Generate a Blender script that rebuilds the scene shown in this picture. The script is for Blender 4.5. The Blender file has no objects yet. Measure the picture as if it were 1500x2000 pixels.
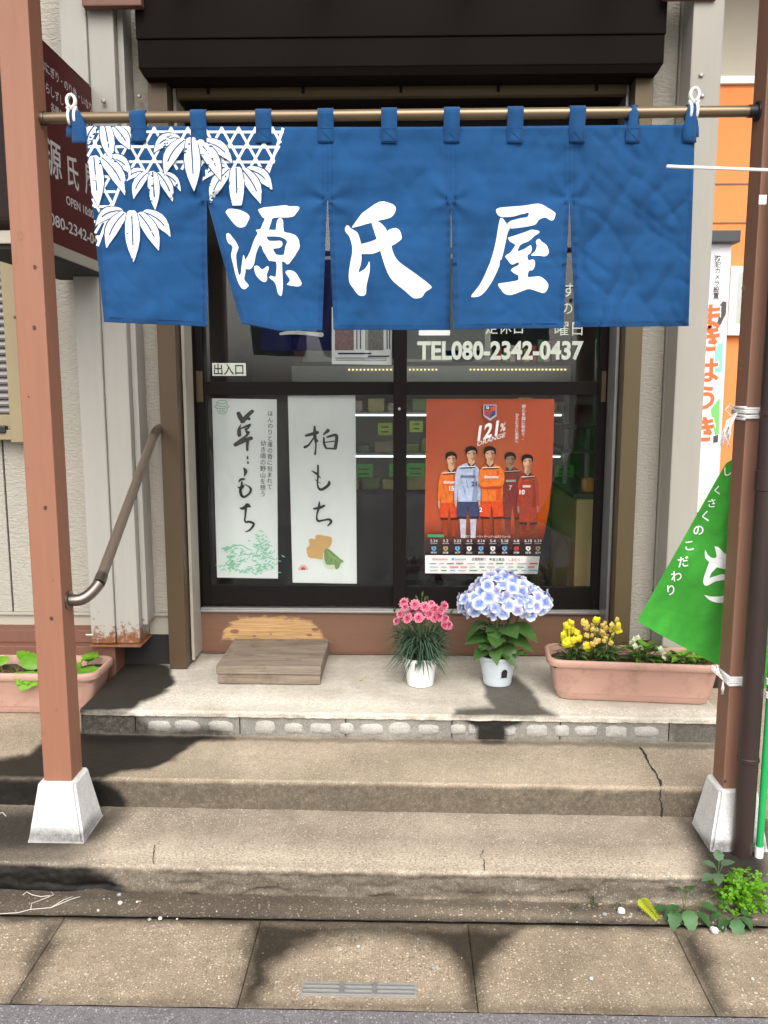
import bpy, bmesh, math, random
import numpy as np
from mathutils import Vector, Matrix, noise
from mathutils.geometry import tessellate_polygon

random.seed(7)
R = math.radians
scene = bpy.context.scene
COL = scene.collection

# ------------------------------------------------------------------ camera
FPX, PITCH, YAW, CAM_H = 1650.0, R(8.34), R(1.4), 1.51
cam_data = bpy.data.cameras.new('camera')
cam_data.sensor_fit = 'VERTICAL'
cam_data.sensor_height = 36.0
cam_data.lens = 36.0 * FPX / 2000.0
cam_data.clip_end = 500
cam_data.clip_start = 0.05
cam = bpy.data.objects.new('camera', cam_data)
cam.location = (0, 0, CAM_H)
cam.rotation_euler = (R(90) - PITCH, 0, YAW)
COL.objects.link(cam)
scene.camera = cam

# ------------------------------------------------------------------ sky, sun, exposure
SUN_ELEV, SUN_AZ = R(46), R(-10)      # azimuth measured from straight behind the viewer, minus = to the left
world = bpy.data.worlds.new('World')
scene.world = world
world.use_nodes = True
wn, wl = world.node_tree.nodes, world.node_tree.links
wn.clear()
wo = wn.new('ShaderNodeOutputWorld'); wb = wn.new('ShaderNodeBackground')
sky = wn.new('ShaderNodeTexSky'); sky.sky_type = 'NISHITA'; sky.sun_disc = False
sky.sun_elevation = SUN_ELEV
sky.sun_rotation = R(180) + SUN_AZ
sky.dust_density = 5.0; sky.air_density = 1.0; sky.ozone_density = 1.0
hs = wn.new('ShaderNodeHueSaturation'); hs.inputs['Saturation'].default_value = 0.22
wl.new(sky.outputs[0], hs.inputs['Color']); wl.new(hs.outputs[0], wb.inputs['Color'])
wb.inputs['Strength'].default_value = 0.15
wl.new(wb.outputs[0], wo.inputs['Surface'])
sun_data = bpy.data.lights.new('sun', 'SUN')
sun_data.energy = 1.0; sun_data.angle = R(75); sun_data.color = (1.0, 0.955, 0.89)
sun = bpy.data.objects.new('sun', sun_data)
sd = Vector((math.sin(SUN_AZ) * math.cos(SUN_ELEV), -math.cos(SUN_AZ) * math.cos(SUN_ELEV), math.sin(SUN_ELEV)))
sun.rotation_euler = sd.to_track_quat('Z', 'Y').to_euler()
sun.location = sd * 20
COL.objects.link(sun)
vs = scene.view_settings
vs.view_transform = 'Standard'; vs.look = 'None'; vs.gamma = 1.0; vs.use_curve_mapping = False
vs.exposure = 0.92
scene.cycles.max_bounces = 10
scene.cycles.transparent_max_bounces = 16
scene.cycles.use_denoising = True

# ------------------------------------------------------------------ pixel <-> place
_f = Vector((-math.sin(YAW) * math.cos(PITCH), math.cos(YAW) * math.cos(PITCH), -math.sin(PITCH)))
_r = Vector((math.cos(YAW), math.sin(YAW), 0))
_u = _r.cross(_f)
_C = Vector((0, 0, CAM_H))
def ray(x, y): return _f + _r * ((x - 750) / FPX) + _u * ((1000 - y) / FPX)
def PY(x, y, Y):
    d = ray(x, y); return _C + d * (Y / d.y)
def PZ(x, y, Z):
    d = ray(x, y); return _C + d * ((Z - CAM_H) / d.z)
def PX(x, y, X):
    d = ray(x, y); return _C + d * (X / d.x)
def XY(x, y, Y): return PY(x, y, Y).x
def ZY(x, y, Y): return PY(x, y, Y).z
def proj_np(co):
    v = co - np.array(_C); w = v @ np.array(_f)
    return 750 + FPX * (v @ np.array(_r)) / w, 1000 - FPX * (v @ np.array(_u)) / w
def depth(p): return (Vector(p) - _C).dot(_f)

# ------------------------------------------------------------------ object helpers
def tag(o, label=None, cat=None, group=None, kind=None):
    if label: o['label'] = label
    if cat: o['category'] = cat
    if group: o['group'] = group
    if kind: o['kind'] = kind
    return o
def link(o, parent=None):
    COL.objects.link(o)
    if parent is not None:
        o.parent = parent
        o.matrix_parent_inverse = parent_world(parent).inverted()
    return o
def local(o): return Matrix.LocRotScale(o.location, o.rotation_euler, o.scale)
def parent_world(o):
    m = local(o)
    while o.parent:
        m = o.matrix_parent_inverse @ m
        o = o.parent
        m = local(o) @ m
    return m
def empty(name, loc, label, cat, group=None, kind=None):
    o = bpy.data.objects.new(name, None); o.location = loc; o.empty_display_size = .05
    link(o); return tag(o, label, cat, group, kind)
def mesh(name, verts, faces, m, parent=None, smooth=False, mats=None, fm=None):
    me = bpy.data.meshes.new(name)
    me.from_pydata([tuple(v) for v in verts], [], faces)
    for mm in (mats or [m]): me.materials.append(mm)
    if fm: me.polygons.foreach_set('material_index', fm)
    if smooth: me.polygons.foreach_set('use_smooth', [True] * len(me.polygons))
    me.update()
    return link(bpy.data.objects.new(name, me), parent)
def inst(name, me, parent, loc=(0, 0, 0), rot=(0, 0, 0), sc=(1, 1, 1)):
    o = bpy.data.objects.new(name, me)
    o.location = loc; o.rotation_euler = rot
    o.scale = sc if isinstance(sc, (tuple, list)) else (sc, sc, sc)
    return link(o, parent)

class MB:
    def __init__(s): s.v = []; s.f = []
    def add(s, verts, faces):
        b = len(s.v); s.v += [Vector(v) for v in verts]; s.f += [tuple(i + b for i in f) for f in faces]; return s
    def box(s, x0, x1, y0, y1, z0, z1, bev=0.0):
        if bev <= 0:
            v = [(x, y, z) for z in (z0, z1) for y in (y0, y1) for x in (x0, x1)]
            return s.add(v, [(0, 2, 3, 1), (4, 5, 7, 6), (0, 1, 5, 4), (2, 6, 7, 3), (0, 4, 6, 2), (1, 3, 7, 5)])
        bm = bmesh.new(); bmesh.ops.create_cube(bm, size=1.0)
        bmesh.ops.scale(bm, vec=(x1 - x0, y1 - y0, z1 - z0), verts=bm.verts)
        bmesh.ops.translate(bm, vec=((x0 + x1) / 2, (y0 + y1) / 2, (z0 + z1) / 2), verts=bm.verts)
        bmesh.ops.bevel(bm, geom=bm.edges[:], offset=bev, segments=2, affect='EDGES', profile=.6)
        bm.verts.index_update()
        s.add([v.co.copy() for v in bm.verts], [tuple(v.index for v in f.verts) for f in bm.faces]); bm.free(); return s
    def tube(s, pts, r, n=10, caps=True):
        pts = [Vector(p) for p in pts]; rs = r if isinstance(r, (list, tuple)) else [r] * len(pts)
        b = len(s.v); up = None
        for i, p in enumerate(pts):
            t = (pts[min(i + 1, len(pts) - 1)] - pts[max(i - 1, 0)]).normalized()
            if up is None:
                up = Vector((0, 0, 1)) if abs(t.z) < .9 else Vector((1, 0, 0))
            a = t.cross(up).normalized(); up = a.cross(t).normalized()
            for k in range(n):
                an = 2 * math.pi * k / n
                s.v.append(p + (a * math.cos(an) + up * math.sin(an)) * rs[i])
        for i in range(len(pts) - 1):
            for k in range(n):
                k2 = (k + 1) % n
                s.f.append((b + i * n + k, b + i * n + k2, b + (i + 1) * n + k2, b + (i + 1) * n + k))
        if caps:
            s.f.append(tuple(b + k for k in range(n))[::-1]); e = b + (len(pts) - 1) * n
            s.f.append(tuple(e + k for k in range(n)))
        return s
    def lathe(s, prof, c=(0, 0, 0), n=28, cap0=True, cap1=False):
        b = len(s.v); c = Vector(c)
        for (r, z) in prof:
            for k in range(n):
                a = 2 * math.pi * k / n; s.v.append(c + Vector((r * math.cos(a), r * math.sin(a), z)))
        for i in range(len(prof) - 1):
            for k in range(n):
                k2 = (k + 1) % n
                s.f.append((b + i * n + k, b + i * n + k2, b + (i + 1) * n + k2, b + (i + 1) * n + k))
        if cap0: s.f.append(tuple(b + k for k in range(n))[::-1])
        if cap1: s.f.append(tuple(b + (len(prof) - 1) * n + k for k in range(n)))
        return s
    def prism(s, poly, y0, y1):
        """poly = list of (x,z) counter-clockwise seen from -y; extruded y0..y1"""
        n = len(poly); v = [(x, y0, z) for x, z in poly] + [(x, y1, z) for x, z in poly]
        f = [tuple(range(n)), tuple(range(2 * n - 1, n - 1, -1))] + [(i, i + n, (i + 1) % n + n, (i + 1) % n) for i in range(n)]
        return s.add(v, f)
    def build(s, name, m, parent=None, smooth=False):
        return mesh(name, s.v, s.f, m, parent, smooth)
def box(name, x0, x1, y0, y1, z0, z1, m, parent=None, bev=.002):
    return MB().box(min(x0, x1), max(x0, x1), y0, y1, min(z0, z1), max(z0, z1), bev).build(name, m, parent)

def autosmooth(o, ang=40):
    me = o.data
    bm = bmesh.new(); bm.from_mesh(me)
    for e in bm.edges:
        if len(e.link_faces) == 2: e.smooth = e.calc_face_angle(0) < R(ang)
    for f in bm.faces: f.smooth = True
    bm.to_mesh(me); bm.free(); return o

def sdf(px, py, poly):
    """signed distance in pixels to a polygon, positive inside"""
    p = np.array(poly, float); n = len(p)
    d = np.full(px.shape, 1e9); ins = np.zeros(px.shape, bool)
    for i in range(n):
        a, b = p[i], p[(i + 1) % n]; e = b - a
        L = max(e @ e, 1e-9)
        t = np.clip(((px - a[0]) * e[0] + (py - a[1]) * e[1]) / L, 0, 1)
        d = np.minimum(d, np.hypot(px - a[0] - t * e[0], py - a[1] - t * e[1]))
        c = (a[1] > py) != (b[1] > py)
        with np.errstate(divide='ignore', invalid='ignore'):
            xi = (b[0] - a[0]) * (py - a[1]) / (b[1] - a[1] if b[1] != a[1] else 1e-9) + a[0]
        ins ^= c & (px < xi)
    return np.where(ins, d, -d)
def paint(o, attr, polys, rough=6):
    """stain and shade mask as a vertex attribute; polys = [(polygon in photo pixels, softness, strength)]"""
    me = o.data; n = len(me.vertices)
    co = np.empty(n * 3); me.vertices.foreach_get('co', co); co = co.reshape(-1, 3)
    px, py = proj_np(co)
    wob = np.array([noise.noise(Vector(c) * 14) + .5 * noise.noise(Vector(c) * 41) for c in co]) * rough
    out = np.zeros(n)
    for poly, soft, st in polys:
        d = sdf(px + wob, py + wob * .6, poly)
        out = np.maximum(out, np.clip(.5 + d / (2 * soft), 0, 1) * st)
    a = me.attributes.new(attr, 'FLOAT', 'POINT'); a.data.foreach_set('value', out.astype(np.float32))

# ------------------------------------------------------------------ materials
class NT:
    def __init__(s, name):
        s.m = bpy.data.materials.new(name); s.m.use_nodes = True
        s.t = s.m.node_tree; s.n = s.t.nodes; s.l = s.t.links
        s.b = s.n['Principled BSDF']; s.out = s.n['Material Output']; s.pos = None
    def new(s, t, **kw):
        x = s.n.new(t)
        for k, v in kw.items(): setattr(x, k, v)
        return x
    def p(s):
        if not s.pos: s.pos = s.new('ShaderNodeNewGeometry').outputs['Position']
        return s.pos
    def map(s, scale, src=None):
        mp = s.new('ShaderNodeMapping'); mp.inputs['Scale'].default_value = scale if isinstance(scale, tuple) else (scale,) * 3
        s.l.new(src or s.p(), mp.inputs[0]); return mp.outputs[0]
    def noise(s, scale, detail=5, rough=.6, vec=None, dist=0):
        x = s.new('ShaderNodeTexNoise'); x.inputs['Scale'].default_value = scale; x.inputs['Detail'].default_value = detail
        x.inputs['Roughness'].default_value = rough; x.inputs['Distortion'].default_value = dist
        s.l.new(vec or s.p(), x.inputs['Vector']); return x.outputs[0]
    def vor(s, scale, out='Distance', vec=None, feature='F1'):
        x = s.new('ShaderNodeTexVoronoi', feature=feature); x.inputs['Scale'].default_value = scale
        s.l.new(vec or s.p(), x.inputs['Vector']); return x.outputs[out]
    def ramp(s, src, stops):
        x = s.new('ShaderNodeValToRGB'); e = x.color_ramp.elements
        while len(e) < len(stops): e.new(.5)
        for i, (p, c) in enumerate(stops):
            e[i].position = p; e[i].color = (c, c, c, 1) if isinstance(c, (int, float)) else (*c, 1)
        s.l.new(src, x.inputs[0]); return x.outputs[0]
    def mix(s, fac, a, b, bt='MIX'):
        x = s.new('ShaderNodeMix', data_type='RGBA', blend_type=bt); x.clamp_factor = True
        for i, v in ((0, fac), (6, a), (7, b)):
            if isinstance(v, (int, float)): x.inputs[i].default_value = v if i == 0 else (v, v, v, 1)
            elif isinstance(v, tuple): x.inputs[i].default_value = (*v, 1)
            else: s.l.new(v, x.inputs[i])
        return x.outputs[2]
    def math(s, op, a, b=0.0, clamp=False):
        x = s.new('ShaderNodeMath', operation=op); x.use_clamp = clamp
        for i, v in ((0, a), (1, b)):
            if isinstance(v, (int, float)): x.inputs[i].default_value = v
            else: s.l.new(v, x.inputs[i])
        return x.outputs[0]
    def attr(s, name, out='Fac'):
        return s.new('ShaderNodeAttribute', attribute_name=name).outputs[out]
    def bump(s, h, strength=.3, dist=.01, prev=None):
        x = s.new('ShaderNodeBump'); x.inputs['Strength'].default_value = strength; x.inputs['Distance'].default_value = dist
        s.l.new(h, x.inputs['Height'])
        if prev: s.l.new(prev, x.inputs['Normal'])
        s.l.new(x.outputs[0], s.b.inputs['Normal']); return x.outputs[0]
    def set(s, k, v):
        i = s.b.inputs[k]
        if isinstance(v, (int, float)): i.default_value = v
        elif isinstance(v, tuple): i.default_value = (*v, 1) if len(v) == 3 else v
        else: s.l.new(v, i)
        return s
def shade(c, k): return tuple(min(1, x * k) for x in c)
def M(name, col, rough=.5, var=.12, scale=9, bump=0.0, bscale=60, metal=0.0, spec=.5, dirt=0.0):
    t = NT(name)
    c = t.mix(t.noise(scale), shade(col, 1 - var), shade(col, 1 + var))
    if dirt: c = t.mix(t.math('MULTIPLY', t.ramp(t.noise(scale * .7, 8, .7), [(.5, 0), (.75, 1)]), dirt), c, shade(col, .35))
    t.set('Base Color', c).set('Roughness', rough).set('Metallic', metal).set('Specular IOR Level', spec)
    if bump: t.bump(t.noise(bscale, 4), bump, .004)
    return t.m
def concrete(name, light, dark, agg=.0, wetcol=.05, aggscale=150, bump=.25, aggcol=(.55, .50, .42)):
    """weathered concrete; 'wet' and 'mould' vertex masks hold outlined stains and the shade painted on risers"""
    t = NT(name)
    n1 = t.noise(3.2, 8, .65); n2 = t.noise(26, 6, .7)
    c = t.mix(t.ramp(n1, [(.32, 0), (.68, 1)]), dark, light)
    c = t.mix(t.math('MULTIPLY', t.ramp(n2, [(.35, 1), (.6, 0)]), .45), c, shade(dark, .75))
    fine = t.noise(230, 3, .7)
    c = t.mix(t.math('MULTIPLY', t.ramp(fine, [(.38, 1), (.56, 0)]), .5), c, shade(dark, .45))
    c = t.mix(t.math('MULTIPLY', t.ramp(t.noise(320, 2, .6), [(.55, 0), (.68, 1)]), .45), c, shade(light, 1.25))
    if agg:
        for kk, sc in ((1.0, aggscale), (.8, aggscale * 2.1)):
            wv = t.new('ShaderNodeVectorMath', operation='ADD')
            t.l.new(t.p(), wv.inputs[0]); ns = t.new('ShaderNodeTexNoise'); ns.inputs['Scale'].default_value = sc * 1.3; t.l.new(t.p(), ns.inputs['Vector'])
            sv = t.new('ShaderNodeVectorMath', operation='SCALE'); sv.inputs['Scale'].default_value = .9 / sc; t.l.new(ns.outputs['Color'], sv.inputs[0]); t.l.new(sv.outputs[0], wv.inputs[1])
            v = t.vor(sc, 'Distance', wv.outputs[0]); vc = t.vor(sc, 'Color', wv.outputs[0])
            sep = t.new('ShaderNodeSeparateColor'); t.l.new(vc, sep.inputs[0])
            size = t.math('ADD', t.math('MULTIPLY', sep.outputs[2], .32), .12)
            spot = t.math('MULTIPLY', t.math('LESS_THAN', v, size), t.math('GREATER_THAN', sep.outputs[0], 1 - agg * kk))
            c = t.mix(t.math('MULTIPLY', spot, t.math('ADD', .25, t.math('MULTIPLY', sep.outputs[1], .6))), c, t.mix(sep.outputs[1], shade(aggcol, .9), shade(aggcol, 1.25)))
            spot2 = t.math('MULTIPLY', t.math('LESS_THAN', v, size), t.math('LESS_THAN', sep.outputs[0], agg * .8 * kk))
            c = t.mix(t.math('MULTIPLY', spot2, .65), c, shade(dark, .5))
    big = t.ramp(t.noise(1.7, 9, .72, t.map((1.0, 1.6, 1.0)), .4), [(.46, 0), (.66, 1)])
    c = t.mix(t.math('MULTIPLY', big, .38), c, shade(dark, .7))
    we = t.attr('wear')
    c = t.mix(t.math('MULTIPLY', we, t.ramp(t.noise(120, 5, .7), [(.38, 0), (.6, 1)])), c, shade(light, 1.45))
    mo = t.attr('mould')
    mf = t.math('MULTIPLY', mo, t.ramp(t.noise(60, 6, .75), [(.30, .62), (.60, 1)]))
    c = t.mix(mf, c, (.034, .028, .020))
    w = t.attr('wet')
    wc = t.mix(1.0, c, (wetcol, wetcol * .93, wetcol * .8), 'MULTIPLY')
    c = t.mix(w, c, wc)
    t.set('Base Color', c)
    t.set('Roughness', t.math('SUBTRACT', .9, t.math('MULTIPLY', w, .25)))
    t.set('Specular IOR Level', .35)
    h = t.math('ADD', t.math('MULTIPLY', fine, .6), t.math('MULTIPLY', n2, 1.0))
    t.bump(h, bump, .006)
    return t.m
MAT = {}
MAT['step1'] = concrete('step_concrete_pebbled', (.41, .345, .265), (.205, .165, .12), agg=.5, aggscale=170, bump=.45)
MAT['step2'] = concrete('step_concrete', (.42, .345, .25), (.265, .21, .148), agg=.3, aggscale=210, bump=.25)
MAT['step3'] = concrete('step_mortar', (.66, .61, .52), (.42, .375, .30), bump=.18)
MAT['riser'] = concrete('riser_concrete', (.21, .18, .145), (.15, .13, .10), agg=.05, bump=.3)
MAT['block'] = concrete('block_concrete', (.32, .30, .265), (.20, .19, .165), agg=.12, aggscale=260, bump=.5)
MAT['plug'] = concrete('plug_mortar', (.50, .48, .44), (.38, .36, .32), agg=.1, aggscale=250, bump=.5)
MAT['gutter'] = concrete('gutter_concrete', (.40, .32, .225), (.215, .165, .115), agg=.5, aggscale=100, bump=.5, wetcol=.11, aggcol=(.54, .47, .36))
MAT['strip'] = concrete('strip_concrete', (.27, .215, .155), (.15, .118, .085), agg=.3, aggscale=120, bump=.5)
MAT['asphalt'] = concrete('asphalt', (.21, .195, .20), (.14, .13, .135), agg=.45, aggscale=140, bump=.6, aggcol=(.34, .32, .31))
MAT['alley'] = concrete('alley_concrete', (.26, .235, .20), (.17, .15, .125), agg=.1, bump=.3)

def stucco():
    t = NT('stucco'); n = t.noise(3, 5)
    c = t.mix(n, (.325, .302, .255), (.39, .365, .315))
    st = t.noise(2.2, 8, .7, t.map((3.0, 3.0, .35)))
    c = t.mix(t.math('MULTIPLY', t.ramp(st, [(.52, 0), (.75, 1)]), .25), c, (.25, .22, .175))
    t.set('Base Color', c).set('Roughness', .85).set('Specular IOR Level', .25)
    a = t.noise(70, 3, .5, t.map((.7, .7, 1.6)), .6)
    t.bump(t.ramp(a, [(.35, 0), (.6, 1)]), .55, .004); return t.m
MAT['stucco'] = stucco()
def paint_metal(name, col, rough=.45, streak=.2, rust=False):
    t = NT(name)
    st = t.noise(3, 8, .7, t.map((6.0, 6.0, .45)))
    c = t.mix(t.noise(4), shade(col, .94), shade(col, 1.05))
    c = t.mix(t.math('MULTIPLY', t.ramp(st, [(.5, 0), (.8, 1)]), streak), c, shade(col, .5))
    if rust:
        g = t.new('ShaderNodeSeparateXYZ'); t.l.new(t.p(), g.inputs[0])
        low = t.new('ShaderNodeMapRange'); low.inputs[1].default_value = .62; low.inputs[2].default_value = .45
        t.l.new(g.outputs[2], low.inputs[0])
        rn = t.ramp(t.math('ADD', t.math('MULTIPLY', low.outputs[0], .42), t.noise(22, 8, .75)), [(.80, 0), (.88, 1)])
        c = t.mix(rn, c, t.mix(t.noise(60, 6), (.07, .02, .008), (.30, .12, .045)))
    t.set('Base Color', c).set('Roughness', rough); t.bump(t.noise(30, 3), .06, .004); return t.m
MAT['beige'] = paint_metal('beige_steel_paint', (.335, .318, .275))
MAT['beige_rust'] = paint_metal('beige_steel_paint_rusting', (.345, .330, .295), rust=True)
MAT['bronze_rail'] = M('bronze_aluminium', (.105, .075, .035), .42, .08, 3, metal=.25)
MAT['bronze_left'] = M('bronze_aluminium_brown', (.085, .055, .03), .38, .08, 3, metal=.25)
MAT['dark_frame'] = M('dark_bronze_sash', (.0075, .0052, .0045), .55, .2, 20, .05, spec=.14)
MAT['shutter_box'] = M('shutter_box_paint', (.0072, .0042, .0034), .7, .15, 4, spec=.08)
MAT['alu'] = M('aluminium_sill', (.33, .32, .31), .38, .12, 30, metal=.7)
MAT['jamb'] = M('jamb_paint', (.36, .33, .27), .5, .1, 5, dirt=.3)
MAT['olive'] = M('olive_window_frame', (.27, .215, .12), .45, .1, 5)
MAT['slat'] = M('shutter_slat_grey', (.20, .185, .18), .4, .1, 8, metal=.3)
MAT['dark_void'] = M('dark_void', (.012, .011, .010), .9, .2)

def wood_paint(name, col, k=1.0, raw=False):
    t = NT(name)
    g = t.noise(5, 8, .62, t.map((9.0, 9.0, .6)), .8)
    c = t.mix(g, shade(col, .84), shade(col, 1.14))
    streak = t.ramp(t.noise(6, 8, .7, t.map((26.0, 26.0, .8))), [(.64, 0), (.72, 1)])
    c = t.mix(t.math('MULTIPLY', streak, .28 * k), c, shade(col, 1.45))
    crk = t.ramp(t.noise(4, 10, .8, t.map((40.0, 40.0, 1.1))), [(.30, 1), (.36, 0)])
    c = t.mix(t.math('MULTIPLY', crk, .4), c, shade(col, .45))
    t.set('Base Color', c).set('Roughness', .62); t.bump(g, .15, .004); return t.m
MAT['post'] = wood_paint('post_paint_salmon', (.245, .106, .061), 2.0)
MAT['post_dark'] = wood_paint('post_paint_brown', (.205, .100, .062), 1.0)  # base tone set darker than on the left post
MAT['beam'] = wood_paint('beam_paint_brown', (.155, .066, .042), .5)
MAT['knot'] = M('wood_knot', (.05, .022, .014), .7, .5, 90)
MAT['knot2'] = M('wood_knot_soft', (.22, .095, .058), .7, .3, 60)
def sill_mat():
    t = NT('sill_beam_paint'); col = (.150, .072, .042)
    g = t.noise(5, 8, .62, t.map((.7, 9.0, 12.0)), .7)
    c = t.mix(g, shade(col, .82), shade(col, 1.15))
    raw = t.mix(t.ramp(t.noise(6, 9, .7, t.map((.9, 9.0, 26.0)), .9), [(.35, 0), (.65, 1)]), (.30, .165, .06), (.52, .33, .15))
    w = t.attr('worn')
    wm = t.ramp(t.math('ADD', w, t.math('MULTIPLY', t.math('SUBTRACT', t.noise(18, 8, .8, t.map((.5, 1.0, 2.4))), .5), .9)), [(.45, 0), (.58, 1)])
    c = t.mix(wm, c, raw)
    t.set('Base Color', c).set('Roughness', .6); t.bump(g, .12, .003); return t.m
MAT['sill'] = sill_mat()
def plank_mat():
    t = NT('weathered_plank')
    g = t.noise(5, 9, .66, t.map((.8, 5.0, 16.0)), .9)
    c = t.mix(t.ramp(g, [(.3, 0), (.7, 1)]), (.125, .094, .066), (.275, .22, .165))
    c = t.mix(t.math('MULTIPLY', t.ramp(t.noise(11, 8, .7), [(.52, 0), (.7, 1)]), .6), c, (.075, .052, .036))
    t.set('Base Color', c).set('Roughness', .8); t.bump(g, .3, .004); return t.m
MAT['plank'] = plank_mat()
MAT['white_base'] = paint_metal('white_painted_concrete', (.70, .69, .68), .8, .38)
MAT['footing'] = concrete('footing_white_paint', (.74, .73, .72), (.60, .59, .575), bump=.2)
MAT['rail'] = M('bronze_handrail', (.155, .12, .092), .35, .08, 6, metal=.35)
MAT['rail_joint'] = M('brushed_bronze_joint', (.20, .165, .14), .3, .12, 30, metal=.9)
MAT['rod'] = M('brass_brown_rod', (.17, .125, .075), .3, .1, 10, metal=.55)
MAT['black_plastic'] = M('black_plastic', (.012, .011, .012), .45, .2)
MAT['white_plastic'] = M('white_plastic', (.78, .77, .74), .4, .04)
MAT['pipe'] = M('drain_pipe_brown', (.030, .019, .017), .32, .15, 6)
MAT['green_pole'] = M('green_plastic_pole', (.012, .30, .075), .35, .06)
MAT['cord'] = M('white_cord', (.66, .64, .62), .6, .1, 60)
MAT['bolt'] = M('zinc_bolt', (.42, .40, .37), .4, .2, 60, metal=.7)

def cloth(name, col, trans=.18, weave=900, var=.12):
    t = NT(name)
    c = t.mix(t.noise(7, 6), shade(col, 1 - var), shade(col, 1 + var))
    c = t.mix(t.math('MULTIPLY', t.ramp(t.noise(3, 6, .7, t.map((2.0, 1.0, .8))), [(.42, 0), (.68, 1)]), .55), c, shade(col, 1.4))
    c = t.mix(t.math('MULTIPLY', t.ramp(t.noise(11, 8, .7, t.map((1.0, 1.0, 2.2)), .6), [(.5, 0), (.72, 1)]), .4), c, shade(col, .62))
    c = t.mix(t.math('MULTIPLY', t.noise(420, 2, .5), .22), c, shade(col, .55))
    t.set('Base Color', c).set('Roughness', .85).set('Specular IOR Level', .2).set('Sheen Weight', .15)
    t.bump(t.noise(weave, 2), .12, .001)
    tr = t.new('ShaderNodeBsdfTranslucent'); t.l.new(c, tr.inputs[0])
    mx = t.new('ShaderNodeMixShader'); mx.inputs[0].default_value = trans
    t.l.new(t.b.outputs[0], mx.inputs[1]); t.l.new(tr.outputs[0], mx.inputs[2]); t.l.new(mx.outputs[0], t.out.inputs[0])
    return t.m
MAT['noren'] = cloth('indigo_cotton', (.0085, .066, .186), var=.28)
MAT['noren_white'] = cloth('white_dye', (.80, .80, .80), .1, var=.03)
MAT['navy'] = cloth('navy_cotton', (.008, .010, .075))
MAT['flag'] = cloth('green_flag_cloth', (.048, .325, .036), .3)
def flat(name, col, rough=.6, var=.02): return M(name, col, rough, var, 4)
MAT['paper'] = M('white_paper', (.87, .885, .88), .75, .02, 5, .25, 9)
MAT['ink'] = flat('black_ink', (.015, .013, .013), .7)
MAT['white_ink'] = flat('white_print', (.80, .80, .79))
MAT['cream_vinyl'] = flat('pale_vinyl_letters', (.56, .61, .52))
MAT['sign_red'] = M('dark_red_sign', (.080, .0105, .0115), .6, .06, 4, spec=.2)
MAT['sign_frame'] = M('dark_brown_sign_frame', (.014, .007, .006), .6, .1, spec=.2)
MAT['sign_text'] = flat('sign_grey_white', (.55, .54, .53))
def glass():
    t = NT('window_glass')
    tr = t.new('ShaderNodeBsdfTransparent'); tr.inputs[0].default_value = (.97, .985, .975, 1)
    gl = t.new('ShaderNodeBsdfGlossy'); gl.inputs['Roughness'].default_value = .015
    fr = t.new('ShaderNodeFresnel'); fr.inputs[0].default_value = 1.5
    k = t.math('MULTIPLY', fr.outputs[0], 1.0, True)
    mx = t.new('ShaderNodeMixShader'); t.l.new(k, mx.inputs[0])
    t.l.new(tr.outputs[0], mx.inputs[1]); t.l.new(gl.outputs[0], mx.inputs[2])
    df = t.new('ShaderNodeBsdfDiffuse'); df.inputs[0].default_value = (.6, .6, .56, 1)       # dust film and wipe marks
    sm = t.math('MULTIPLY', t.ramp(t.noise(5, 9, .72, t.map((1.5, 1.0, .6)), .7), [(.45, 0), (.78, 1)]), .025)
    sp = t.math('MULTIPLY', t.math('LESS_THAN', t.vor(75), .10), .30)
    mx2 = t.new('ShaderNodeMixShader'); t.l.new(t.math('ADD', sm, t.math('MULTIPLY', sp, t.ramp(t.noise(9), [(.55, 0), (.62, 1)]))), mx2.inputs[0])
    t.l.new(mx.outputs[0], mx2.inputs[1]); t.l.new(df.outputs[0], mx2.inputs[2]); t.l.new(mx2.outputs[0], t.out.inputs[0]); return t.m
MAT['glass'] = glass()
def terracotta():
    t = NT('terracotta_plastic')
    c = t.mix(t.noise(6, 7, .7), (.41, .235, .18), (.49, .295, .235))
    c = t.mix(t.math('MULTIPLY', t.ramp(t.noise(14, 9, .75), [(.50, 0), (.68, 1)]), .6), c, (.25, .15, .11))
    t.set('Base Color', c).set('Roughness', .55); t.bump(t.noise(90, 3), .06, .003); return t.m
MAT['terra'] = terracotta()
MAT['soil'] = M('potting_soil', (.05, .030, .018), .95, .6, 55, .9, 90)
def leafmat(name, col, rough=.45, tr=.3, var=.35):
    t = NT(name)
    oi = t.new('ShaderNodeObjectInfo').outputs['Random']
    f = t.math('FRACT', t.math('ADD', t.noise(40, 3), t.math('MULTIPLY', oi, .5)))
    c = t.mix(f, shade(col, 1 - var), shade(col, 1 + var))
    t.set('Base Color', c).set('Roughness', rough)
    x = t.new('ShaderNodeBsdfTranslucent'); t.l.new(c, x.inputs[0]); mx = t.new('ShaderNodeMixShader'); mx.inputs[0].default_value = tr
    t.l.new(t.b.outputs[0], mx.inputs[1]); t.l.new(x.outputs[0], mx.inputs[2]); t.l.new(mx.outputs[0], t.out.inputs[0])
    return t.m
MAT['leaf_hyd'] = leafmat('hydrangea_leaf', (.05, .115, .025), .42, .25, .45)
MAT['leaf_carn'] = leafmat('carnation_leaf', (.055, .10, .058), .55, .15)
MAT['leaf_snap'] = leafmat('snapdragon_leaf', (.055, .10, .02), .5, .2)
MAT['leaf_bright'] = leafmat('bright_leaf', (.13, .32, .015), .45, .35)
MAT['leaf_weed'] = leafmat('weed_leaf', (.045, .12, .035), .5, .25)
MAT['leaf_lime'] = leafmat('lime_leaf', (.40, .44, .03), .5, .35, .15)
MAT['stem'] = M('green_stem', (.07, .11, .03), .6, .3, 30)
MAT['brown_stem'] = M('brown_stem', (.12, .07, .035), .7, .3, 30)
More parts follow.
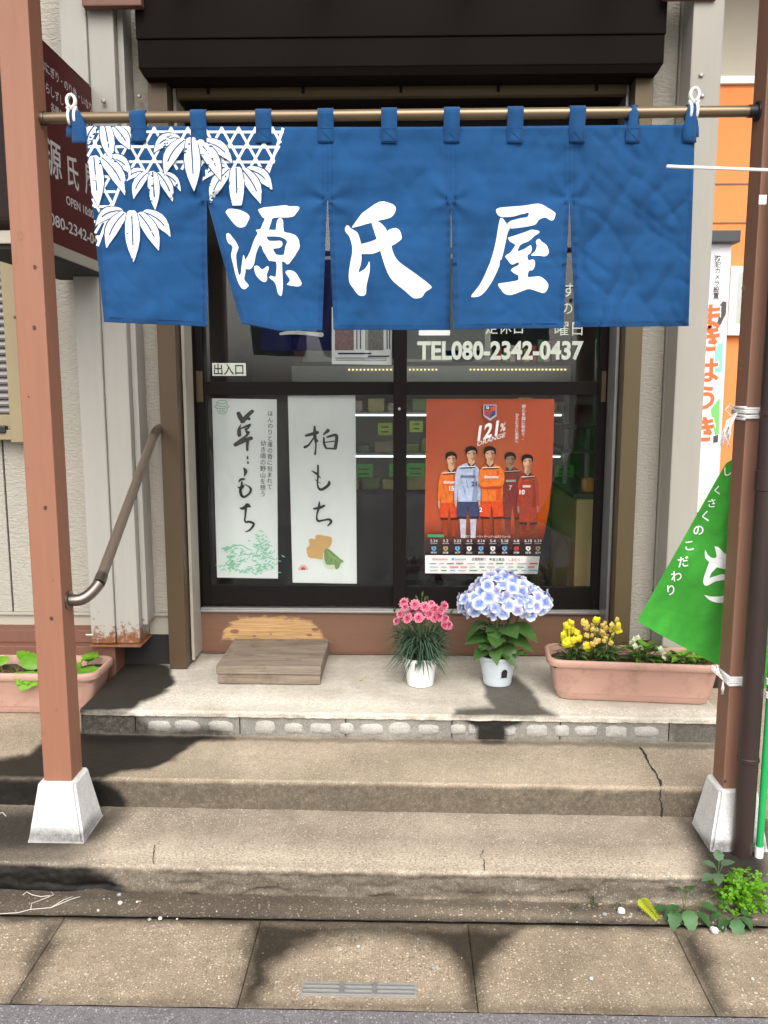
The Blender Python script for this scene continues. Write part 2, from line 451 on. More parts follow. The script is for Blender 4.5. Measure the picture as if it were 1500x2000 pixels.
def colattr(name, rough=.6, tr=.2):
    t = NT(name); c = t.attr('Col', 'Color'); t.set('Specular IOR Level', .2)
    t.set('Base Color', c).set('Roughness', rough)
    x = t.new('ShaderNodeBsdfTranslucent'); t.l.new(c, x.inputs[0]); mx = t.new('ShaderNodeMixShader'); mx.inputs[0].default_value = tr
    t.l.new(t.b.outputs[0], mx.inputs[1]); t.l.new(x.outputs[0], mx.inputs[2]); t.l.new(mx.outputs[0], t.out.inputs[0])
    return t.m
MAT['petal'] = colattr('petal')

# ------------------------------------------------------------------ lettering
def text_geo(s, bold=0.0, res=3):
    cu = bpy.data.curves.new('t', 'FONT'); cu.body = s; cu.resolution_u = res; cu.offset = bold
    ob = bpy.data.objects.new('t', cu); me = bpy.data.meshes.new_from_object(ob)
    v = [x.co.copy() for x in me.vertices]; f = [tuple(p.vertices) for p in me.polygons]
    bpy.data.objects.remove(ob); bpy.data.curves.remove(cu); bpy.data.meshes.remove(me)
    return v, f
def text_on(mb, s, o, right, up, em, w=None, bold=0.0, align='L', shear=0.0, vertical=False, pitch=None):
    """append lettering: o = origin, em = size; w = total width to fit"""
    o, right, up = Vector(o), Vector(right).normalized(), Vector(up).normalized()
    if vertical:
        for i, ch in enumerate(s):
            if ch.strip(): text_on(mb, ch, o - up * (i * (pitch or em)), right, up, em, None, bold, 'C')
        return mb
    v, f = text_geo(s, bold)
    if not v: return mb
    x0, x1 = min(p.x for p in v), max(p.x for p in v)
    sx = em if w is None else w / (x1 - x0)
    off = {'L': x0, 'C': (x0 + x1) / 2, 'R': x1}[align]
    mb.add([o + right * ((p.x - off) * sx + p.y * shear * em) + up * (p.y * em) for p in v], f)
    return mb
def pt_text(mb, s, px, py, Y, em_px, w_px=None, lift=.0012, **kw):
    """text whose baseline starts at a photo pixel, on the upright plane y = Y facing the street"""
    o = PY(px, py, Y); k = depth(o) / FPX; o.y -= lift
    return text_on(mb, s, o, (1, 0, 0), (0, 0, 1), em_px * k, None if w_px is None else w_px * k, **kw)

# ------------------------------------------------------------------ ground
Z1, Z2, Z3 = .092, .197, .297
SL = -.0125
def yl(y0, x): return y0 + SL * (x + .06)
def gridfn(name, fn, nu, nv, m, parent=None, smooth=True):
    v = [fn(i / nu, j / nv) for j in range(nv + 1) for i in range(nu + 1)]
    f = [(j * (nu + 1) + i, j * (nu + 1) + i + 1, (j + 1) * (nu + 1) + i + 1, (j + 1) * (nu + 1) + i) for j in range(nv) for i in range(nu)]
    return mesh(name, v, f, m, parent, smooth)
ground = mesh('ground', [(-90, -90, -.06), (90, -90, -.06), (90, 90, -.06), (-90, 90, -.06)], [(0, 1, 2, 3)], MAT['alley']); tag(ground, kind='structure')
road = gridfn('road', lambda u, v: (-40 + 80 * u, -5.5 + (1.8748 + 5.5) * v, -.005 ), 40, 8, MAT['asphalt'])
tag(road, kind='structure')
gut = bpy.data.objects.new('gutter', None); gut.location = (0, 2.05, 0); link(gut); tag(gut, kind='structure')
jx = []
for a, b in (((110, 1800), (33, 1955)), ((503, 1800), (472, 1955)), ((918, 1800), (926, 1955)), ((1312, 1810), (1392, 1965))):
    jx.append((PZ(*b, 0).x + PZ(*a, 0).x) / 2)
jx = [jx[0] - 1.2, jx[0] - .6] + jx + [jx[-1] + .6, jx[-1] + 1.2]
WETG = [([(85, 1800), (128, 1800), (75, 1900), (55, 1955), (15, 1965), (50, 1890)], 20, .9),
        ([(470, 1965), (488, 1800), (640, 1798), (1012, 1806), (1000, 1835), (962, 1865), (948, 1900), (936, 1965), (915, 1965), (903, 1905), (872, 1862), (820, 1838), (740, 1826), (650, 1832), (580, 1852), (527, 1897), (502, 1965)], 20, 1.0),
        ([(1305, 1812), (1362, 1812), (1388, 1870), (1420, 1975), (1392, 1975), (1352, 1900)], 20, .9),
        ([(0, 1785), (1500, 1800), (1500, 1822), (900, 1808), (450, 1802), (0, 1800)], 8, .7)]
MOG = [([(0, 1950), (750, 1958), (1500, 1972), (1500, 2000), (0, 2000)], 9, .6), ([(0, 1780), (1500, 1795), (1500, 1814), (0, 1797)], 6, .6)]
for i in range(len(jx) - 1):
    a, b = jx[i] + .0012, jx[i + 1] - .0012
    def fn(u, v, a=a, b=b):
        x = a + (b - a) * u; y = 1.875 + (2.2205 - 1.875) * v
        e = min(u * (b - a), (1 - u) * (b - a), v * .344, (1 - v) * .344)
        z = .0 - .0028 * max(0, 1 - e / .008) + .0018 * noise.noise(Vector((x * 9, y * 9, 1.3)))
        return (x, y, z)
    near = -1.5 < (a + b) / 2 < 1.5
    s = gridfn('gutter_slab', fn, 76 if near else 12, 44 if near else 8, MAT['gutter'], gut)
    if near: paint(s, 'wet', WETG, 13); paint(s, 'mould', MOG, 6)
drip = gridfn('gutter_strip', lambda u, v: (-2.2 + 4.6 * u, 2.221 + (2.36 - 2.221) * v, .004 + .002 * noise.noise(Vector((u * 60, v * 3, 0)))), 460, 14, MAT['strip'], gut)
paint(drip, 'wet', [([(-200, 1740), (250, 1745), (700, 1765), (900, 1800), (420, 1800), (-200, 1800)], 16, .45)], 12)
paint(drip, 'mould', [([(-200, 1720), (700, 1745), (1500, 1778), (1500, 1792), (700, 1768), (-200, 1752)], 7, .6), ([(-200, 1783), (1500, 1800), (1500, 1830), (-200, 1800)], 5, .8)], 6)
# slot grate let into the gutter
MAT['steel_dull'] = M('dull_galvanised', (.30, .295, .28), .5, .3, 40, metal=.3)
g0, g1 = PZ(590, 1944, 0), PZ(810, 1944, 0)
gb = PZ(700, 1922, 0).y
grate = empty('slot_grate', ((g0.x + g1.x) / 2, g0.y, 0), 'narrow galvanised slot grate let into the gutter slab', 'drain grate')
for k in range(3):
    y = g0.y + (gb - g0.y) * (k + .1) / 3
    box('bar', g0.x, g1.x, y, y + .007, -.004, .005, MAT['alu'], grate, .0015)
for t_ in (.33, .62): box('cross_tie', g0.x + (g1.x - g0.x) * t_, g0.x + (g1.x - g0.x) * t_ + .012, g0.y + .0005, gb - .001, .0055, .0075, MAT['alu'], grate, .001)
box('recess', g0.x - .004, g1.x + .004, g0.y - .003, gb + .003, -.003, .0028, MAT['steel_dull'], grate, 0)
al = box('alley_pavement', 1.60, 9, 2.40, 14, -.03, .085, MAT['alley']); tag(al, kind='structure')

# ------------------------------------------------------------------ entrance steps
steps = empty('entrance_steps', (0, 2.33, 0), 'three weathered concrete steps up to the sliding door', 'steps')
def xs(x0, x1):
    a = [x0]
    while a[-1] < x1:
        a.append(a[-1] + (.0085 if -1.45 < a[-1] < 1.45 else .05))
    return a
def stepmesh(name, m, x0, x1, yf, yb, z0, z1, nose=.012, rough=.004, nt=46, nr=14, slope=True, spall=False):
    X = xs(x0, x1); prof = []
    for i in range(nr + 1): prof.append(('r', i / nr))
    for i in range(1, nt + 1): prof.append(('t', i / nt))
    v = []
    for x in X:
        y0 = yl(yf, x) if slope else yf; y1 = yb
        for k, t_ in prof:
            if k == 'r':
                z = z0 + (z1 - z0) * t_; y = y0
                if t_ == 1: y += nose * .45; z = z1 - nose * .12
                elif t_ > .9: y += nose * .08
                if spall and z < .05: y += .03 * max(0, noise.noise(Vector((x * 7, z * 30, 9))) - .12) * min(1, (.05 - z) / .02)
                y += rough * noise.noise(Vector((x * 16, z * 30, yf))) + rough * .9 * noise.noise(Vector((x * 60, z * 60, yf)))
            else:
                y = y0 + nose * .45 + (y1 - y0 - nose * .45) * (t_ ** 1.15); z = z1 + .0016 * noise.noise(Vector((x * 5, y * 7, 2)))
                if t_ < .06: z -= rough * .6 * max(0, noise.noise(Vector((x * 30, yf, 3))))
            v.append((x, y, z))
    n = len(prof)
    f = [(i * n + j, (i + 1) * n + j, (i + 1) * n + j + 1, i * n + j + 1) for i in range(len(X) - 1) for j in range(n - 1)]
    return mesh(name, v, f, m, steps, True)
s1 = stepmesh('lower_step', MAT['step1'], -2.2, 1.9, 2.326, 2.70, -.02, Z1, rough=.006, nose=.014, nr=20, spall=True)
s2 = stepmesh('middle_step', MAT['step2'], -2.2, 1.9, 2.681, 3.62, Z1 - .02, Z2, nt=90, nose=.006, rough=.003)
X3L, X3R = -1.235, 1.19
s3 = stepmesh('upper_slab', MAT['step3'], X3L, X3R, 3.036, 3.76, Z3 - .022, Z3, nt=70, nr=4, rough=.006, nose=.006)
paint(s1, 'wet', [([(-100, 1570), (248, 1580), (215, 1622), (190, 1650), (120, 1668), (-100, 1672)], 22, .85), ([(-100, 1680), (170, 1692), (215, 1712), (240, 1735), (262, 1762), (-100, 1765)], 7, 1.0), ([(-100, 1640), (60, 1650), (180, 1660), (120, 1690), (-100, 1690)], 18, .55),
                  ([(1330, 1600), (1500, 1600), (1500, 1760), (1370, 1745), (1372, 1700), (1350, 1650)], 22, .9)])
paint(s1, 'wear', [([(150, 1640), (700, 1655), (1330, 1672), (1345, 1716), (700, 1702), (230, 1690)], 22, .75), ([(600, 1590), (1250, 1600), (1200, 1640), (650, 1625)], 25, .35)], 14)
paint(s1, 'mould', [([(-100, 1690), (750, 1706), (1400, 1722), (1400, 1760), (-100, 1745)], 5, .62), ([(-100, 1726), (400, 1738), (900, 1758), (1400, 1776), (1400, 1800), (-100, 1800)], 8, 1.0),  # first band covers the riser: moss and dirt plus shade put into colour
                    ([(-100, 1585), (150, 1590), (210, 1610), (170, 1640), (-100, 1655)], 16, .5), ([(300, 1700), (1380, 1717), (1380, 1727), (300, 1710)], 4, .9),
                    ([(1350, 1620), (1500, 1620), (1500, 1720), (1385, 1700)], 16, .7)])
paint(s2, 'wet', [([(-100, 1522), (-60, 1490), (55, 1472), (105, 1425), (150, 1430), (450, 1437), (458, 1442), (402, 1448), (372, 1457), (342, 1480), (292, 1503), (240, 1508), (204, 1522)], 5, 1.0),
                  ([(-100, 1521), (195, 1521), (236, 1545), (250, 1570), (244, 1586), (-100, 1590)], 6, 1.0), ([(935, 1444), (990, 1444), (985, 1452), (940, 1452)], 4, .8)])
paint(s2, 'wear', [([(380, 1450), (700, 1450), (660, 1490), (480, 1500)], 25, .4), ([(800, 1490), (1240, 1500), (1260, 1540), (780, 1530)], 22, .35)], 14)
paint(s2, 'mould', [([(-200, 1528), (200, 1526), (750, 1533), (1400, 1547), (1400, 1610), (-200, 1590)], 3, .78), ([(150, 1434), (1400, 1452), (1400, 1462), (460, 1446), (380, 1452), (150, 1450)], 3, .6), ([(-100, 1521), (200, 1521), (235, 1590), (-100, 1590)], 8, .7)])  # first band darkens the riser front: dirt and its shade, both as colour
paint(s3, 'wet', [([(140, 1392), (231, 1290), (240, 1270), (330, 1300), (342, 1333), (325, 1350), (290, 1368), (252, 1386)], 4, 1.0),
                  ([(942, 1326), (1010, 1322), (1042, 1350), (1058, 1380), (1092, 1400), (884, 1400), (890, 1385), (962, 1381), (948, 1360)], 5, .85)], 5)
paint(s3, 'wear', [([(330, 1345), (600, 1360), (880, 1385), (260, 1384)], 12, .5), ([(1080, 1378), (1395, 1385), (1395, 1402), (1090, 1398)], 8, .5)], 10)
paint(s3, 'mould', [([(400, 1270), (1200, 1275), (1200, 1288), (400, 1285)], 8, .35), ([(140, 1384), (255, 1386), (250, 1400), (140, 1400)], 4, .7)], 5)
# the slab's left flank, and the riser of hollow blocks laid on their sides
mesh('slab_flank', [(X3L, yl(3.04, X3L), Z2 - .02), (X3L, 3.76, Z2 - .02), (X3L, 3.76, Z3 - .002), (X3L, yl(3.04, X3L) , Z3 - .004)], [(0, 3, 2, 1)], MAT['block'], steps)
mesh('slab_flank', [(X3R, yl(3.04, X3R), Z2 - .02), (X3R, 3.76, Z2 - .02), (X3R, 3.76, Z3 - .002), (X3R, yl(3.04, X3R), Z3 - .004)], [(0, 1, 2, 3)], MAT['block'], steps)
bj = [X3L, XY(262, 1410, 3.05), XY(467, 1410, 3.045), XY(675, 1412, 3.043), XY(883, 1415, 3.04), XY(1095, 1418, 3.035), XY(1308, 1422, 3.03), X3R]
plugs = {1: [(285, 333), (338, 390), (405, 455)], 2: [(497, 537), (555, 592), (605, 648)], 3: [(662, 692), (703, 748), (760, 803)], 4: [(815, 858), (880, 910), (915, 928)], 5: [(981, 1008), (1028, 1070), (1083, 1112)], 6: [(1122, 1168), (1180, 1226), (1237, 1286)], 7: []}
WB = [([(884, 1385), (1022, 1387), (1017, 1412), (988, 1424), (990, 1455), (932, 1455), (930, 1422), (906, 1408)], 4, 1.0)]
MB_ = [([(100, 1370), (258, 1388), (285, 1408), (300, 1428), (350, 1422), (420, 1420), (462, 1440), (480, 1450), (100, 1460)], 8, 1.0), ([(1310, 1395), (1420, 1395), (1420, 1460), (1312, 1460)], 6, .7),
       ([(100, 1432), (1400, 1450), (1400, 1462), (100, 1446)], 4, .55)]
for i in range(len(bj) - 1):
    a, b = bj[i] + .002, bj[i + 1] - .002
    nx = max(6, int((b - a) / .009)); nz = 12; d0 = Z3 - .022; zb = Z2 - .012
    def fb(u, v, a=a, b=b):
        x = a + (b - a) * u; z = zb + (d0 - zb) * v
        e = min(u * (b - a), (1 - u) * (b - a))
        return (x, yl(3.047, x) + .004 * max(0, 1 - e / .006) + .0022 * noise.noise(Vector((x * 45, 1, z * 45))), z)
    blk = gridfn('block', fb, nx, nz, MAT['block'], steps)
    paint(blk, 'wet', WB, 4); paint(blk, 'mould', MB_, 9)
    for (pa, pb) in plugs.get(i, plugs[7]) if i else []:
        xa, xb = XY(pa, 1415, 3.045), XY(pb, 1415, 3.045); cx = (xa + xb) / 2; w = (xb - xa) / 2; h = .024 + random.uniform(-.004, .004); zc = (zb + d0) / 2 + .004 + random.uniform(-.004, .004)
        ring = []
        for k in range(18):
            an = 2 * math.pi * k / 18; c, s_ = math.cos(an), math.sin(an)
            q = (abs(c) ** 4 + abs(s_) ** 4) ** -.25 * random.uniform(.88, 1.05)
            ring.append((cx + w * q * c, zc + h * q * s_))
        yy = yl(3.047, cx)
        v = [(x, yy + .001, z) for x, z in ring] + [(cx + (x - cx) * .86, yy - .0045, zc + (z - zc) * .84) for x, z in ring] + [(cx, yy - .0038, zc)]
        f = [(k, (k + 1) % 18, (k + 1) % 18 + 18, k + 18) for k in range(18)] + [(k + 18, (k + 1) % 18 + 18, 36) for k in range(18)]
        pl = mesh('mortar_plug', v, f, MAT['plug'], blk, True); paint(pl, 'wet', WB, 4); paint(pl, 'mould', MB_, 9)
def crack(pts, Zf, w=.0022, name='crack'):
    v, f = [], []
    pts3 = []
    for i, p in enumerate(pts):
        pts3.append(p)
        if i + 1 < len(pts):
            q = pts[i + 1]
            for k in (1, 2, 3):
                t_ = k / 4; pts3.append((p[0] + (q[0] - p[0]) * t_ + random.uniform(-2.2, 2.2), p[1] + (q[1] - p[1]) * t_ + random.uniform(-1, 1)))
    for i, p in enumerate(pts3):
        a = Zf(*p); d = w * random.uniform(.5, 1.5) * (.5 if i in (0, len(pts3) - 1) else 1)
        v += [a + Vector((-d, 0, 0)), a + Vector((d, 0, 0))]
        if i: f.append((2 * i - 2, 2 * i - 1, 2 * i + 1, 2 * i))
    return mesh(name, v, f, MAT['dark_void'], steps)
crack([(1250, 1459), (1262, 1475), (1266, 1490), (1280, 1508), (1290, 1530), (1291, 1536)], lambda x, y: PZ(x, y, Z2 + .0022), .0035)
crack([(1291, 1541), (1288, 1560), (1294, 1580), (1292, 1598)], lambda x, y: PY(x, y, yl(2.681, .89) - .004), .0025)
crack([(945, 1660), (938, 1670), (947, 1685), (945, 1700)], lambda x, y: PZ(x, y, Z1 + .003), .0012)
crack([(302, 1650), (300, 1665), (301, 1690)], lambda x, y: PZ(x, y, Z1 + .003), .0012)

# ------------------------------------------------------------------ the shop building
YW, YG, YD = 3.60, 3.52, 3.74
shop = empty('shop_building', (0, 3.7, Z3), 'beige stucco shop front with dark shutter box and brown glass doors', 'building')
ZTOP = 4.2
xg0, xg1 = XY(306, 640, YG), XY(342, 640, YG)               # left shutter guide
xh0, xh1 = XY(1222, 641, YG), XY(1256, 641, YG)             # right shutter guide
zwall = ZY(100, 1195, YW)
xjoint = XY(15, 1030, YW)
for a, b in ((-4.2, xjoint - .004), (xjoint + .004, xg0 + .02)):
    box('stucco_panel', a, b, YW, YW + .02, zwall, ZTOP, MAT['stucco'], shop, .003)
box('wall_core', -4.2, xg0 + .015, YW + .021, YW + .12, Z2, ZTOP - .002, MAT['dark_void'], shop, 0)
box('wall_drip_trim', -4.2, xg0 + .01, YW - .012, YW + .02, zwall - .012, zwall - .0005, MAT['beige'], shop, .002)
box('foundation_band', -4.2, xg0 + .01, YW + .004, YW + .0205, zwall - .16, zwall - .013, MAT['jamb'], shop, 0)
xbeam = XY(231, 1300, 3.50)
bb = box('base_beam', -4.2, xbeam, 3.47, YW + .003, Z2 + .004, ZY(100, 1262, 3.47), MAT['beam'], shop, .004)
box('base_beam_cap', -4.2, xbeam - .08, 3.52, YW + .0035, ZY(100, 1262, 3.47) + .001, ZY(100, 1228, 3.54), MAT['beam'], shop, .003)
box('dark_gap', xbeam + .002, xg0 + .06, YW - .01, YW + .02, Z3 - .01, zwall - .10, MAT['dark_void'], shop, 0)
# steel columns left of the door
za = ZY(200, 1256, 3.45)
xa = [XY(150, 700, 3.44), XY(199, 700, 3.44), XY(201, 700, 3.45), XY(249, 700, 3.45), XY(267, 700, 3.49)]
c1 = box('steel_column', xa[0], xa[1], 3.44, YW - .001, za, ZTOP, MAT['beige_rust'], shop, .006); c1['label'] = 'beige steel column rusting at its foot'
c2 = box('steel_column', xa[2], xa[3], 3.452, YW - .001, za - .003, ZTOP, MAT['beige_rust'], shop, .006)
box('steel_angle', xa[3] + .001, xa[4], 3.49, YW - .001, ZY(280, 1220, 3.49), ZTOP, MAT['beige_rust'], shop, .003)
box('base_plate', xa[0] - .01, xa[3] + .01, 3.43, YW - .002, za - .012, za - .0035, MAT['beige_rust'], shop, .002)
MB().tube([PY(168, 1240, 3.44) + Vector((0, .0, 0)), PY(183, 1240, 3.44)], .005, 8).build('stud_bolt', MAT['bolt'], shop)
# shutter guides, jambs
zbox = ZY(770, 148, 3.445)
box('shutter_guide', xg0, xg1, YG, YW + .06, Z3 + .003, zbox + .05, MAT['bronze_left'], shop, .003)
box('shutter_guide', xh0, xh1, YG, YW + .06, Z3 + .003, zbox + .05, MAT['bronze_rail'], shop, .003)
xk0 = XY(368, 900, 3.60); xk1 = XY(1195, 900, 3.60)
box('door_jamb', xg1 + .001, xk0, 3.60, 3.82, Z3 + .02, zbox + .04, MAT['jamb'], shop, .003)
box('door_jamb', xk1, xh0 - .001, 3.60, 3.82, Z3 + .02, zbox + .04, MAT['alu'], shop, .003)
box('jamb_fin', xg1 + .006, xg1 + .018, 3.588, 3.60, Z3 + .02, zbox + .03, MAT['jamb'], shop, .001)
box('jamb_fin', xh0 - .018, xh0 - .008, 3.588, 3.60, Z3 + .02, zbox + .03, MAT['alu'], shop, .001)
# right of the door
xp0, xp1 = XY(1324, 641, 3.42), XY(1382, 641, 3.42)
box('stucco_panel', xh1 + .001, XY(1299, 641, 3.57), 3.57, 3.60, Z3 + .13, ZTOP, MAT['stucco'], shop, .003)
box('wall_core', xh1 + .002, xp0 + .05, 3.601, 3.72, Z2, ZTOP - .003, MAT['beige'], shop, 0)
box('foundation_band', xh1 + .002, xp0 + .02, 3.575, 3.60, Z3 + .002, Z3 + .129, MAT['beam'], shop, .002)
box('wall_reveal', XY(1299, 641, 3.57) + .002, xp0 + .01, 3.55, 3.60, Z3 + .002, ZTOP, MAT['beige'], shop, .012)
box('steel_column', xp0, xp1, 3.42, 3.72, Z2, ZTOP, MAT['beige'], shop, .006)
box('side_wall', xp1 - .05, xp1 - .004, 3.722, 7.2, 0, ZTOP, MAT['stucco'], shop, 0)
for (bx, by, yy) in ((1371, 187, 3.42), (1369, 147, 3.42), (272, 188, 3.57), (1334, 168, 3.57), (203, 198, 3.44)):
    p = PY(bx, by, yy)
    MB().lathe([(.009, -.001), (.009, .006), (.005, .009)], (0, 0, 0), 10, True, True).build('wall_bolt', MAT['bolt'], None)
    o = bpy.context.scene.objects[-1] if False else COL.objects[-1]
    o.location = p; o.rotation_euler = (R(90), 0, 0); o.parent = shop; o.matrix_parent_inverse = Matrix.Translation(-shop.location)
# shutter box
YB = 3.445
sx0, sx1 = XY(266, 100, YB), XY(1300, 100, YB)
zl = ZY(780, 128, YB)
box('shutter_box', sx0, sx1, YB, YW - .003, zl + .105, ZTOP - .5, MAT['shutter_box'], shop, .004)
box('shutter_box_lower_panel', sx0 + .004, sx1 - .003, YB + .006, YW - .003, zl, zl + .1045, MAT['shutter_box'], shop, .004)
v0 = [(sx0 + .006, YB + .008, zl - .0005), (sx1 - .006, YB + .008, zl - .0005), (sx1 - .022, YB + .02, zl - .028), (sx0 + .022, YB + .02, zl - .028), (sx0 + .022, YW - .01, zl - .028), (sx1 - .022, YW - .01, zl - .028), (sx0 + .006, YW - .01, zl - .0005), (sx1 - .006, YW - .01, zl - .0005)]
mesh('shutter_box_soffit', v0, [(0, 3, 2, 1), (3, 4, 5, 2), (0, 6, 4, 3), (1, 2, 5, 7)], MAT['shutter_box'], shop)
zh1, zh0 = ZY(780, 160, 3.60), ZY(780, 190, 3.60)
box('shutter_slot_rail', xg1 + .02, xh0 - .02, 3.585, 3.62, zh0, zh1, MAT['bronze_rail'], shop, .002)
box('lintel', xg1 + .002, xh0 - .002, 3.621, 3.82, zh0 + .002, zh1 + .4, MAT['dark_frame'], shop, 0)
for px_ in (407, 592, 783, 973, 1165):
    x = XY(px_, 175, 3.585); box('slot_bracket', x - .006, x + .006, 3.577, 3.585, zh0 + .012, zh1 - .006, MAT['dark_frame'], shop, .001)
box('upper_wall', -4.2, xp1, YW + .125, YW + .2, zl + .25, ZTOP, MAT['stucco'], shop, 0)
# sill beam below the doors (paint worn through by feet)
zs1, zs0 = ZY(780, 1196, 3.735), Z3 + .006
xs0, xs1 = xk0 - .0, xk1 + .0
sill = gridfn('sill_beam', lambda u, v: (xs0 + (xs1 - xs0) * u, 3.735 + (.004 if v in (0.0,) else 0) - .0006 * noise.noise(Vector((u * 90, 1, v * 30))), zs0 + (zs1 - zs0) * v), 230, 24, MAT['sill'], shop)
paint(sill, 'worn', [([(462, 1202), (580, 1200), (612, 1212), (636, 1240), (660, 1258), (520, 1258), (425, 1254), (436, 1222)], 16, .8), ([(770, 1198), (1000, 1198), (990, 1203), (780, 1203)], 5, .4), ([(1010, 1215), (1060, 1225), (1080, 1245), (1000, 1245)], 16, .35)], 8)
for kx, ky, kr in ((458, 1233, .016), (497, 1242, .007), (616, 1229, .014), (604, 1240, .010), (529, 1238, .005)):
    p = PY(kx, ky, 3.733)
    MB().add([p + Vector((math.cos(a) * kr * 1.3, -.0012, math.sin(a) * kr * .6)) for a in [i * math.pi / 6 for i in range(12)]], [tuple(range(12))]).build('wood_knot', MAT['knot2'], sill)
box('sill_core', xs0, xs1, 3.7365, 3.95, zs0, zs1 - .001, MAT['beam'], shop, 0)
box('threshold_rail', xk0 - .004, xk1 + .004, 3.715, 3.86, zs1, zs1 + .010, MAT['alu'], shop, .002)
box('threshold_track', xk0, xk1, 3.728, 3.734, zs1 + .010, zs1 + .018, MAT['alu'], shop, .001)
box('frame_stile', xk0 + .001, XY(380, 900, YD), 3.725, 3.82, zs1 + .011, zh0 + .001, MAT['dark_frame'], shop, .002)
box('frame_stile', XY(1192, 900, YD), xk1 - .001, 3.725, 3.82, zs1 + .011, zh0 + .001, MAT['dark_frame'], shop, .002)

# ------------------------------------------------------------------ sliding doors
def door(y0, px_l, px_r, wl, wr, label, parent=shop):
    y1 = y0 + .028
    xl, xr = XY(px_l, 900, y0), XY(px_r, 900, y0)
    zb, zt = zs1 + .019, zh0 - .003
    zm0, zm1 = ZY(780, 771, y0), ZY(780, 745.5, y0)
    zr = ZY(780, 1145, y0)
    kl, kr = wl * depth((xl, y0, 1.2)) / FPX, wr * depth((xr, y0, 1.2)) / FPX
    d = MB().box(xl, xl + kl, y0, y1, zb, zt, .002).box(xr - kr, xr, y0, y1, zb, zt, .002)
    d.box(xl + kl, xr - kr, y0 + .002, y1 - .002, zb, zr, .002).box(xl + kl, xr - kr, y0 + .002, y1 - .002, zm0, zm1, .002).box(xl + kl, xr - kr, y0 + .002, y1 - .002, zt - .07, zt, .002)
    o = d.build('sliding_door', MAT['dark_frame'], parent); o['label'] = label
    yg = y0 + .014
    for za_, zb_ in ((zr - .004, zm0 + .004), (zm1 - .004, zt - .066)):
        MB().box(xl + kl - .004, xr - kr + .004, yg - .002, yg + .002, za_, zb_).build('glass_pane', MAT['glass'], o)
    return o, (xl, xr, zb, zt, zm0, zm1, zr, yg)
dl, DL = door(YD + .036, 379, 794, 23, 24, 'left sliding door with two paper banners inside')
dr, DR = door(YD, 768, 1194, 26, 30, 'right sliding door with telephone number lettering')
YGL, YGR = DL[7], DR[7]
p = PY(780, 799, YD)
MB().lathe([(.0065, 0), (.0065, .004), (.004, .0055)], (0, 0, 0), 14, True, True).build('lock_cylinder', MAT['alu'], None)
o = COL.objects[-1]; o.location = p; o.rotation_euler = (R(90), 0, 0); o.parent = dr; o.matrix_parent_inverse = parent_world(dr).inverted()
for pxx, yy, dd in ((1180, YD - .003, dr), (390, YD + .033, dl)):
    q0, q1 = PY(pxx - 6, 785, yy), PY(pxx + 5, 725, yy); box('recessed_pull', q0.x, q1.x, yy, yy + .006, q0.z, q1.z, MAT['bronze_left'], dd, .001)
t = MB(); pt_text(t, 'TEL080-2342-0437', 815, 701, YGR - .002, 47, 322, bold=.035); t.build('telephone_lettering', MAT['cream_vinyl'], dr)
for s_, a_, b_, e_, w_ in (('曜日', 1083, 653, 30, 54), ('す', 1098, 578, 30, None), ('の', 1096, 612, 26, None), ('定休日', 948, 650, 26, None)):
    t = MB(); pt_text(t, s_, a_, b_, YGR - .002, e_, w_); t.build('vinyl_lettering', MAT['cream_vinyl'], dr)
q0, q1 = PY(818, 655, YGR - .0035), PY(879, 618, YGR - .0035); box('white_sticker', q0.x, q1.x, q0.y, q0.y + .001, q0.z, q1.z, MAT['white_ink'], dr, 0)
q0, q1 = PY(415, 734, YGL - .0035), PY(480, 709, YGL - .0035)
stk = box('entrance_sticker', q0.x, q1.x, q0.y, q0.y + .001, q0.z, q1.z, MAT['cream_vinyl'], dl, 0)
t = MB(); pt_text(t, '出入口', 418, 730, YGL - .0036, 22.5, 58, bold=.012); t.build('lettering', MAT['ink'], stk)

# ------------------------------------------------------------------ window shutter at the far left
ws = empty('window_shutter', PY(0, 850, 3.56), 'grey slatted roller shutter in olive frame at left edge', 'shutter')
xo = XY(14, 640, 3.55)
zwb = ZY(10, 845, 3.53)
box('frame_side', xo, xo + .062, 3.52, YW - .002, zwb - .04, 2.6, MAT['olive'], ws, .003)
box('frame_sill', xo - 1.6, xo - .001, 3.525, YW - .002, zwb - .03, zwb + .012, MAT['olive'], ws, .003)
box('bottom_bar', xo - 1.6, xo - .002, 3.545, YW - .004, zwb + .013, zwb + .075, MAT['olive'], ws, .003)
box('latch', xo - .075, xo - .02, 3.515, 3.545, zwb - .002, zwb + .03, MAT['black_plastic'], ws, .006)
pitch = .0305
sp = [(0, 0), (.010, .004), (.013, .012), (.010, .022), (.002, .0285), (0, .0295)]
sv = [(x, 3.565 - a, b) for x in (-1.6, -.003) for a, b in sp]
sme = bpy.data.meshes.new('slat'); sme.from_pydata(sv, [], [(i, i + 6, i + 7, i + 1) for i in range(5)]); sme.materials.append(MAT['slat'])
for k in range(40): inst('slat', sme, ws, (xo, 0, zwb + .0765 + k * pitch))

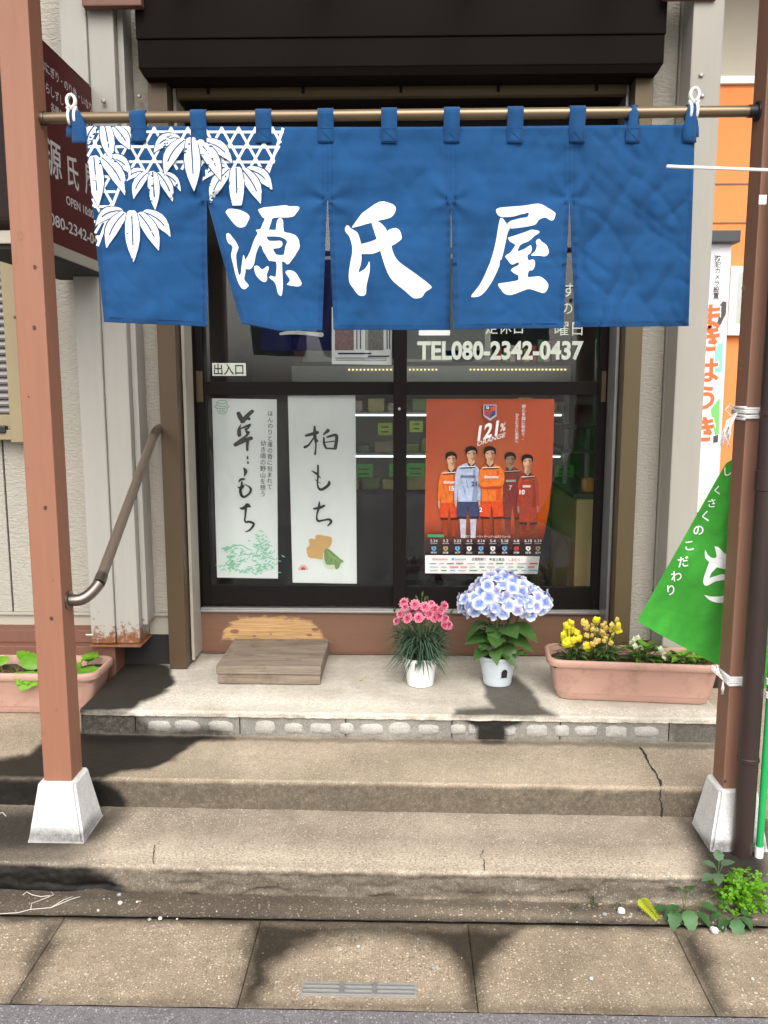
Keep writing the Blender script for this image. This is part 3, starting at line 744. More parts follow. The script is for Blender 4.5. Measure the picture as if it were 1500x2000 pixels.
# ------------------------------------------------------------------ canopy posts on white bases
PF = 2.50                                            # front face of the posts
def post(name, xl, label, m, zt=2.84, basex=None):
    W = .090
    e = empty(name, (xl + W / 2, PF + W / 2, Z1), label, 'post', 'canopy posts')
    zb = Z1 + .185
    mb = MB().box(xl, xl + W, PF, PF + W, zb, zt, .004); mb.build('timber', m, e)
    cx, cy = xl + W / 2, PF + W / 2
    b0, b1 = .088, .060
    v = [(cx + s * w, cy + t_ * w, z) for z, w in ((Z1 - .01, b0 + .003), (Z1 + .008, b0), (zb - .006, b1), (zb + .001, b1 - .007)) for s, t_ in ((-1, -1), (1, -1), (1, 1), (-1, 1))]
    f = [(l * 4 + k, l * 4 + (k + 1) % 4, l * 4 + 4 + (k + 1) % 4, l * 4 + 4 + k) for l in range(3) for k in range(4)] + [(12, 13, 14, 15)]
    o = mesh('concrete_base', v, f, MAT['footing'], e)
    bm = bmesh.new(); bm.from_mesh(o.data); bmesh.ops.bevel(bm, geom=[ed for ed in bm.edges if abs(ed.verts[0].co.z - ed.verts[1].co.z) > .05], offset=.008, segments=2, affect='EDGES'); bmesh.ops.subdivide_edges(bm, edges=bm.edges[:], cuts=9, use_grid_fill=True); bm.to_mesh(o.data); bm.free()
    paint(o, 'mould', [([(50, 1618), (160, 1622), (172, 1605), (200, 1585), (205, 1600), (170, 1650), (50, 1645)], 7, .75), ([(1345, 1600), (1362, 1625), (1390, 1642), (1500, 1640), (1500, 1680), (1380, 1670), (1340, 1625)], 7, .8)], 10)
    return e
xpl = XY(84, 1500, PF); xpr = XY(1392.5, 1500, PF + .09)
pl_ = post('canopy_post', xpl, 'salmon painted timber post on white base, left of the steps', MAT['post'])
pr_ = post('canopy_post', xpr, 'darker painted timber post on white base, right of the steps', MAT['post_dark'])
def knots(e, lst, y, m='knot'):
    for kx, ky, r, mm in lst:
        p = PY(kx, ky, y)
        vv = [p + Vector((math.cos(a) * r * random.uniform(.8, 1.1), -.0009, math.sin(a) * r * 1.25 * random.uniform(.85, 1.1))) for a in [i * math.pi / 5 for i in range(10)]]
        MB().add(vv, [tuple(range(10))]).build('knot', MAT[mm], e)
knots(pl_, [(40, 460, .011, 'knot2'), (68, 522, .0055, 'knot'), (67, 640, .006, 'knot'), (29, 620, .004, 'knot'), (56, 775, .0025, 'knot'), (37, 686, .003, 'knot2'), (54, 915, .0045, 'knot2'), (89, 992, .006, 'knot'), (104, 1134, .005, 'knot2'), (101, 1208, .006, 'knot'), (111, 1387, .0055, 'knot2'), (84, 1432, .005, 'knot2'), (112, 1501, .0035, 'knot2')], PF)
knots(pr_, [(1452, 563, .006, 'knot'), (1447, 720, .004, 'knot'), (1446, 1025, .006, 'knot2'), (1416, 1526, .0045, 'knot'), (1425, 1360, .004, 'knot2')], PF)

# canopy overhead: front beam, rafters, ledger, pale corrugated sheet
can = empty('canopy_roof', (0, 2.55, 2.84), 'brown timber canopy frame over the entrance, just above the noren', 'canopy')
xcl, xcr = xpl - .28, xpr + .38
zc_ = 2.842
box('front_beam', xcl, xcr, PF - .005, PF + .098, zc_, zc_ + .12, MAT['beam'], can, .004)
zled = ZY(280, 33, 3.50)
for a, b in ((XY(178, 20, 3.50), sx0 + .04), (sx1 - .03, XY(1382, 10, 3.50) + .0)):
    box('ledger_beam', a, b, 3.40, 3.4395 if a < 0 else 3.4195, zled, zled + .13, MAT['beam'], can, .004)
for k in range(6):
    x = xcl + .05 + (xcr - xcl - .1) * k / 5
    v = []
    for (y, z) in ((2.0, zc_ + .07), (3.44, zled + .14)):
        v += [(x - .022, y, z), (x + .022, y, z), (x + .022, y, z + .06), (x - .022, y, z + .06)]
    mesh('rafter', v, [(0, 3, 2, 1), (4, 5, 6, 7), (0, 1, 5, 4), (1, 2, 6, 5), (2, 3, 7, 6), (3, 0, 4, 7)], MAT['beam'], can)
def poly_mat():
    t = NT('frosted_roof_sheet')
    tr = t.new('ShaderNodeBsdfTranslucent'); tr.inputs[0].default_value = (.8, .8, .78, 1)
    tp = t.new('ShaderNodeBsdfTransparent'); tp.inputs[0].default_value = (.93, .93, .92, 1)
    mx = t.new('ShaderNodeMixShader'); mx.inputs[0].default_value = .85
    t.l.new(tr.outputs[0], mx.inputs[1]); t.l.new(tp.outputs[0], mx.inputs[2]); t.l.new(mx.outputs[0], t.out.inputs[0]); return t.m
MAT['roof_sheet'] = poly_mat()
gridfn('corrugated_sheet', lambda u, v: (xcl + (xcr - xcl) * u, 1.98 + 1.46 * v, zc_ + .14 + (zled - zc_ + .06) * v + .008 * math.sin(u * 190)), 240, 2, MAT['roof_sheet'], can)

# ------------------------------------------------------------------ noren rod
YR = PF + .045
rz0 = ZY(90, 231, YR); rz1 = ZY(1450, 217.5, YR)
xr0, xr1 = xpl + .090, xpr
rod = empty('noren_rod', (0, YR, rz0), 'brass brown metal rod spanning between the two posts', 'rod')
def rodz(x): return rz0 + (rz1 - rz0) * (x - xr0) / (xr1 - xr0)
autosmooth(MB().tube([(xr0 + .012, YR, rodz(xr0)), (xr1 - .026, YR, rodz(xr1 - .026))], .0155, 24).build('tube', MAT['rod'], rod))
autosmooth(MB().tube([(xr0, YR, rodz(xr0)), (xr0 + .012, YR, rodz(xr0))], .02, 24).build('end_cap', MAT['rail_joint'], rod))
autosmooth(MB().tube([(xr1 - .028, YR, rodz(xr1)), (xr1 - .006, YR, rodz(xr1)), (xr1 - .006, YR, rodz(xr1)), (xr1, YR, rodz(xr1))], [.0175, .0175, .027, .027], 24).build('end_cap', MAT['black_plastic'], rod))

# ------------------------------------------------------------------ noren
YN = YR - .012
nor = empty('noren', PY(760, 250, YN), 'indigo noren curtain with white characters and bamboo leaf print hung over the door', 'noren')
SLT = [(403, 388), (640, 390), (881, 390), (1113, 388)]
def crease(x, y):
    w = 0.0
    w += .016 * noise.noise(Vector((x / 130, y / 170, 3.1))) + .0075 * noise.noise(Vector((x / 55 + y / 120, y / 62, 8.2))) + .0022 * noise.noise(Vector((x / 120 - y / 90, y / 18, 1.2)))
    k5 = min(1, max(0, (x - 1060) / 80)); k1 = min(1, max(0, (430 - x) / 60)) * min(1, max(0, (420 - y) / 60))
    xd, yd = x + (y - 250) * .32 + 22 * noise.noise(Vector((x / 70, y / 70, 4))), y
    rn = 1 - abs(noise.noise(Vector((xd / 44, yd / 170, 5.5)))) * 2.4
    rm_ = 1 - abs(noise.noise(Vector(((x - y * .9) / 60, (x + y) / 190, 7.7)))) * 2.6
    w += (k5 * .007 + k1 * .003 + .0036) * max(0, rn) ** 2.2 + (k5 * .0035 + .0018) * max(0, rm_) ** 2.5
    w += k1 * .0014 * math.sin((y - x * .45) / 9.5)
    for sx_, sy_ in SLT:
        dx, dy = x - sx_, y - sy_; r = math.hypot(dx, dy) + 1e-6
        if r < 130:
            a = math.atan2(dy, abs(dx))
            w += .0065 * math.exp(-r / 60) * math.cos(a * 5 + .6) * min(1, r / 10)
        if dy > 0 and abs(dx) < 26: w += .0012 * math.sin(y / 3.3) * (1 - abs(dx) / 26)
        if dy <= 0 and abs(dx) < 16: w += .0009 * math.sin(y / 2.7) * (1 - abs(dx) / 16)
    # loose lower halves lean a little
    lo = max(0, y - 388) / 250
    ph = [(165, 403, .010), (403, 640, -.022), (640, 881, .004), (881, 1113, -.006), (1113, 1360, .012)]
    for a, b, d in ph:
        if a <= x < b: w += lo * (d + .016 * math.sin((x - a) / (b - a) * math.pi * 2 + d * 200) * lo)
    return w
def EL(y): return 165 + (203 - 165) * max(0, (y - 245) / 385) ** 1.0
def ER(y): return 1358 - 13 * max(0, (y - 240) / 397)
def top(x): return 244 + 5 * math.exp(-((x - 760) / 500) ** 2) - 2 * (x - 165) / 1190
PANB = [[lambda y: EL(y), lambda y: 403 + 2 * (y - 388) / 245], [lambda y: 403.6 + 68 * ((y - 388) / 245) ** 1.05, lambda y: 639 - 10 * (y - 390) / 255],
        [lambda y: 640.6 + 11 * (y - 390) / 255, lambda y: 880.5 - 1 * (y - 390) / 250], [lambda y: 881.2 + 5 * (y - 390) / 250, lambda y: 1112.5 - 12 * (y - 388) / 252], [lambda y: 1113.2 + 9 * (y - 388) / 250, lambda y: ER(y)]]
BOT = [lambda t: 629 + 9 * t, lambda t: 632 + 14 * min(1, t * 2.2), lambda t: 644 + 1 * t, lambda t: 643 - 2 * t, lambda t: 639 - 2 * t]
NC, NU, NL = 44, 22, 48
def build_noren():
    V, Fc = [], []
    def vert(x, y, extra=0.0):
        V.append(PY(x, y, YN + crease(x, y) + extra)); return len(V) - 1
    tops = [165, 403, 640, 881, 1113, 1358]
    upper = []
    xsu = []
    for p in range(5):
        for c in range(NC): xsu.append((p, c / NC))
    xsu.append((4, 1.0))
    YS = 389.0
    for r_ in range(NU + 1):
        row = []
        for p, t_ in xsu:
            xt = tops[p] + (tops[p + 1] - tops[p]) * t_
            yy = top(xt) + (YS - top(xt)) * r_ / NU
            L = EL(yy) if p == 0 else tops[p]; Rr = ER(yy) if p == 4 else tops[p + 1]
            row.append(vert(L + (Rr - L) * t_, yy))
        upper.append(row)
    for r_ in range(NU):
        for c in range(len(xsu) - 1): Fc.append((upper[r_][c], upper[r_][c + 1], upper[r_ + 1][c + 1], upper[r_ + 1][c]))
    for p in range(5):
        prev = [upper[NU][p * NC + c] for c in range(NC + 1)]
        for r_ in range(1, NL + 1):
            row = []
            for c in range(NC + 1):
                t_ = c / NC; yy = YS + (BOT[p](t_) - YS) * r_ / NL
                L, Rr = PANB[p][0](yy), PANB[p][1](yy)
                hem = 0.0
                row.append(vert(L + (Rr - L) * t_, yy, hem))
            for c in range(NC): Fc.append((prev[c], prev[c + 1], row[c + 1], row[c]))
            prev = row
    return V, Fc
V, Fc = build_noren()
nc = mesh('cloth', V, Fc, MAT['noren'], nor, True)
md = nc.modifiers.new('thickness', 'SOLIDIFY'); md.thickness = .0012
md.offset = 1.0

def poly_mesh(polys, lift, mb, cell=9.0, surf=None):
    cell = min(cell, 6.0)
    """fill photo-pixel polygons (first = outline, rest = holes), cut them fine and lay them on the cloth"""
    for pl in polys:
        rings = [[Vector((a, b, 0)) for a, b in ring] for ring in (pl if isinstance(pl[0][0], (tuple, list)) else [pl])]
        flat_ = [v for ring in rings for v in ring]
        tri = tessellate_polygon(rings)
        bm = bmesh.new(); bv = [bm.verts.new(v) for v in flat_]
        for t_ in tri:
            try: bm.faces.new([bv[i] for i in t_])
            except ValueError: pass
        x0, x1 = min(v.x for v in flat_), max(v.x for v in flat_); y0, y1 = min(v.y for v in flat_), max(v.y for v in flat_)
        k = math.ceil(x0 / cell) * cell
        while k < x1:
            bmesh.ops.bisect_plane(bm, geom=bm.verts[:] + bm.edges[:] + bm.faces[:], plane_co=(k, 0, 0), plane_no=(1, 0, 0)); k += cell
        k = math.ceil(y0 / cell) * cell
        while k < y1:
            bmesh.ops.bisect_plane(bm, geom=bm.verts[:] + bm.edges[:] + bm.faces[:], plane_co=(0, k, 0), plane_no=(0, 1, 0)); k += cell
        bm.verts.index_update()
        fs = []
        for f in bm.faces:
            f.normal_update(); idx = tuple(v.index for v in f.verts)
            fs.append(idx if f.normal.z > 0 else idx[::-1])
        mb.add([surf(v.co.x, v.co.y, lift) for v in bm.verts], fs); bm.free()
        lift += .00015
    return mb
def on_noren(x, y, lift): return PY(x, y, YN + crease(x, y) - .0008 - lift)
def Zm(pts, o, s): return [(o[0] + a / s, o[1] + b / s) for a, b in pts]
def spl(pts, n=3):
    """closed Catmull-Rom smoothing"""
    out = []; m_ = len(pts)
    for i in range(m_):
        p0, p1, p2, p3 = (Vector(pts[(i + k) % m_]) for k in (-1, 0, 1, 2))
        sharp = (p1 - p0).length > 0 and (p2 - p1).length > 0 and (p1 - p0).normalized().dot((p2 - p1).normalized()) < .25
        for j in range(n):
            t_ = j / n
            q = .5 * ((2 * p1) + (p2 - p0) * t_ + (2 * p0 - 5 * p1 + 4 * p2 - p3) * t_ ** 2 + (3 * p1 - p0 - 3 * p2 + p3) * t_ ** 3)
            if sharp or n == 1: q = p1.lerp(p2, t_)
            out.append((q.x, q.y))
    return out
o1, k1 = (430, 380), 8.3333
GEN = [spl(Zm(p, o1, k1)) for p in (
    [(100, 265), (150, 232), (290, 245), (400, 285), (465, 335), (475, 385), (440, 460), (400, 520), (315, 535), (240, 490), (150, 380), (95, 300)],
    [(100, 650), (130, 630), (165, 650), (195, 690), (250, 760), (295, 850), (290, 890), (262, 970), (260, 1040), (275, 1180), (310, 1320), (335, 1290), (345, 1200), (360, 1080), (375, 990), (385, 985), (398, 1020), (410, 1200), (412, 1260), (390, 1380), (460, 1470), (440, 1510), (390, 1540), (340, 1510), (300, 1440), (270, 1360), (245, 1280), (215, 1150), (180, 1000), (195, 900), (205, 860), (180, 820), (140, 795), (110, 740)],
    [(620, 240), (700, 212), (800, 200), (900, 190), (1060, 175), (1130, 190), (1270, 195), (1285, 235), (1240, 300), (1190, 355), (1080, 372), (870, 380), (830, 450), (790, 570), (750, 690), (650, 810), (590, 940), (565, 1060), (545, 1140), (500, 1205), (460, 1215), (410, 1195), (400, 1080), (440, 1020), (490, 920), (530, 800), (570, 700), (610, 630), (580, 575), (650, 565), (690, 480), (725, 390), (690, 370), (650, 310)],
    [(550, 1185), (580, 1158), (620, 1165), (685, 1218), (760, 1168), (790, 1180), (785, 1230), (760, 1300), (765, 1380), (740, 1420), (700, 1420), (640, 1380), (580, 1300)],
    [(1065, 1270), (1095, 1235), (1170, 1240), (1235, 1280), (1290, 1370), (1325, 1445), (1300, 1485), (1240, 1495), (1100, 1470), (1095, 1450), (1135, 1400), (1110, 1340)])]
GEN.append([spl(Zm([(740, 620), (790, 570), (905, 575), (920, 460), (940, 405), (970, 385), (1010, 400), (1025, 450), (1035, 600), (1120, 625), (1220, 660), (1275, 730), (1290, 800), (1285, 880), (1120, 1130), (1060, 1110), (1005, 1090), (1010, 1250), (1020, 1450), (1010, 1600), (985, 1655), (945, 1620), (925, 1540), (900, 1450), (860, 1400), (795, 1350), (820, 1318), (905, 1340), (920, 1200), (905, 1090), (800, 1080), (740, 980), (700, 920), (680, 850), (640, 800), (690, 710)], o1, k1), 2),
            spl(Zm([(760, 680), (900, 680), (1010, 700), (1080, 745), (1085, 790), (1060, 850), (1045, 960), (1010, 985), (930, 980), (900, 960), (860, 880), (960, 870), (1010, 830), (1010, 780), (970, 750), (800, 755)], o1, k1), 2)])
o2, k2 = (660, 380), 7.5
SHI = [spl(Zm(p, o2, k2)) for p in (
    [(215, 460), (340, 290), (400, 240), (610, 105), (760, 125), (835, 170), (845, 230), (810, 300), (750, 345), (560, 390), (250, 478)],
    [(105, 530), (120, 460), (155, 455), (190, 495), (270, 545), (305, 600), (340, 730), (345, 855), (340, 1000), (300, 1145), (380, 1100), (430, 1040), (460, 975), (468, 1030), (460, 1150), (420, 1320), (412, 1440), (380, 1480), (320, 1480), (270, 1440), (230, 1380), (170, 1290), (160, 1150), (185, 980), (210, 850), (205, 740), (170, 620)],
    [(320, 728), (440, 700), (565, 650), (720, 535), (790, 500), (860, 495), (905, 530), (930, 600), (925, 660), (790, 750), (620, 825), (520, 862), (440, 870), (325, 855)],
    [(495, 400), (540, 385), (610, 405), (680, 470), (725, 550), (780, 740), (810, 850), (890, 980), (1150, 1170), (1360, 1335), (1350, 1380), (1280, 1430), (1230, 1500), (1150, 1520), (1090, 1505), (980, 1410), (820, 1280), (740, 1170), (690, 1050), (650, 920), (620, 820), (565, 640), (510, 470)])]
o3 = (910, 380)
YA = [spl(Zm(p, o3, k2)) for p in (
    [(440, 240), (470, 200), (560, 185), (850, 162), (1000, 138), (1100, 140), (1200, 195), (1300, 260), (1310, 300), (1290, 360), (1255, 380), (1210, 360), (1155, 335), (1070, 370), (1020, 435), (920, 465), (700, 495), (645, 490), (610, 430), (620, 410), (670, 380), (800, 345), (900, 328), (915, 265), (800, 290), (700, 320), (560, 330), (480, 310)],
    [(500, 355), (520, 340), (550, 360), (600, 430), (640, 490), (610, 570), (580, 700), (540, 880), (490, 1040), (430, 1180), (360, 1310), (270, 1430), (190, 1490), (90, 1503), (80, 1485), (100, 1450), (190, 1340), (280, 1170), (370, 950), (430, 730), (460, 560), (480, 440)],
    [(620, 630), (700, 605), (880, 545), (960, 515), (1060, 530), (1075, 560), (1000, 610), (920, 680), (800, 735), (760, 835), (850, 800), (950, 740), (965, 780), (950, 850), (900, 895), (920, 965), (980, 950), (1010, 985), (1005, 1060), (970, 1110), (920, 1120), (915, 1210), (1060, 1198), (1130, 1225), (1200, 1300), (1200, 1370), (1160, 1430), (1110, 1438), (940, 1385), (860, 1400), (700, 1460), (620, 1470), (560, 1445), (510, 1385), (475, 1305), (640, 1280), (770, 1250), (770, 1190), (720, 1160), (655, 1110), (680, 1080), (770, 1030), (765, 990), (690, 1025), (650, 1010), (600, 945), (575, 905), (600, 880), (650, 850), (700, 780), (720, 730), (650, 690)],
    [(1025, 690), (1050, 655), (1080, 652), (1110, 690), (1170, 730), (1200, 780), (1215, 840), (1200, 880), (1150, 905), (1080, 895), (970, 895), (960, 880), (1010, 835), (1030, 790), (1040, 745)])]
for nm, ch in (('first', GEN), ('second', SHI), ('third', YA)):
    o = poly_mesh(ch, .0002, MB(), 9, on_noren).build('printed_character', MAT['noren_white'], nc, True)
# turned hems along the slits, sides and bottom
MAT['noren_hem'] = cloth('indigo_cotton_double', (.0072, .054, .155), var=.25)
for p in range(5):
    ys = [392 + (BOT[p](.5) - 2 - 392) * i / 30 for i in range(31)]
    for side, wd in ((0, 8.5), (1, -8.5)):
        e_ = [(PANB[p][side](y) + (.4 if wd > 0 else -.4), y) for y in ys]
        yb_ = BOT[p](0 if side == 0 else 1) - .6
        e_[-1] = (PANB[p][side](yb_) + (.4 if wd > 0 else -.4), yb_)
        poly_mesh([e_ + [(x + wd, y) for x, y in e_[::-1]]], -.0001, MB(), 6, on_noren).build('hem', MAT['noren_hem'], nc, True)
    L_, R_ = PANB[p][0](BOT[p](0)) + 9, PANB[p][1](BOT[p](1)) - 9
    e_ = [(L_ + (R_ - L_) * i / 20, BOT[p](i / 20) - .6) for i in range(21)]
    poly_mesh([e_ + [(x, y - 9) for x, y in e_[::-1]]], -.0001, MB(), 6, on_noren).build('hem', MAT['noren_hem'], nc, True)
for sx_, sy_ in SLT:
    for dx in (-9, 0, 9):
        ln = [(sx_ + dx, 262), (sx_ + dx, sy_ - 2)]
        poly_mesh([[(ln[0][0] - .8, 266), (ln[0][0] + .8, 266), (ln[0][0] + .8, sy_ - 1), (ln[0][0] - .8, sy_ - 1)]], -.0002, MB(), 6, on_noren).build('seam', MAT['noren_hem'], nc, True)
# bamboo leaves: dark outline, white leaf, dark vein
def leafpoly(b, t_, w, bend=0.0, blunt=False, a0=0.0, clip=None):
    b, t_ = Vector(b), Vector(t_); d = t_ - b; L = d.length; d.normalize(); n_ = Vector((-d.y, d.x))
    prof = [(0, .18), (.03, .30), (.10, .37), (.25, .46), (.42, .5), (.58, .46), (.74, .33), (.88, .16), (1, .0)]
    if blunt: prof = [(0, .24), (.04, .34), (.12, .40), (.3, .48), (.5, .5), (.7, .46), (.86, .38), (1, .30)]
    Lf, Rt = [], []
    for s_, h in prof:
        c = b + d * (L * s_) + n_ * (bend * L * 4 * s_ * (1 - s_))
        Lf.append(c + n_ * (w * h)); Rt.append(c - n_ * (w * h))
    pts = [(p.x, p.y) for p in Lf] + [(p.x, p.y) for p in Rt[::-1]]
    vein = [b + d * (L * s_) + n_ * (bend * L * 4 * s_ * (1 - s_)) for s_ in (.02, .18, .36, .52, .68)]
    vw = 1.3
    vp = [(p.x + n_.x * vw, p.y + n_.y * vw) for p in vein] + [(p.x - n_.x * vw, p.y - n_.y * vw) for p in vein[::-1]]
    return pts, vp
def clampc(pts): return [(max(x, EL(y) + 1.0), max(y, top(max(x, 165)) + 1.0)) for x, y in pts]
CL = [((207, 246), [((184, 246), (169, 288), 24, .12), ((232, 246), (256, 270), 22, -.10), ((222, 246), (253, 292), 24, -.06), ((204, 240), (217, 312), 27, .0)]),
      ((186, 305), [((174, 312), (163, 346), 18, .1), ((207, 308), (256, 340), 24, -.16), ((197, 306), (244, 382), 28, -.10), ((183, 304), (192, 404), 31, .0)]),
      ((299, 335), [((286, 336), (245, 356), 17, .20), ((290, 336), (261, 389), 20, .12), ((314, 338), (353, 374), 17, -.14), ((308, 337), (337, 394), 20, -.08), ((298, 334), (303, 410), 23, .0)]),
      ((372, 270), [((352, 270), (300, 299), 24, .20), ((362, 272), (322, 343), 27, .12), ((393, 276), (454, 319), 25, -.14), ((385, 275), (431, 353), 28, -.08), ((373, 268), (379, 374), 31, .0)]),
      ((461, 328), [((445, 328), (394, 355), 20, .2), ((449, 329), (411, 397), 26, .1), ((480, 330), (532, 372), 25, -.14), ((472, 330), (509, 398), 27, -.07), ((461, 326), (463, 401), 29, .0)]),
      ((258, 412), [((240, 412), (186, 442), 22, .18), ((244, 415), (208, 485), 26, .10), ((279, 414), (333, 463), 25, -.13), ((270, 416), (310, 490), 27, -.07), ((257, 411), (261, 512), 29, .0)])]
lift = .0009
for ci, (c, lv) in enumerate(CL):
    dk, wh, vn = MB(), MB(), MB()
    for li, (b, t_, w, bd) in enumerate(lv):
        bl = (ci == 4 and li == 4)
        d_, _ = leafpoly(b, (Vector(t_) + (Vector(t_) - Vector(b)).normalized() * 2.0), w + 4.5, bd, bl)
        p_, vp = leafpoly(b, t_, w, bd, bl)
        poly_mesh([clampc(d_)], lift, dk, 9, on_noren); poly_mesh([clampc(p_)], lift + .00022, wh, 9, on_noren); poly_mesh([clampc(vp)], lift + .00044, vn, 9, on_noren)
        lift += .0006
    lp = wh.build('bamboo_leaf_print', MAT['noren_white'], nc, True)
    dk.build('leaf_outline', MAT['noren'], lp, True); vn.build('leaf_vein', MAT['noren'], lp, True)
    lift = {0: .0012, 1: .0009, 2: .0034, 3: .0012, 4: .0009, 5: .0009}[ci]
# basket lattice
REG = [(165, 246), (557, 250), (524, 346), (486, 338), (440, 338), (400, 345), (352, 330), (300, 338), (262, 330), (240, 356), (228, 372), (183, 498), (172, 480), (160, 300)]
def inreg(x, y):
    return sdf(np.array([x]), np.array([y]), REG)[0] > 0
lat = MB()
def bar(p, q, w, lf):
    p, q = Vector(p), Vector(q); d = q - p; L = d.length; d.normalize(); n_ = Vector((-d.y, d.x)) * w / 2
    n = int(L / 6) + 1
    for i in range(n):
        a, b = p + d * (L * i / n), p + d * (L * (i + 1) / n); m_ = (a + b) / 2
        if inreg(m_.x, m_.y) and m_.x > EL(m_.y) + 1.5:
            lat.add([on_noren(*(a + n_), lf), on_noren(*(a - n_), lf), on_noren(*(b - n_), lf), on_noren(*(b + n_), lf)], [(0, 1, 2, 3)])
for k in range(10): bar((160, 257 + k * 29.3), (560, 258 + k * 29.3), 5, .0002)
for k in range(-14, 22):
    x0_ = 165 + k * 33.0
    bar((x0_, 243), (x0_ + 160, 243 + 160 * 1.78), 5, .0003)
    bar((x0_ + 8, 243), (x0_ + 8 - 160, 243 + 160 * 1.78), 5, .0004)
REG = [(0, 0), (2000, 0), (2000, 2000), (0, 2000)]
bar((553, 250), (521, 346), 5.5, .0005); bar((236, 358), (184, 497), 5.5, .0005)
lat.build('basket_lattice_print', MAT['noren_white'], nc, True)
# hanging loops
def loop(px_, w_px, twist=0.0, lean=0.0):
    c = PY(px_, 262, YN); k = depth(c) / FPX; w = w_px * k / 2
    xz = c.x; zr = rodz(xz)
    path = []
    for yy in (279, 272, 262, 252, 246): path.append(PY(px_, yy, YN + crease(px_, yy) - .0042 - (.001 if yy == 279 else 0)))
    r_ = .0185
    for a in range(-10, 200, 15):
        an = R(a); path.append(Vector((xz, YR - r_ * math.cos(an), zr + r_ * math.sin(an))))
    path.append(PY(px_, 250, YN + .010)); path.append(PY(px_, 268, YN + .006))
    v, f = [], []
    for i, p in enumerate(path):
        hw = w * (1 - twist * math.exp(-((i - 8) / 4.0) ** 2)); dx = lean * max(0, i - 3) * k * .6
        if i > 12: dx = lean * 9 * k * .6
        v += [p + Vector((-hw + dx, 0, 0)), p + Vector((hw + dx, 0, 0))]
        if i: f.append((2 * i - 2, 2 * i - 1, 2 * i + 1, 2 * i))
    o = mesh('hanging_loop', v, f, MAT['noren'], nor, True)
    sm = o.modifiers.new('thickness', 'SOLIDIFY'); sm.thickness = .0014; sm.offset = 0
    if lean == 0:
        st = MB()
        q = [(px_ - w_px * .44, 250), (px_ + w_px * .44, 250), (px_ + w_px * .44, 275), (px_ - w_px * .44, 275)]
        for a, b in ((q[0], q[1]), (q[1], q[2]), (q[2], q[3]), (q[3], q[0]), (q[0], q[2])):
            st.tube([PY(*a, YN + crease(px_, 262) - .0066), PY(*b, YN + crease(px_, 262) - .0066)], .0007, 4)
        st.build('stitching', MAT['noren'], o)
for px_ in (270, 388, 515, 636, 760, 882, 1006, 1127): loop(px_, 31)
loop(1236, 29, .78); loop(155, 30, .35, -2.0); loop(1347, 26, .3, .9)
# clothes pegs holding the two ends on the rod
def peg(px_, side, label):
    x = XY(px_, 220, YR); z = rodz(x)
    e = empty('clothes_peg', (x, YR, z), label, 'clothes peg', 'white pegs on the noren rod')
    for dx in (-.0085, .0085):
        pts = []
        for a in range(-70, 200, 18):
            an = R(a); pts.append(Vector((x + dx, YR - .0215 * math.cos(an), z + .0215 * math.sin(an))))
        MB().tube(pts, .0042, 8).build('jaw', MAT['white_plastic'], e, True)
    for s in (-1, 1):
        pts = [Vector((x + .012 * math.cos(t_), YR - .012 + s * .004, z + .042 + .017 * math.sin(t_))) for t_ in [R(a) for a in range(-80, 261, 20)]]
        MB().tube(pts, .004, 8).build('handle', MAT['white_plastic'], e, True)
    autosmooth(MB().tube([(x - .015, YR - .010, z + .024), (x + .015, YR - .010, z + .024)], .0055, 10).build('spring_bar', MAT['white_plastic'], e))
peg(143, -1, 'white plastic clothes peg gripping the left end of the noren')
peg(1352, 1, 'white plastic clothes peg gripping the right end of the noren')

# ------------------------------------------------------------------ projecting sign at the left
XS = -1.221
zt0 = PX(76, 82, XS); zf0 = PX(190, 168, XS); zb0 = PX(96, 478, XS)
yn, yf = 2.74, PX(199, 200, XS).y
zt, zb = (zt0.z + zf0.z) / 2, zb0.z
sg = empty('projecting_sign', (XS - .09, yf, zb), 'dark red projecting shop sign with pale lettering behind the left post', 'sign')
rc = .05
prof = []
for cy, cz, a0 in ((yf - rc, zt - rc, 0), (yn + rc, zt - rc, 90), (yn + rc, zb + rc, 180), (yf - rc, zb + rc, 270)):
    for a in range(0, 91, 15): prof.append((cy + rc * math.cos(R(a0 + a)), cz + rc * math.sin(R(a0 + a))))
n = len(prof)
v = [(XS - .004, y, z) for y, z in prof] + [(XS - .19, y, z) for y, z in prof]
mesh('cabinet', v, [tuple(range(n)), tuple(range(2 * n - 1, n - 1, -1))] + [(i, i + n, (i + 1) % n + n, (i + 1) % n) for i in range(n)], MAT['sign_frame'], sg)
cyc, czc = (yn + yf) / 2, (zt + zb) / 2
v = [(XS, cyc + (y - cyc) * .97, czc + (z - czc) * .975) for y, z in prof]; v += [(XS - .003, y, z) for x, y, z in v]
mesh('face_panel', v, [tuple(range(n)), tuple(range(2 * n - 1, n - 1, -1))] + [(i, i + n, (i + 1) % n + n, (i + 1) % n) for i in range(n)], MAT['sign_red'], sg)
box('bottom_tray', XS - .20, XS + .004, yn + .02, yf - .01, zb - .030, zb + .012, MAT['jamb'], sg, .003)
box('bottom_tray_slot', XS - .20, XS + .005, yn + .03, yf - .02, zb - .046, zb - .031, MAT['dark_void'], sg, 0)
box('bracket', XS - .12, XS - .06, yf - .002, 3.443, zt - .12, zt - .07, MAT['bolt'], sg, .003)
box('bracket', XS - .12, XS - .06, yf - .002, 3.443, zb + .07, zb + .12, MAT['bolt'], sg, .003)
def s_text(s, px_, py_, em, bold=0., w=None):
    t = MB(); o = PX(px_, py_, XS); text_on(t, s, o + Vector((.0012, 0, 0)), (0, 1, 0), (0, 0, 1), em, w, bold); t.build('lettering', MAT['sign_text'], sg)
y_left = PX(80, 120, XS).y
span = yf - .03 - y_left
s_text('おにぎり・のり巻・いなりずし', 79, 131, .038, .008, span)
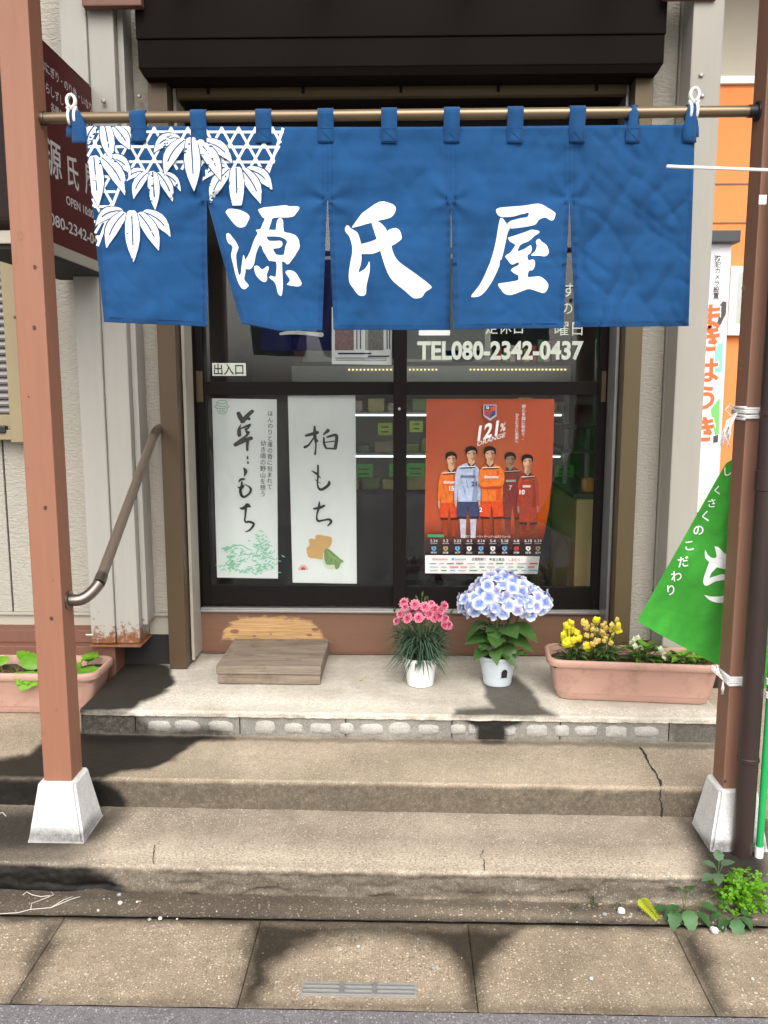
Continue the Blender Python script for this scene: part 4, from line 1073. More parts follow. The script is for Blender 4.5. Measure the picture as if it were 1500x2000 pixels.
s_text('ちらしずし・山菜おこわ・赤飯', 79, 170, .038, .008, span)
s_text('各種弁当', 99, 216, .036, .008)
s_text('源', 91, 331, .135, .012); s_text('氏', 132, 356, .125, .012); s_text('屋', 166, 371, .125, .012)
s_text('OPEN 10:00', 129, 398, .043, .016, .27)
s_text('080-2342-0437', 97, 437, .056, .014, yf - .03 - PX(97, 437, XS).y)

# ------------------------------------------------------------------ handrail from the left post to the wall
hr = empty('handrail', (xpl + .09, YR, ZY(128, 1170, YR)), 'bronze handrail sloping up from the left post to the wall', 'handrail')
A = Vector((xpl + .0905, PF + .05, ZY(132, 1172, PF + .05)))
low = [A, A + Vector((.035, 0, 0))]
B = PY(193, 1140, PF + .10)
Cc = PY(300, 852, 3.40); D = Vector((xg0 + .004, 3.545, ZY(312, 838, 3.5)))
def bez(p0, p1, p2, n=9): return [p0.lerp(p1, i / n).lerp(p1.lerp(p2, i / n), i / n) for i in range(n + 1)]
dirn = (Cc - B).normalized()
el1 = [A] + bez(A + Vector((.02, 0, 0)), A + Vector((.055, .004, -.004)), B)
autosmooth(MB().tube(el1, .0185, 16).build('lower_elbow', MAT['rail_joint'], hr))
autosmooth(MB().tube([B, B + dirn * .04], .0195, 16).build('sleeve', MAT['rail_joint'], hr))
autosmooth(MB().tube([B + dirn * .01, Cc], .0175, 16).build('rail_tube', MAT['rail'], hr))
el2 = bez(Cc - dirn * .01, Cc + dirn * .045, D - Vector((0.02, .0, 0))) + [D]
autosmooth(MB().tube(el2, .0185, 16).build('upper_elbow', MAT['rail_joint'], hr))
autosmooth(MB().tube([A - Vector((.0, 0, 0)), A + Vector((.005, 0, 0)), A + Vector((.007, 0, 0))], [.030, .030, .026], 24).build('flange', MAT['rail_joint'], hr))

# ------------------------------------------------------------------ drain pipe, flag pole, flag
yp = 2.445
pc = PY(1460, 1500, yp); xp_ = pc.x
dp = empty('drain_pipe', (xp_, yp, Z1), 'dark brown round drain pipe in front of the right post', 'drain pipe')
autosmooth(MB().tube([(xp_, yp, Z1 - .02), (xp_, yp, 2.8)], .030, 28).build('pipe', MAT['pipe'], dp))
for py_ in (1490, 808):
    z = ZY(1460, py_, yp - .03); autosmooth(MB().lathe([(.0302, -.007), (.0325, -.005), (.0325, .005), (.0302, .007)], (xp_, yp, z), 28, False).build('band', MAT['pipe'], dp))
z = ZY(1460, 940, yp - .03); autosmooth(MB().lathe([(.0302, -.03), (.0328, -.028), (.0328, .028), (.0302, .03)], (xp_, yp, z), 28, False).build('coupling', MAT['pipe'], dp))
yg_ = 2.43; xg_ = XY(1494, 1500, yg_)
gp = empty('flag_pole', (xg_, yg_, Z1), 'green plastic flag pole with white cross bar at right edge', 'flag pole')
zgt = ZY(1494, 338, yg_)
autosmooth(MB().tube([(xg_, yg_, Z1 + .02), (xg_, yg_, zgt - .01)], .0105, 16).build('pole', MAT['green_pole'], gp))
autosmooth(MB().tube([(xg_, yg_, Z1 - .005), (xg_, yg_, Z1 + .035)], .0125, 16).build('foot_cap', MAT['white_plastic'], gp))
autosmooth(MB().tube([(xg_, yg_, zgt - .03), (xg_, yg_, zgt + .018)], .0135, 16).build('top_joint', MAT['white_plastic'], gp))
tip = PY(1302, 325, yg_ - .03)
autosmooth(MB().tube([(xg_, yg_ - .013, zgt), tip], .0045, 12).build('cross_bar', MAT['white_plastic'], gp))
tg = PY(1488, 390, yg_ - .014); box('tag', tg.x - .008, tg.x + .012, tg.y - .001, tg.y + .001, tg.z - .012, tg.z + .012, MAT['white_plastic'], gp, 0)
# flag cloth gathered behind the post
fl = empty('flag', PY(1440, 1100, 2.66), 'green advertising flag with white lettering bunched behind the right post', 'flag')
def fleft(y):
    if y < 870: return 1476
    if y < 905: return 1476 + (1417 - 1476) * (y - 870) / 35
    return 1417 + (1245 - 1417) * ((y - 905) / (1212 - 905))
def fsurf(x, y):
    s_ = (x - 1245) / 240
    return 2.668 - .02 * s_ + .010 * math.sin((x * .6 - y * .5) / 24.0) + .007 * max(0, 1 - abs(noise.noise(Vector(((x + y) / 45, (x - y) / 160, 3)))) * 3) + .026 * math.sin((x + (y - 1000) * .35) / 26.0) * min(1, max(.15, (x - 1330) / 80)) + .006 * noise.noise(Vector((x / 60, y / 90, 2)))
def ffn(u, v):
    # v runs down the flag, u across from free edge to the pole side
    yl_ = 345 + (1212 - 345) * v; yr_ = 345 + (1345 - 345) * v
    xl_ = fleft(yl_); xr_ = 1500
    x = xl_ + (xr_ - xl_) * u; y = yl_ + (yr_ - yl_) * (u ** .9)
    return PY(x, y, fsurf(x, y))
fc = gridfn('cloth', ffn, 40, 90, MAT['flag'], fl)
def on_flag(x, y, lift): return PY(x, y, fsurf(x, y) - .002 - lift)
of, kf = (1100, 850), 3.3333
big = [Zm(p, of, kf) for p in ([(925, 745), (940, 780), (975, 800), (1000, 788), (985, 722), (1010, 728), (1040, 760), (1080, 800), (1080, 880), (1000, 860), (950, 930), (1030, 905), (1080, 915), (1060, 940), (990, 952), (940, 980), (915, 970), (915, 930), (945, 840), (950, 825), (925, 800)],
                               [(920, 1040), (960, 1050), (1020, 1050), (1080, 1040), (1080, 1095), (1020, 1092), (990, 1088), (950, 1072)])]
poly_mesh([spl(b, 2) for b in big], .001, MB(), 9, on_flag).build('printed_character', MAT['noren_white'], fc, True)
t = MB()
for ch, x, y, sz in (('の', 1352, 1044, 24), ('こ', 1334, 1074, 24), ('だ', 1322, 1106, 24), ('わ', 1309, 1134, 24), ('り', 1298, 1161, 24), ('く', 1366, 1017, 24), ('さ', 1378, 990, 20), ('く', 1389, 965, 20), ('し', 1408, 928, 20)):
    vv, ff = text_geo(ch, .012); an = R(-14); mx_ = 0.46
    q = []
    for p_ in vv:
        a, b = (p_.x - mx_) * sz, p_.y * sz
        xx, yy = x + 12 + a * math.cos(an) - b * math.sin(an) * -1 * .35, y - b * math.cos(an) - a * math.sin(an) * -1 * .55
        xx = max(xx, fleft(min(yy - 2, 1212)) + 1.5)
        q.append(on_flag(xx, yy, .0012))
    MB().add(q, ff).build('printed_letter', MAT['noren_white'], fc)
# cords tying the pole to the post
def cordtie(zc, label, tails, h=.03):
    e = empty('tie_cord', (xpr + .045, PF, zc), label, 'cord', 'white cords round the right post')
    for k in range(5):
        z0_ = zc - h / 2 + h * k / 4; m_ = .004
        ring = [(xpr - m_, PF - m_), (xpr + .05, PF - m_ - .002), (xp_ - .034, yp - .02), (xp_, yp - .036), (xg_ - .01, yg_ - .014), (xg_ + .015, yg_), (xg_ + .005, yg_ + .014), (xp_ + .02, PF + .07), (xpr + .094, PF + .094), (xpr - m_, PF + .094), (xpr - m_, PF - m_)]
        ring = [(xpr - m_, PF - m_), (xpr + .094, PF - m_ - .0004 * k), (xpr + .094, PF + .094), (xpr - m_, PF + .094), (xpr - m_, PF - m_)]
        MB().tube([(x, y, z0_ + random.uniform(-.003, .003)) for x, y in ring], .0045, 6).build('winding', MAT['cord'], e, True)
    for pts in tails:
        q = [PY(a, b, PF - .012 + random.uniform(-.006, .012)) for a, b in pts]
        MB().tube(q, .0013, 5).build('loose_end', MAT['cord'], e, True)
r8 = random.Random(5)
t1 = [[(1440, 808), (1425 + r8.uniform(-6, 8), 822), (1418 + r8.uniform(-8, 10), 845), (1412 + r8.uniform(-6, 14), 868 + r8.uniform(-18, 8))] for _ in range(16)] + [[(1440, 805), (1426, 792 + r8.uniform(-4, 6)), (1416, 800), (1428, 812), (1440, 806)] for _ in range(4)]
t2 = [[(1412, 1328), (1404 + r8.uniform(-4, 4), 1318), (1394 + r8.uniform(-6, 8), 1302 + r8.uniform(-4, 6))] for _ in range(12)] + [[(1412, 1330), (1412 + r8.uniform(-3, 3), 1345), (1411 + r8.uniform(-3, 3), 1356)] for _ in range(5)]
cordtie(ZY(1450, 807, PF), 'frayed white cord tied round the right post at mid height', t1, .030)
cordtie(ZY(1430, 1329, PF), 'white cord tied round the right post near the planter', t2, .022)
for py_ in (1330, 1356):
    zz = ZY(1494, py_, yg_)
    e = MB()
    for k in range(3): e.tube([(xg_ + .0115 * math.cos(R(a)), yg_ + .0115 * math.sin(R(a)), zz - .008 + .007 * k) for a in range(0, 361, 30)], .0036, 6)
    o = e.build('pole_binding', MAT['cord'], gp, True)

# ------------------------------------------------------------------ the house next door, seen through the gap at the right
YNB = 6.2
nb = empty('neighbour_building', (2.6, YNB, 0), 'orange and cream house wall in the gap at right', 'building')
MAT['orange'] = M('orange_render', (.72, .235, .065), .8, .06, 5, .2, 60)
MAT['cream'] = M('cream_render', (.48, .44, .35), .8, .05, 4)
zo = ZY(1430, 166, YNB); zw = ZY(1430, 151, YNB)
box('orange_wall', 1.6, 4.6, YNB, YNB + .2, .0, zo, MAT['orange'], nb, 0)
box('white_band', 1.6, 4.6, YNB - .03, YNB + .2, zo + .001, zw, MAT['white_plastic'], nb, .003)
box('cream_wall', 1.6, 4.6, YNB, YNB + .2, zw + .001, 6, MAT['cream'], nb, 0)
for py_ in (360, 436): z = ZY(1430, py_, YNB); box('panel_joint', 1.6, 4.6, YNB - .0025, YNB - .0005, z - .006, z + .006, MAT['beam'], nb, 0)
gx, gz1, gz0 = XY(1442, 520, YNB - .05), ZY(1442, 520, YNB - .05), ZY(1435, 655, YNB - .05)
wf = box('window', gx - .05, gx + .9, YNB - .055, YNB - .001, gz0, gz1, MAT['white_plastic'], nb, .004)
box('pane', gx + .0, gx + .86, YNB - .058, YNB - .0555, gz0 + .08, gz1 - .04, MAT['glass'], wf, 0)
box('eave', 1.4, 4.8, YNB - .9, YNB + .3, 4.4, 4.6, MAT['beam'], nb, .01)
YP_ = 5.3
bx0, bx1 = XY(1368, 700, YP_) - .26, XY(1416, 700, YP_)
bd = empty('notice_board', ((bx0 + bx1) / 2, YP_, .085), 'tall pale grey board with vertical orange lettered banner in the gap at right', 'sign board')
zbt = ZY(1410, 476, YP_); zbb = ZY(1410, 965, YP_)
def skew(px_, py_): return XY(px_, py_, YP_)
v = [(bx0, YP_, .085), (skew(1404, 960), YP_, .085), (skew(1429, 476), YP_, zbt), (bx0, YP_, zbt)]
v = v + [(x, y + .12, z) for x, y, z in v]
MAT['board'] = M('pale_grey_board', (.60, .60, .64), .5, .03)
mesh('board', v, [(0, 1, 2, 3), (4, 7, 6, 5), (0, 4, 5, 1), (1, 5, 6, 2), (2, 6, 7, 3), (3, 7, 4, 0)], MAT['board'], bd)
MAT['slate'] = M('dark_slate_cap', (.035, .036, .04), .5, .15)
box('roof_cap', bx0 - .02, skew(1441, 460), YP_ - .05, YP_ + .17, zbt + .001, ZY(1440, 452, YP_), MAT['slate'], bd, .006)
q0, q1 = PY(1392, 584, YP_ - .004), PY(1413, 496, YP_ - .004)
st = box('camera_notice', q0.x, q1.x, YP_ - .004, YP_ - .001, q0.z, q1.z, MAT['white_ink'], bd, 0)
t = MB(); o = PY(1402.5, 509, YP_ - .006); text_on(t, '防犯カメラ設置', o, (1, 0, 0), (0, 0, 1), .038, None, .012, vertical=True, pitch=.0365); t.build('lettering', MAT['ink'], st)
zq1, zq0 = ZY(1400, 588, YP_), ZY(1400, 866, YP_)
xq = skew(1414, 730)
ban = mesh('banner', [(bx0 + .02, YP_ - .005, zq0), (skew(1404, 866) - .006, YP_ - .005, zq0), (skew(1418, 588) - .006, YP_ - .005, zq1), (bx0 + .02, YP_ - .005, zq1)], [(0, 1, 2, 3)], MAT['white_ink'], bd)
MAT['or_ink'] = flat('orange_red_ink', (.80, .13, .03)); MAT['gr_ink'] = flat('green_ink', (.16, .48, .12)); MAT['teal_ink'] = flat('teal_ink', (.22, .52, .44)); MAT['blk_ink'] = flat('charcoal_ink', (.06, .05, .05))
for nm, mm, poly in (('banner_picture', 'blk_ink', [(1406, 596), (1412, 588), (1419, 590), (1418, 612), (1408, 634), (1398, 640), (1404, 618)]), ('banner_picture', 'teal_ink', [(1396, 676), (1412, 668), (1410, 726), (1396, 728)]), ('banner_picture', 'gr_ink', [(1388, 800), (1406, 776), (1404, 848), (1396, 850)]), ('banner_picture', 'blk_ink', [(1393, 868 - 16), (1403, 849), (1402, 864), (1393, 865)])):
    mesh(nm, [PY(a, b, YP_ - .0065) for a, b in poly], [tuple(range(len(poly)))], MAT[mm], ban)
for dd, mm, bold, lf in ((0, 'white_ink', .07, .008), (0, 'or_ink', .03, .0095)):
    t = MB()
    for ch, px_, py_ in (('ま', 1386, 640), ('き', 1384, 681), ('は', 1379, 743), ('う', 1376, 797), ('き', 1374, 858)):
        o = PY(px_, py_, YP_ - lf); text_on(t, ch, o, (1, 0, 0), (0, 0, 1), .168, None, bold, 'C')
    t.build('banner_lettering', MAT[mm], ban)
ac = empty('air_conditioner_unit', (XY(1375, 1000, 4.6), 4.6, .085), 'cream outdoor air conditioner unit beside the green flag', 'air conditioner')
MAT['cream_metal'] = M('cream_metal', (.66, .60, .50), .5, .05)
ax1 = XY(1388, 990, 4.6); az = ZY(1370, 968, 4.6)
box('casing', ax1 - .75, ax1, 4.6, 4.9, .15, az, MAT['cream_metal'], ac, .012)
for k in range(5): z = ZY(1357, 1005, 4.6) - k * .05; box('grille_slot', ax1 - .7, ax1 - .06, 4.594, 4.599, z - .015, z + .012, MAT['dark_void'], ac, 0)
for s in (-.6, -.12): box('foot', ax1 + s - .05, ax1 + s + .05, 4.58, 4.92, .083, .149, MAT['black_plastic'], ac, .004)

# ------------------------------------------------------------------ inside the shop
RX0, RX1, RY1, RZ0, RZ1 = xk0 - .25, xp1 - .06, 6.6, Z3 + .12, 2.75
MAT['in_wall'] = M('shop_inner_wall', (.16, .165, .15), .8, .1, 3)
MAT['in_floor'] = M('green_floor_mat', (.030, .045, .028), .8, .3, 12)
MAT['in_ceiling'] = M('shop_ceiling', (.35, .35, .33), .8, .05)
box('inner_floor', RX0, RX1, 3.87, RY1, RZ0 - .05, RZ0, MAT['in_floor'], shop, 0)
box('inner_back_wall', RX0, RX1, RY1, RY1 + .05, RZ0, RZ1, MAT['in_wall'], shop, 0)
box('inner_side_wall', RX0 - .05, RX0, 3.87, RY1, RZ0, RZ1, MAT['in_wall'], shop, 0)
box('inner_side_wall', RX1, RX1 + .04, 3.87, RY1, RZ0, RZ1, MAT['in_wall'], shop, 0)
box('inner_ceiling', RX0, RX1, 3.85, RY1, RZ1, RZ1 + .05, MAT['in_ceiling'], shop, 0)
def emit(name, col, st):
    t = NT(name); t.set('Base Color', (.5, .5, .5)).set('Emission Color', col).set('Emission Strength', st); return t.m
MAT['led_w'] = emit('white_led', (.85, 1.0, .95), 1.3); MAT['led_y'] = emit('warm_led', (1.0, .85, .35), .8)
MAT['steel_grey'] = M('grey_showcase_steel', (.22, .23, .22), .4, .1, metal=.3)
MAT['black_shelf'] = M('black_shelf', (.02, .02, .02), .5, .2)
MAT['card_g'] = flat('green_price_card', (.06, .45, .06)); MAT['card_y'] = flat('lime_price_card', (.38, .55, .05))
YC = 4.75
dc = empty('display_case', (.1, YC, RZ0), 'grey refrigerated display case with lit shelves inside the shop', 'display case')
cx0, cx1 = XY(572, 800, YC), XY(1112, 800, YC)
zct = ZY(850, 714, YC)
box('case_back', cx0, cx1, YC + .55, YC + .6, RZ0, zct, MAT['steel_grey'], dc, 0)
for x in (cx0, cx1 - .03): box('case_side', x, x + .03, YC, YC + .549, RZ0, zct - .001, MAT['steel_grey'], dc, .003)
box('canopy_panel', cx0, cx1, YC - .02, YC + .6, zct, zct + .02, MAT['black_shelf'], dc, .003)
box('canopy_fascia', cx0, cx1, YC - .019, YC - .01, ZY(850, 745, YC), zct - .001, MAT['steel_grey'], dc, 0)
box('base_cabinet', cx0 + .031, cx1 - .031, YC, YC + .548, RZ0, ZY(850, 965, YC), MAT['black_shelf'], dc, .003)
for py_ in (812, 893):
    z = ZY(850, py_, YC); box('shelf', cx0 + .031, cx1 - .031, YC + .02, YC + .54, z, z + .018, MAT['steel_grey'], dc, .002)
    box('light_strip', cx0 + .04, cx1 - .04, YC + .012, YC + .019, z - .002, z + .007, MAT['led_w'], dc, 0)
lme = bpy.data.meshes.new('led'); bmq = bmesh.new(); bmesh.ops.create_cube(bmq, size=.0085); bmq.to_mesh(lme); bmq.free(); lme.materials.append(MAT['led_y'])
zl_ = ZY(850, 722, YC - .022)
nled = 58
for k in range(nled):
    px_ = 682 + (1104 - 682) * k / (nled - 1)
    if 776 < px_ < 792 or 858 < px_ < 918: continue
    inst('led', lme, dc, (XY(px_, 722, YC - .024), YC - .024, zl_))
for i, (a, b, c, d, mm) in enumerate(((693, 728, 906, 932, 'card_g'), (760, 790, 906, 930, 'card_g'), (793, 830, 905, 931, 'card_g'), (1084, 1121, 908, 932, 'card_g'), (738, 766, 826, 850, 'card_y'), (800, 826, 822, 844, 'card_y'), (640, 668, 826, 850, 'card_y'))):
    q0, q1 = PY(a, d, YC - .02), PY(b, c, YC - .02)
    card = box('price_card', q0.x, q1.x, YC - .0205, YC - .018, q0.z, q1.z, MAT[mm], dc, 0)
    for r_ in range(2): box('written_line', q0.x + .02, q1.x - .02, YC - .0215, YC - .0206, q0.z + .016 + r_ * .026, q0.z + .022 + r_ * .026, MAT['ink'], card, 0)
rr = random.Random(3)
MAT['pack'] = [M('food_pack_%s' % n_, c_, .4, .2, 30) for n_, c_ in (('a', (.10, .16, .03)), ('b', (.25, .22, .16)), ('c', (.05, .10, .06)), ('d', (.33, .30, .10)))]
for py_ in (812, 893, 962):
    z = ZY(850, py_, YC) + (.0185 if py_ != 962 else .003)
    x = cx0 + .06
    while x < cx1 - .12:
        w = rr.uniform(.07, .12); pk = box('food_pack', x, x + w, YC + .1, YC + .24, z, z + rr.uniform(.035, .085), rr.choice(MAT['pack']), None, .008)
        tag(pk, '%s wrapped food pack on the %s shelf of the display case' % ({'a': 'olive', 'b': 'beige', 'c': 'dark green', 'd': 'mustard'}[pk.data.materials[0].name[-1]], {812: 'upper', 893: 'middle', 962: 'bottom'}[py_]), 'food pack', 'packs in the display case'); x += w + rr.uniform(.012, .03)
# round red tin and blue bowl on top of the case
rt = autosmooth(MB().tube([PY(598, 694, YC + .10) , PY(598, 694, YC + .17)], .072, 28).build('round_tin', M('red_brown_tin', (.12, .035, .03), .4), None)); rt.location.z += zct + .02 - (ZY(598, 694, YC + .10) - .072) + .0005
tag(rt, 'round red brown tin standing on top of the display case', 'tin')
c_ = PY(905, 706, YC + .1)
bl = autosmooth(MB().lathe([(.045, 0), (.09, .03), (.115, .062), (.11, .062), (.085, .033), (.0, .012)], (c_.x, c_.y, zct + .0205), 28).build('blue_bowl', M('blue_glaze', (.012, .03, .17), .25), None)); tag(bl, 'blue bowl on top of the display case', 'bowl')
# light wood counter at the right, with a black shelf rack and an orange bag
MAT['ply'] = M('pale_plywood', (.58, .42, .19), .55, .1, 4)
ct = empty('counter', (.95, 4.08, RZ0), 'pale plywood counter with black top inside at right', 'counter')
k0, k1 = XY(1126, 1000, 4.08), XY(1196, 1000, 4.08); kz = ZY(1140, 974, 4.08)
box('end_panel', k0, k1, 4.08, 4.10, RZ0, kz, MAT['ply'], ct, .002)
box('side_panel', k0, k0 + .02, 4.101, 5.4, RZ0, kz - .001, MAT['ply'], ct, .002)
box('top_board', k0 - .02, k1, 4.06, 5.4, kz + .001, kz + .025, MAT['black_shelf'], ct, .003)
rk = empty('shelf_rack', (.95, 4.9, kz + .03), 'dark steel rack on the counter inside at right', 'rack')
for a, b in ((k0 + .01, 4.5), (k0 + .01, 5.0), (k1 - .05, 4.5), (k1 - .05, 5.0)): box('upright', a, a + .02, b, b + .02, kz + .0255, ZY(1120, 838, 4.5), MAT['steel_grey'], rk, 0)
for py_ in (838, 885): z = ZY(1120, py_, 4.5); box('rack_shelf', k0 - .005, k1, 4.495, 5.025, z + .0005, z + .02, MAT['black_shelf'], rk, 0)
c_ = PY(1148, 940, 4.12)
ob = MB().box(c_.x - .03, c_.x + .035, 4.10, 4.15, kz + .0255, kz + .10, .02).build('orange_bag', M('orange_bag', (.55, .19, .02), .4), None); tag(ob, 'small orange bag on the counter inside at right', 'bag')
c_ = PZ(870, 1150, RZ0 + .0)
yb_ = 4.02; xb_ = XY(871, 1130, yb_)
bk = autosmooth(MB().lathe([(.055, 0), (.066, .12), (.07, .122), (.07, .128), (.062, .128), (.055, .02), (0, .02)], (xb_, yb_, RZ0 + .0005), 28).build('white_bucket', MAT['white_plastic'], None)); tag(bk, 'white bucket on the shop floor behind the orange poster', 'bucket')

# ------------------------------------------------------------------ prints inside the glass
def sheet(name, quad, Y, m, label, cat, n=10, bow=.0, parent=None):
    (a, b, c, d) = quad
    def fn(u, v):
        x = (a[0] * (1 - u) + b[0] * u) * (1 - v) + (d[0] * (1 - u) + c[0] * u) * v
        y = (a[1] * (1 - u) + b[1] * u) * (1 - v) + (d[1] * (1 - u) + c[1] * u) * v
        return PY(x, y, Y + bow * (.5 + .5 * noise.noise(Vector((u * 1.5, v * 6, 4)))) * (.3 + v))
    o = gridfn(name, fn, n, n * 3, m); tag(o, label, cat); return o
def brush(mb, pts, Y, lift):
    """a brush stroke: (px, py, width px) through Catmull-Rom, laid on the plane y = Y"""
    P = [Vector(p) for p in pts]; Q = []
    for i in range(len(P) - 1):
        p0, p1, p2, p3 = P[max(i - 1, 0)], P[i], P[i + 1], P[min(i + 2, len(P) - 1)]
        for j in range(6):
            t_ = j / 6; Q.append(.5 * ((2 * p1) + (p2 - p0) * t_ + (2 * p0 - 5 * p1 + 4 * p2 - p3) * t_ ** 2 + (3 * p1 - p0 - 3 * p2 + p3) * t_ ** 3))
    Q.append(P[-1]); L, Rr = [], []
    for i, q in enumerate(Q):
        d = Q[min(i + 1, len(Q) - 1)] - Q[max(i - 1, 0)]; d.z = 0
        if d.length < 1e-6: d = Vector((1, 0, 0))
        d.normalize(); n_ = Vector((-d.y, d.x, 0)); w = max(q.z, .4) / 2
        L.append(q + n_ * w); Rr.append(q - n_ * w)
    def cap(q, d, w):
        n_ = Vector((-d.y, d.x, 0)); return [q + (d * math.cos(a) + n_ * math.sin(a)) * w for a in [R(k) for k in (60, 20, -20, -60)]]
    d1 = (Q[-1] - Q[-2]); d1.z = 0; d1.normalize(); d0 = (Q[0] - Q[1]); d0.z = 0; d0.normalize()
    v = [PY(a.x, a.y, Y - lift) for pair in zip(L, Rr) for a in pair]
    f = [(2 * i, 2 * i + 1, 2 * i + 3, 2 * i + 2) for i in range(len(Q) - 1)]
    mb.add(v, f)
    c1 = [PY(a.x, a.y, Y - lift) for a in [L[-1]] + cap(Q[-1], d1, Q[-1].z / 2) + [Rr[-1]]]; mb.add(c1, [tuple(range(6))])
    c0 = [PY(a.x, a.y, Y - lift) for a in [Rr[0]] + cap(Q[0], d0, Q[0].z / 2) + [L[0]]]; mb.add(c0, [tuple(range(6))])
def strokes(lst, o, s, Y, name, m, parent):
    mb = MB()
    for i, st in enumerate(lst): brush(mb, [(o[0] + a / s, o[1] + b / s, w / s) for a, b, w in st], Y, .0012 + i * .00025)
    return mb.build(name, m, parent)
YP1 = YGL + .010
b1 = sheet('paper_banner', ((414, 778), (540.5, 780), (543, 1130), (424, 1128)), YP1, MAT['paper'], 'white paper banner with green pine drawing, left of the two behind glass', 'banner', bow=.004)
yb1 = YP1 - .0002
strokes([[(590, 400, 90), (640, 500, 100), (690, 560, 70)], [(870, 350, 75), (780, 430, 85), (720, 500, 100), (650, 570, 55)], [(760, 480, 60), (805, 505, 65)], [(632, 620, 10), (600, 740, 75), (605, 840, 80)],
         [(640, 705, 25), (720, 670, 45), (800, 640, 50), (835, 622, 35), (790, 690, 35), (735, 725, 50)], [(740, 740, 40), (770, 790, 60), (800, 785, 50), (740, 860, 45), (640, 930, 45), (540, 1000, 40)],
         [(525, 1035, 85), (640, 990, 70), (760, 930, 80), (850, 905, 75)], [(775, 960, 70), (768, 1050, 58), (768, 1150, 50)], [(775, 1285, 30), (772, 1320, 40)], [(780, 1385, 20), (782, 1412, 45)],
         [(700, 1525, 35), (735, 1590, 75), (705, 1690, 14)], [(595, 1800, 25), (630, 1755, 50), (700, 1745, 45)], [(570, 1910, 15), (640, 1925, 50), (695, 1885, 35)], [(655, 1800, 30), (655, 1870, 50), (625, 1990, 55), (660, 2090, 55), (720, 2105, 45), (810, 2040, 45), (840, 1960, 50), (800, 1900, 30), (700, 1850, 8)]],
        (410, 770), 10.53, yb1, 'brush_lettering', MAT['ink'], b1)
strokes([[(590, 425, 25), (640, 430, 60), (700, 395, 70), (735, 370, 85), (785, 398, 30)], [(700, 440, 50), (692, 560, 36), (680, 660, 35), (705, 697, 40), (760, 690, 45), (830, 710, 50), (855, 750, 45), (800, 830, 40), (740, 872, 30), (680, 886, 8)]], (410, 950), 10, yb1 - .0002, 'brush_lettering', MAT['ink'], b1)
t = MB()
for s_, px_, py_, em in (('ほんのりと蓬の香に包まれて', 528, 812, 12.0), ('幼き頃の野山を想う', 514, 870, 12.5)):
    o = PY(px_, py_, yb1 - .0012); k = depth(o) / FPX; text_on(t, s_, o, (1, 0, -.04), (.03, 0, 1), em * k * .95, None, 0, vertical=True, pitch=em * k)
t.build('small_lettering', MAT['ink'], b1)
MAT['pale_green'] = flat('pale_green_wash', (.30, .66, .46)); MAT['mid_green'] = flat('green_line', (.22, .50, .30))
rg = random.Random(11); mb = MB(); n = 0
def wash(x, y, ln, an, w):
    global n
    brush(mb, [(x - ln / 2 * math.cos(an), y - ln / 2 * math.sin(an), w * .6), (x, y + rg.uniform(-.6, .6), w), (x + ln / 2 * math.cos(an), y + ln / 2 * math.sin(an), w * .3)], yb1, .0012 + (n % 9) * .0002); n += 1
for cx_, cy_, wd, ht, m_ in ((512, 1062, 30, 30, 46), (516, 1090, 44, 26, 50), (455, 1082, 18, 22, 26), (452, 1106, 34, 16, 36), (478, 1086, 26, 12, 18), (440, 1072, 14, 8, 10), (500, 1116, 44, 8, 24), (520, 1108, 28, 12, 18)):
    for _ in range(m_): wash(cx_ + rg.gauss(0, wd / 3.2), cy_ + rg.gauss(0, ht / 2.6), rg.uniform(4, 11), rg.choice((-.5, .3, .5, -.9, .1)), rg.uniform(1.2, 2.6))
brush(mb, [(440, 1076, 2), (455, 1067, 2.5), (472, 1065, 2), (484, 1072, 2), (494, 1075, .6)], yb1, .0012)
mb.build('pine_drawing', MAT['pale_green'], b1)
mb = MB()
for st in ([(418.5, 794, 1), (423, 797, 1), (434, 798, 1), (445, 796, 1), (448, 794.5, 1), (444, 792, 1)], [(423.5, 792, 1), (424, 785, 1), (427, 783, 1), (437, 782, 1), (442, 784, 1), (443.5, 792, 1), (436, 794, 1), (424, 792.5, 1), (418.5, 794, 1)], [(424, 798, 1), (426, 805, 1), (431, 808, 1), (439, 807.5, 1), (443, 803, 1), (444, 797, 1)], [(424, 786, 1), (430, 788.5, 1), (438, 788, 1), (442, 786, 1)]):
    brush(mb, st, yb1, .0015 + .0002 * len(st))
pt_text(mb, '蒸物', 428, 805, yb1, 6, lift=.0035); mb.build('steamer_drawing', MAT['mid_green'], b1)
b2 = sheet('paper_banner', ((562, 773), (694, 772), (697, 1140), (571.5, 1138)), YP1, MAT['paper'], 'white paper banner with orange and green oak leaf picture, right of the two', 'banner', bow=.003)
strokes([[(228, 308, 30), (300, 288, 38), (365, 270, 38)], [(330, 200, 24), (332, 300, 42), (346, 420, 20), (335, 528, 26)], [(318, 335, 18), (262, 415, 24), (215, 445, 36)], [(335, 325, 15), (362, 372, 26)], [(488, 248, 45), (435, 295, 18)], [(440, 330, 18), (442, 400, 28), (465, 455, 26)], [(480, 325, 22), (570, 300, 32), (592, 330, 38), (575, 455, 42)], [(452, 388, 12), (560, 374, 14)], [(468, 458, 18), (575, 462, 24)],
         [(370, 662, 22), (370, 780, 24), (364, 880, 18), (385, 938, 28), (430, 940, 34), (495, 890, 36), (502, 858, 32)], [(296, 725, 10), (350, 758, 26), (402, 812, 8)], [(335, 825, 6), (360, 850, 10), (402, 872, 5)],
         [(385, 1095, 16), (380, 1160, 32), (356, 1250, 18), (368, 1315, 28), (430, 1310, 22), (500, 1300, 28), (525, 1330, 32), (486, 1376, 14)], [(322, 1172, 22), (380, 1165, 32), (442, 1138, 28)]], (560, 800), 6.06, yb1, 'brush_lettering', MAT['ink'], b2)
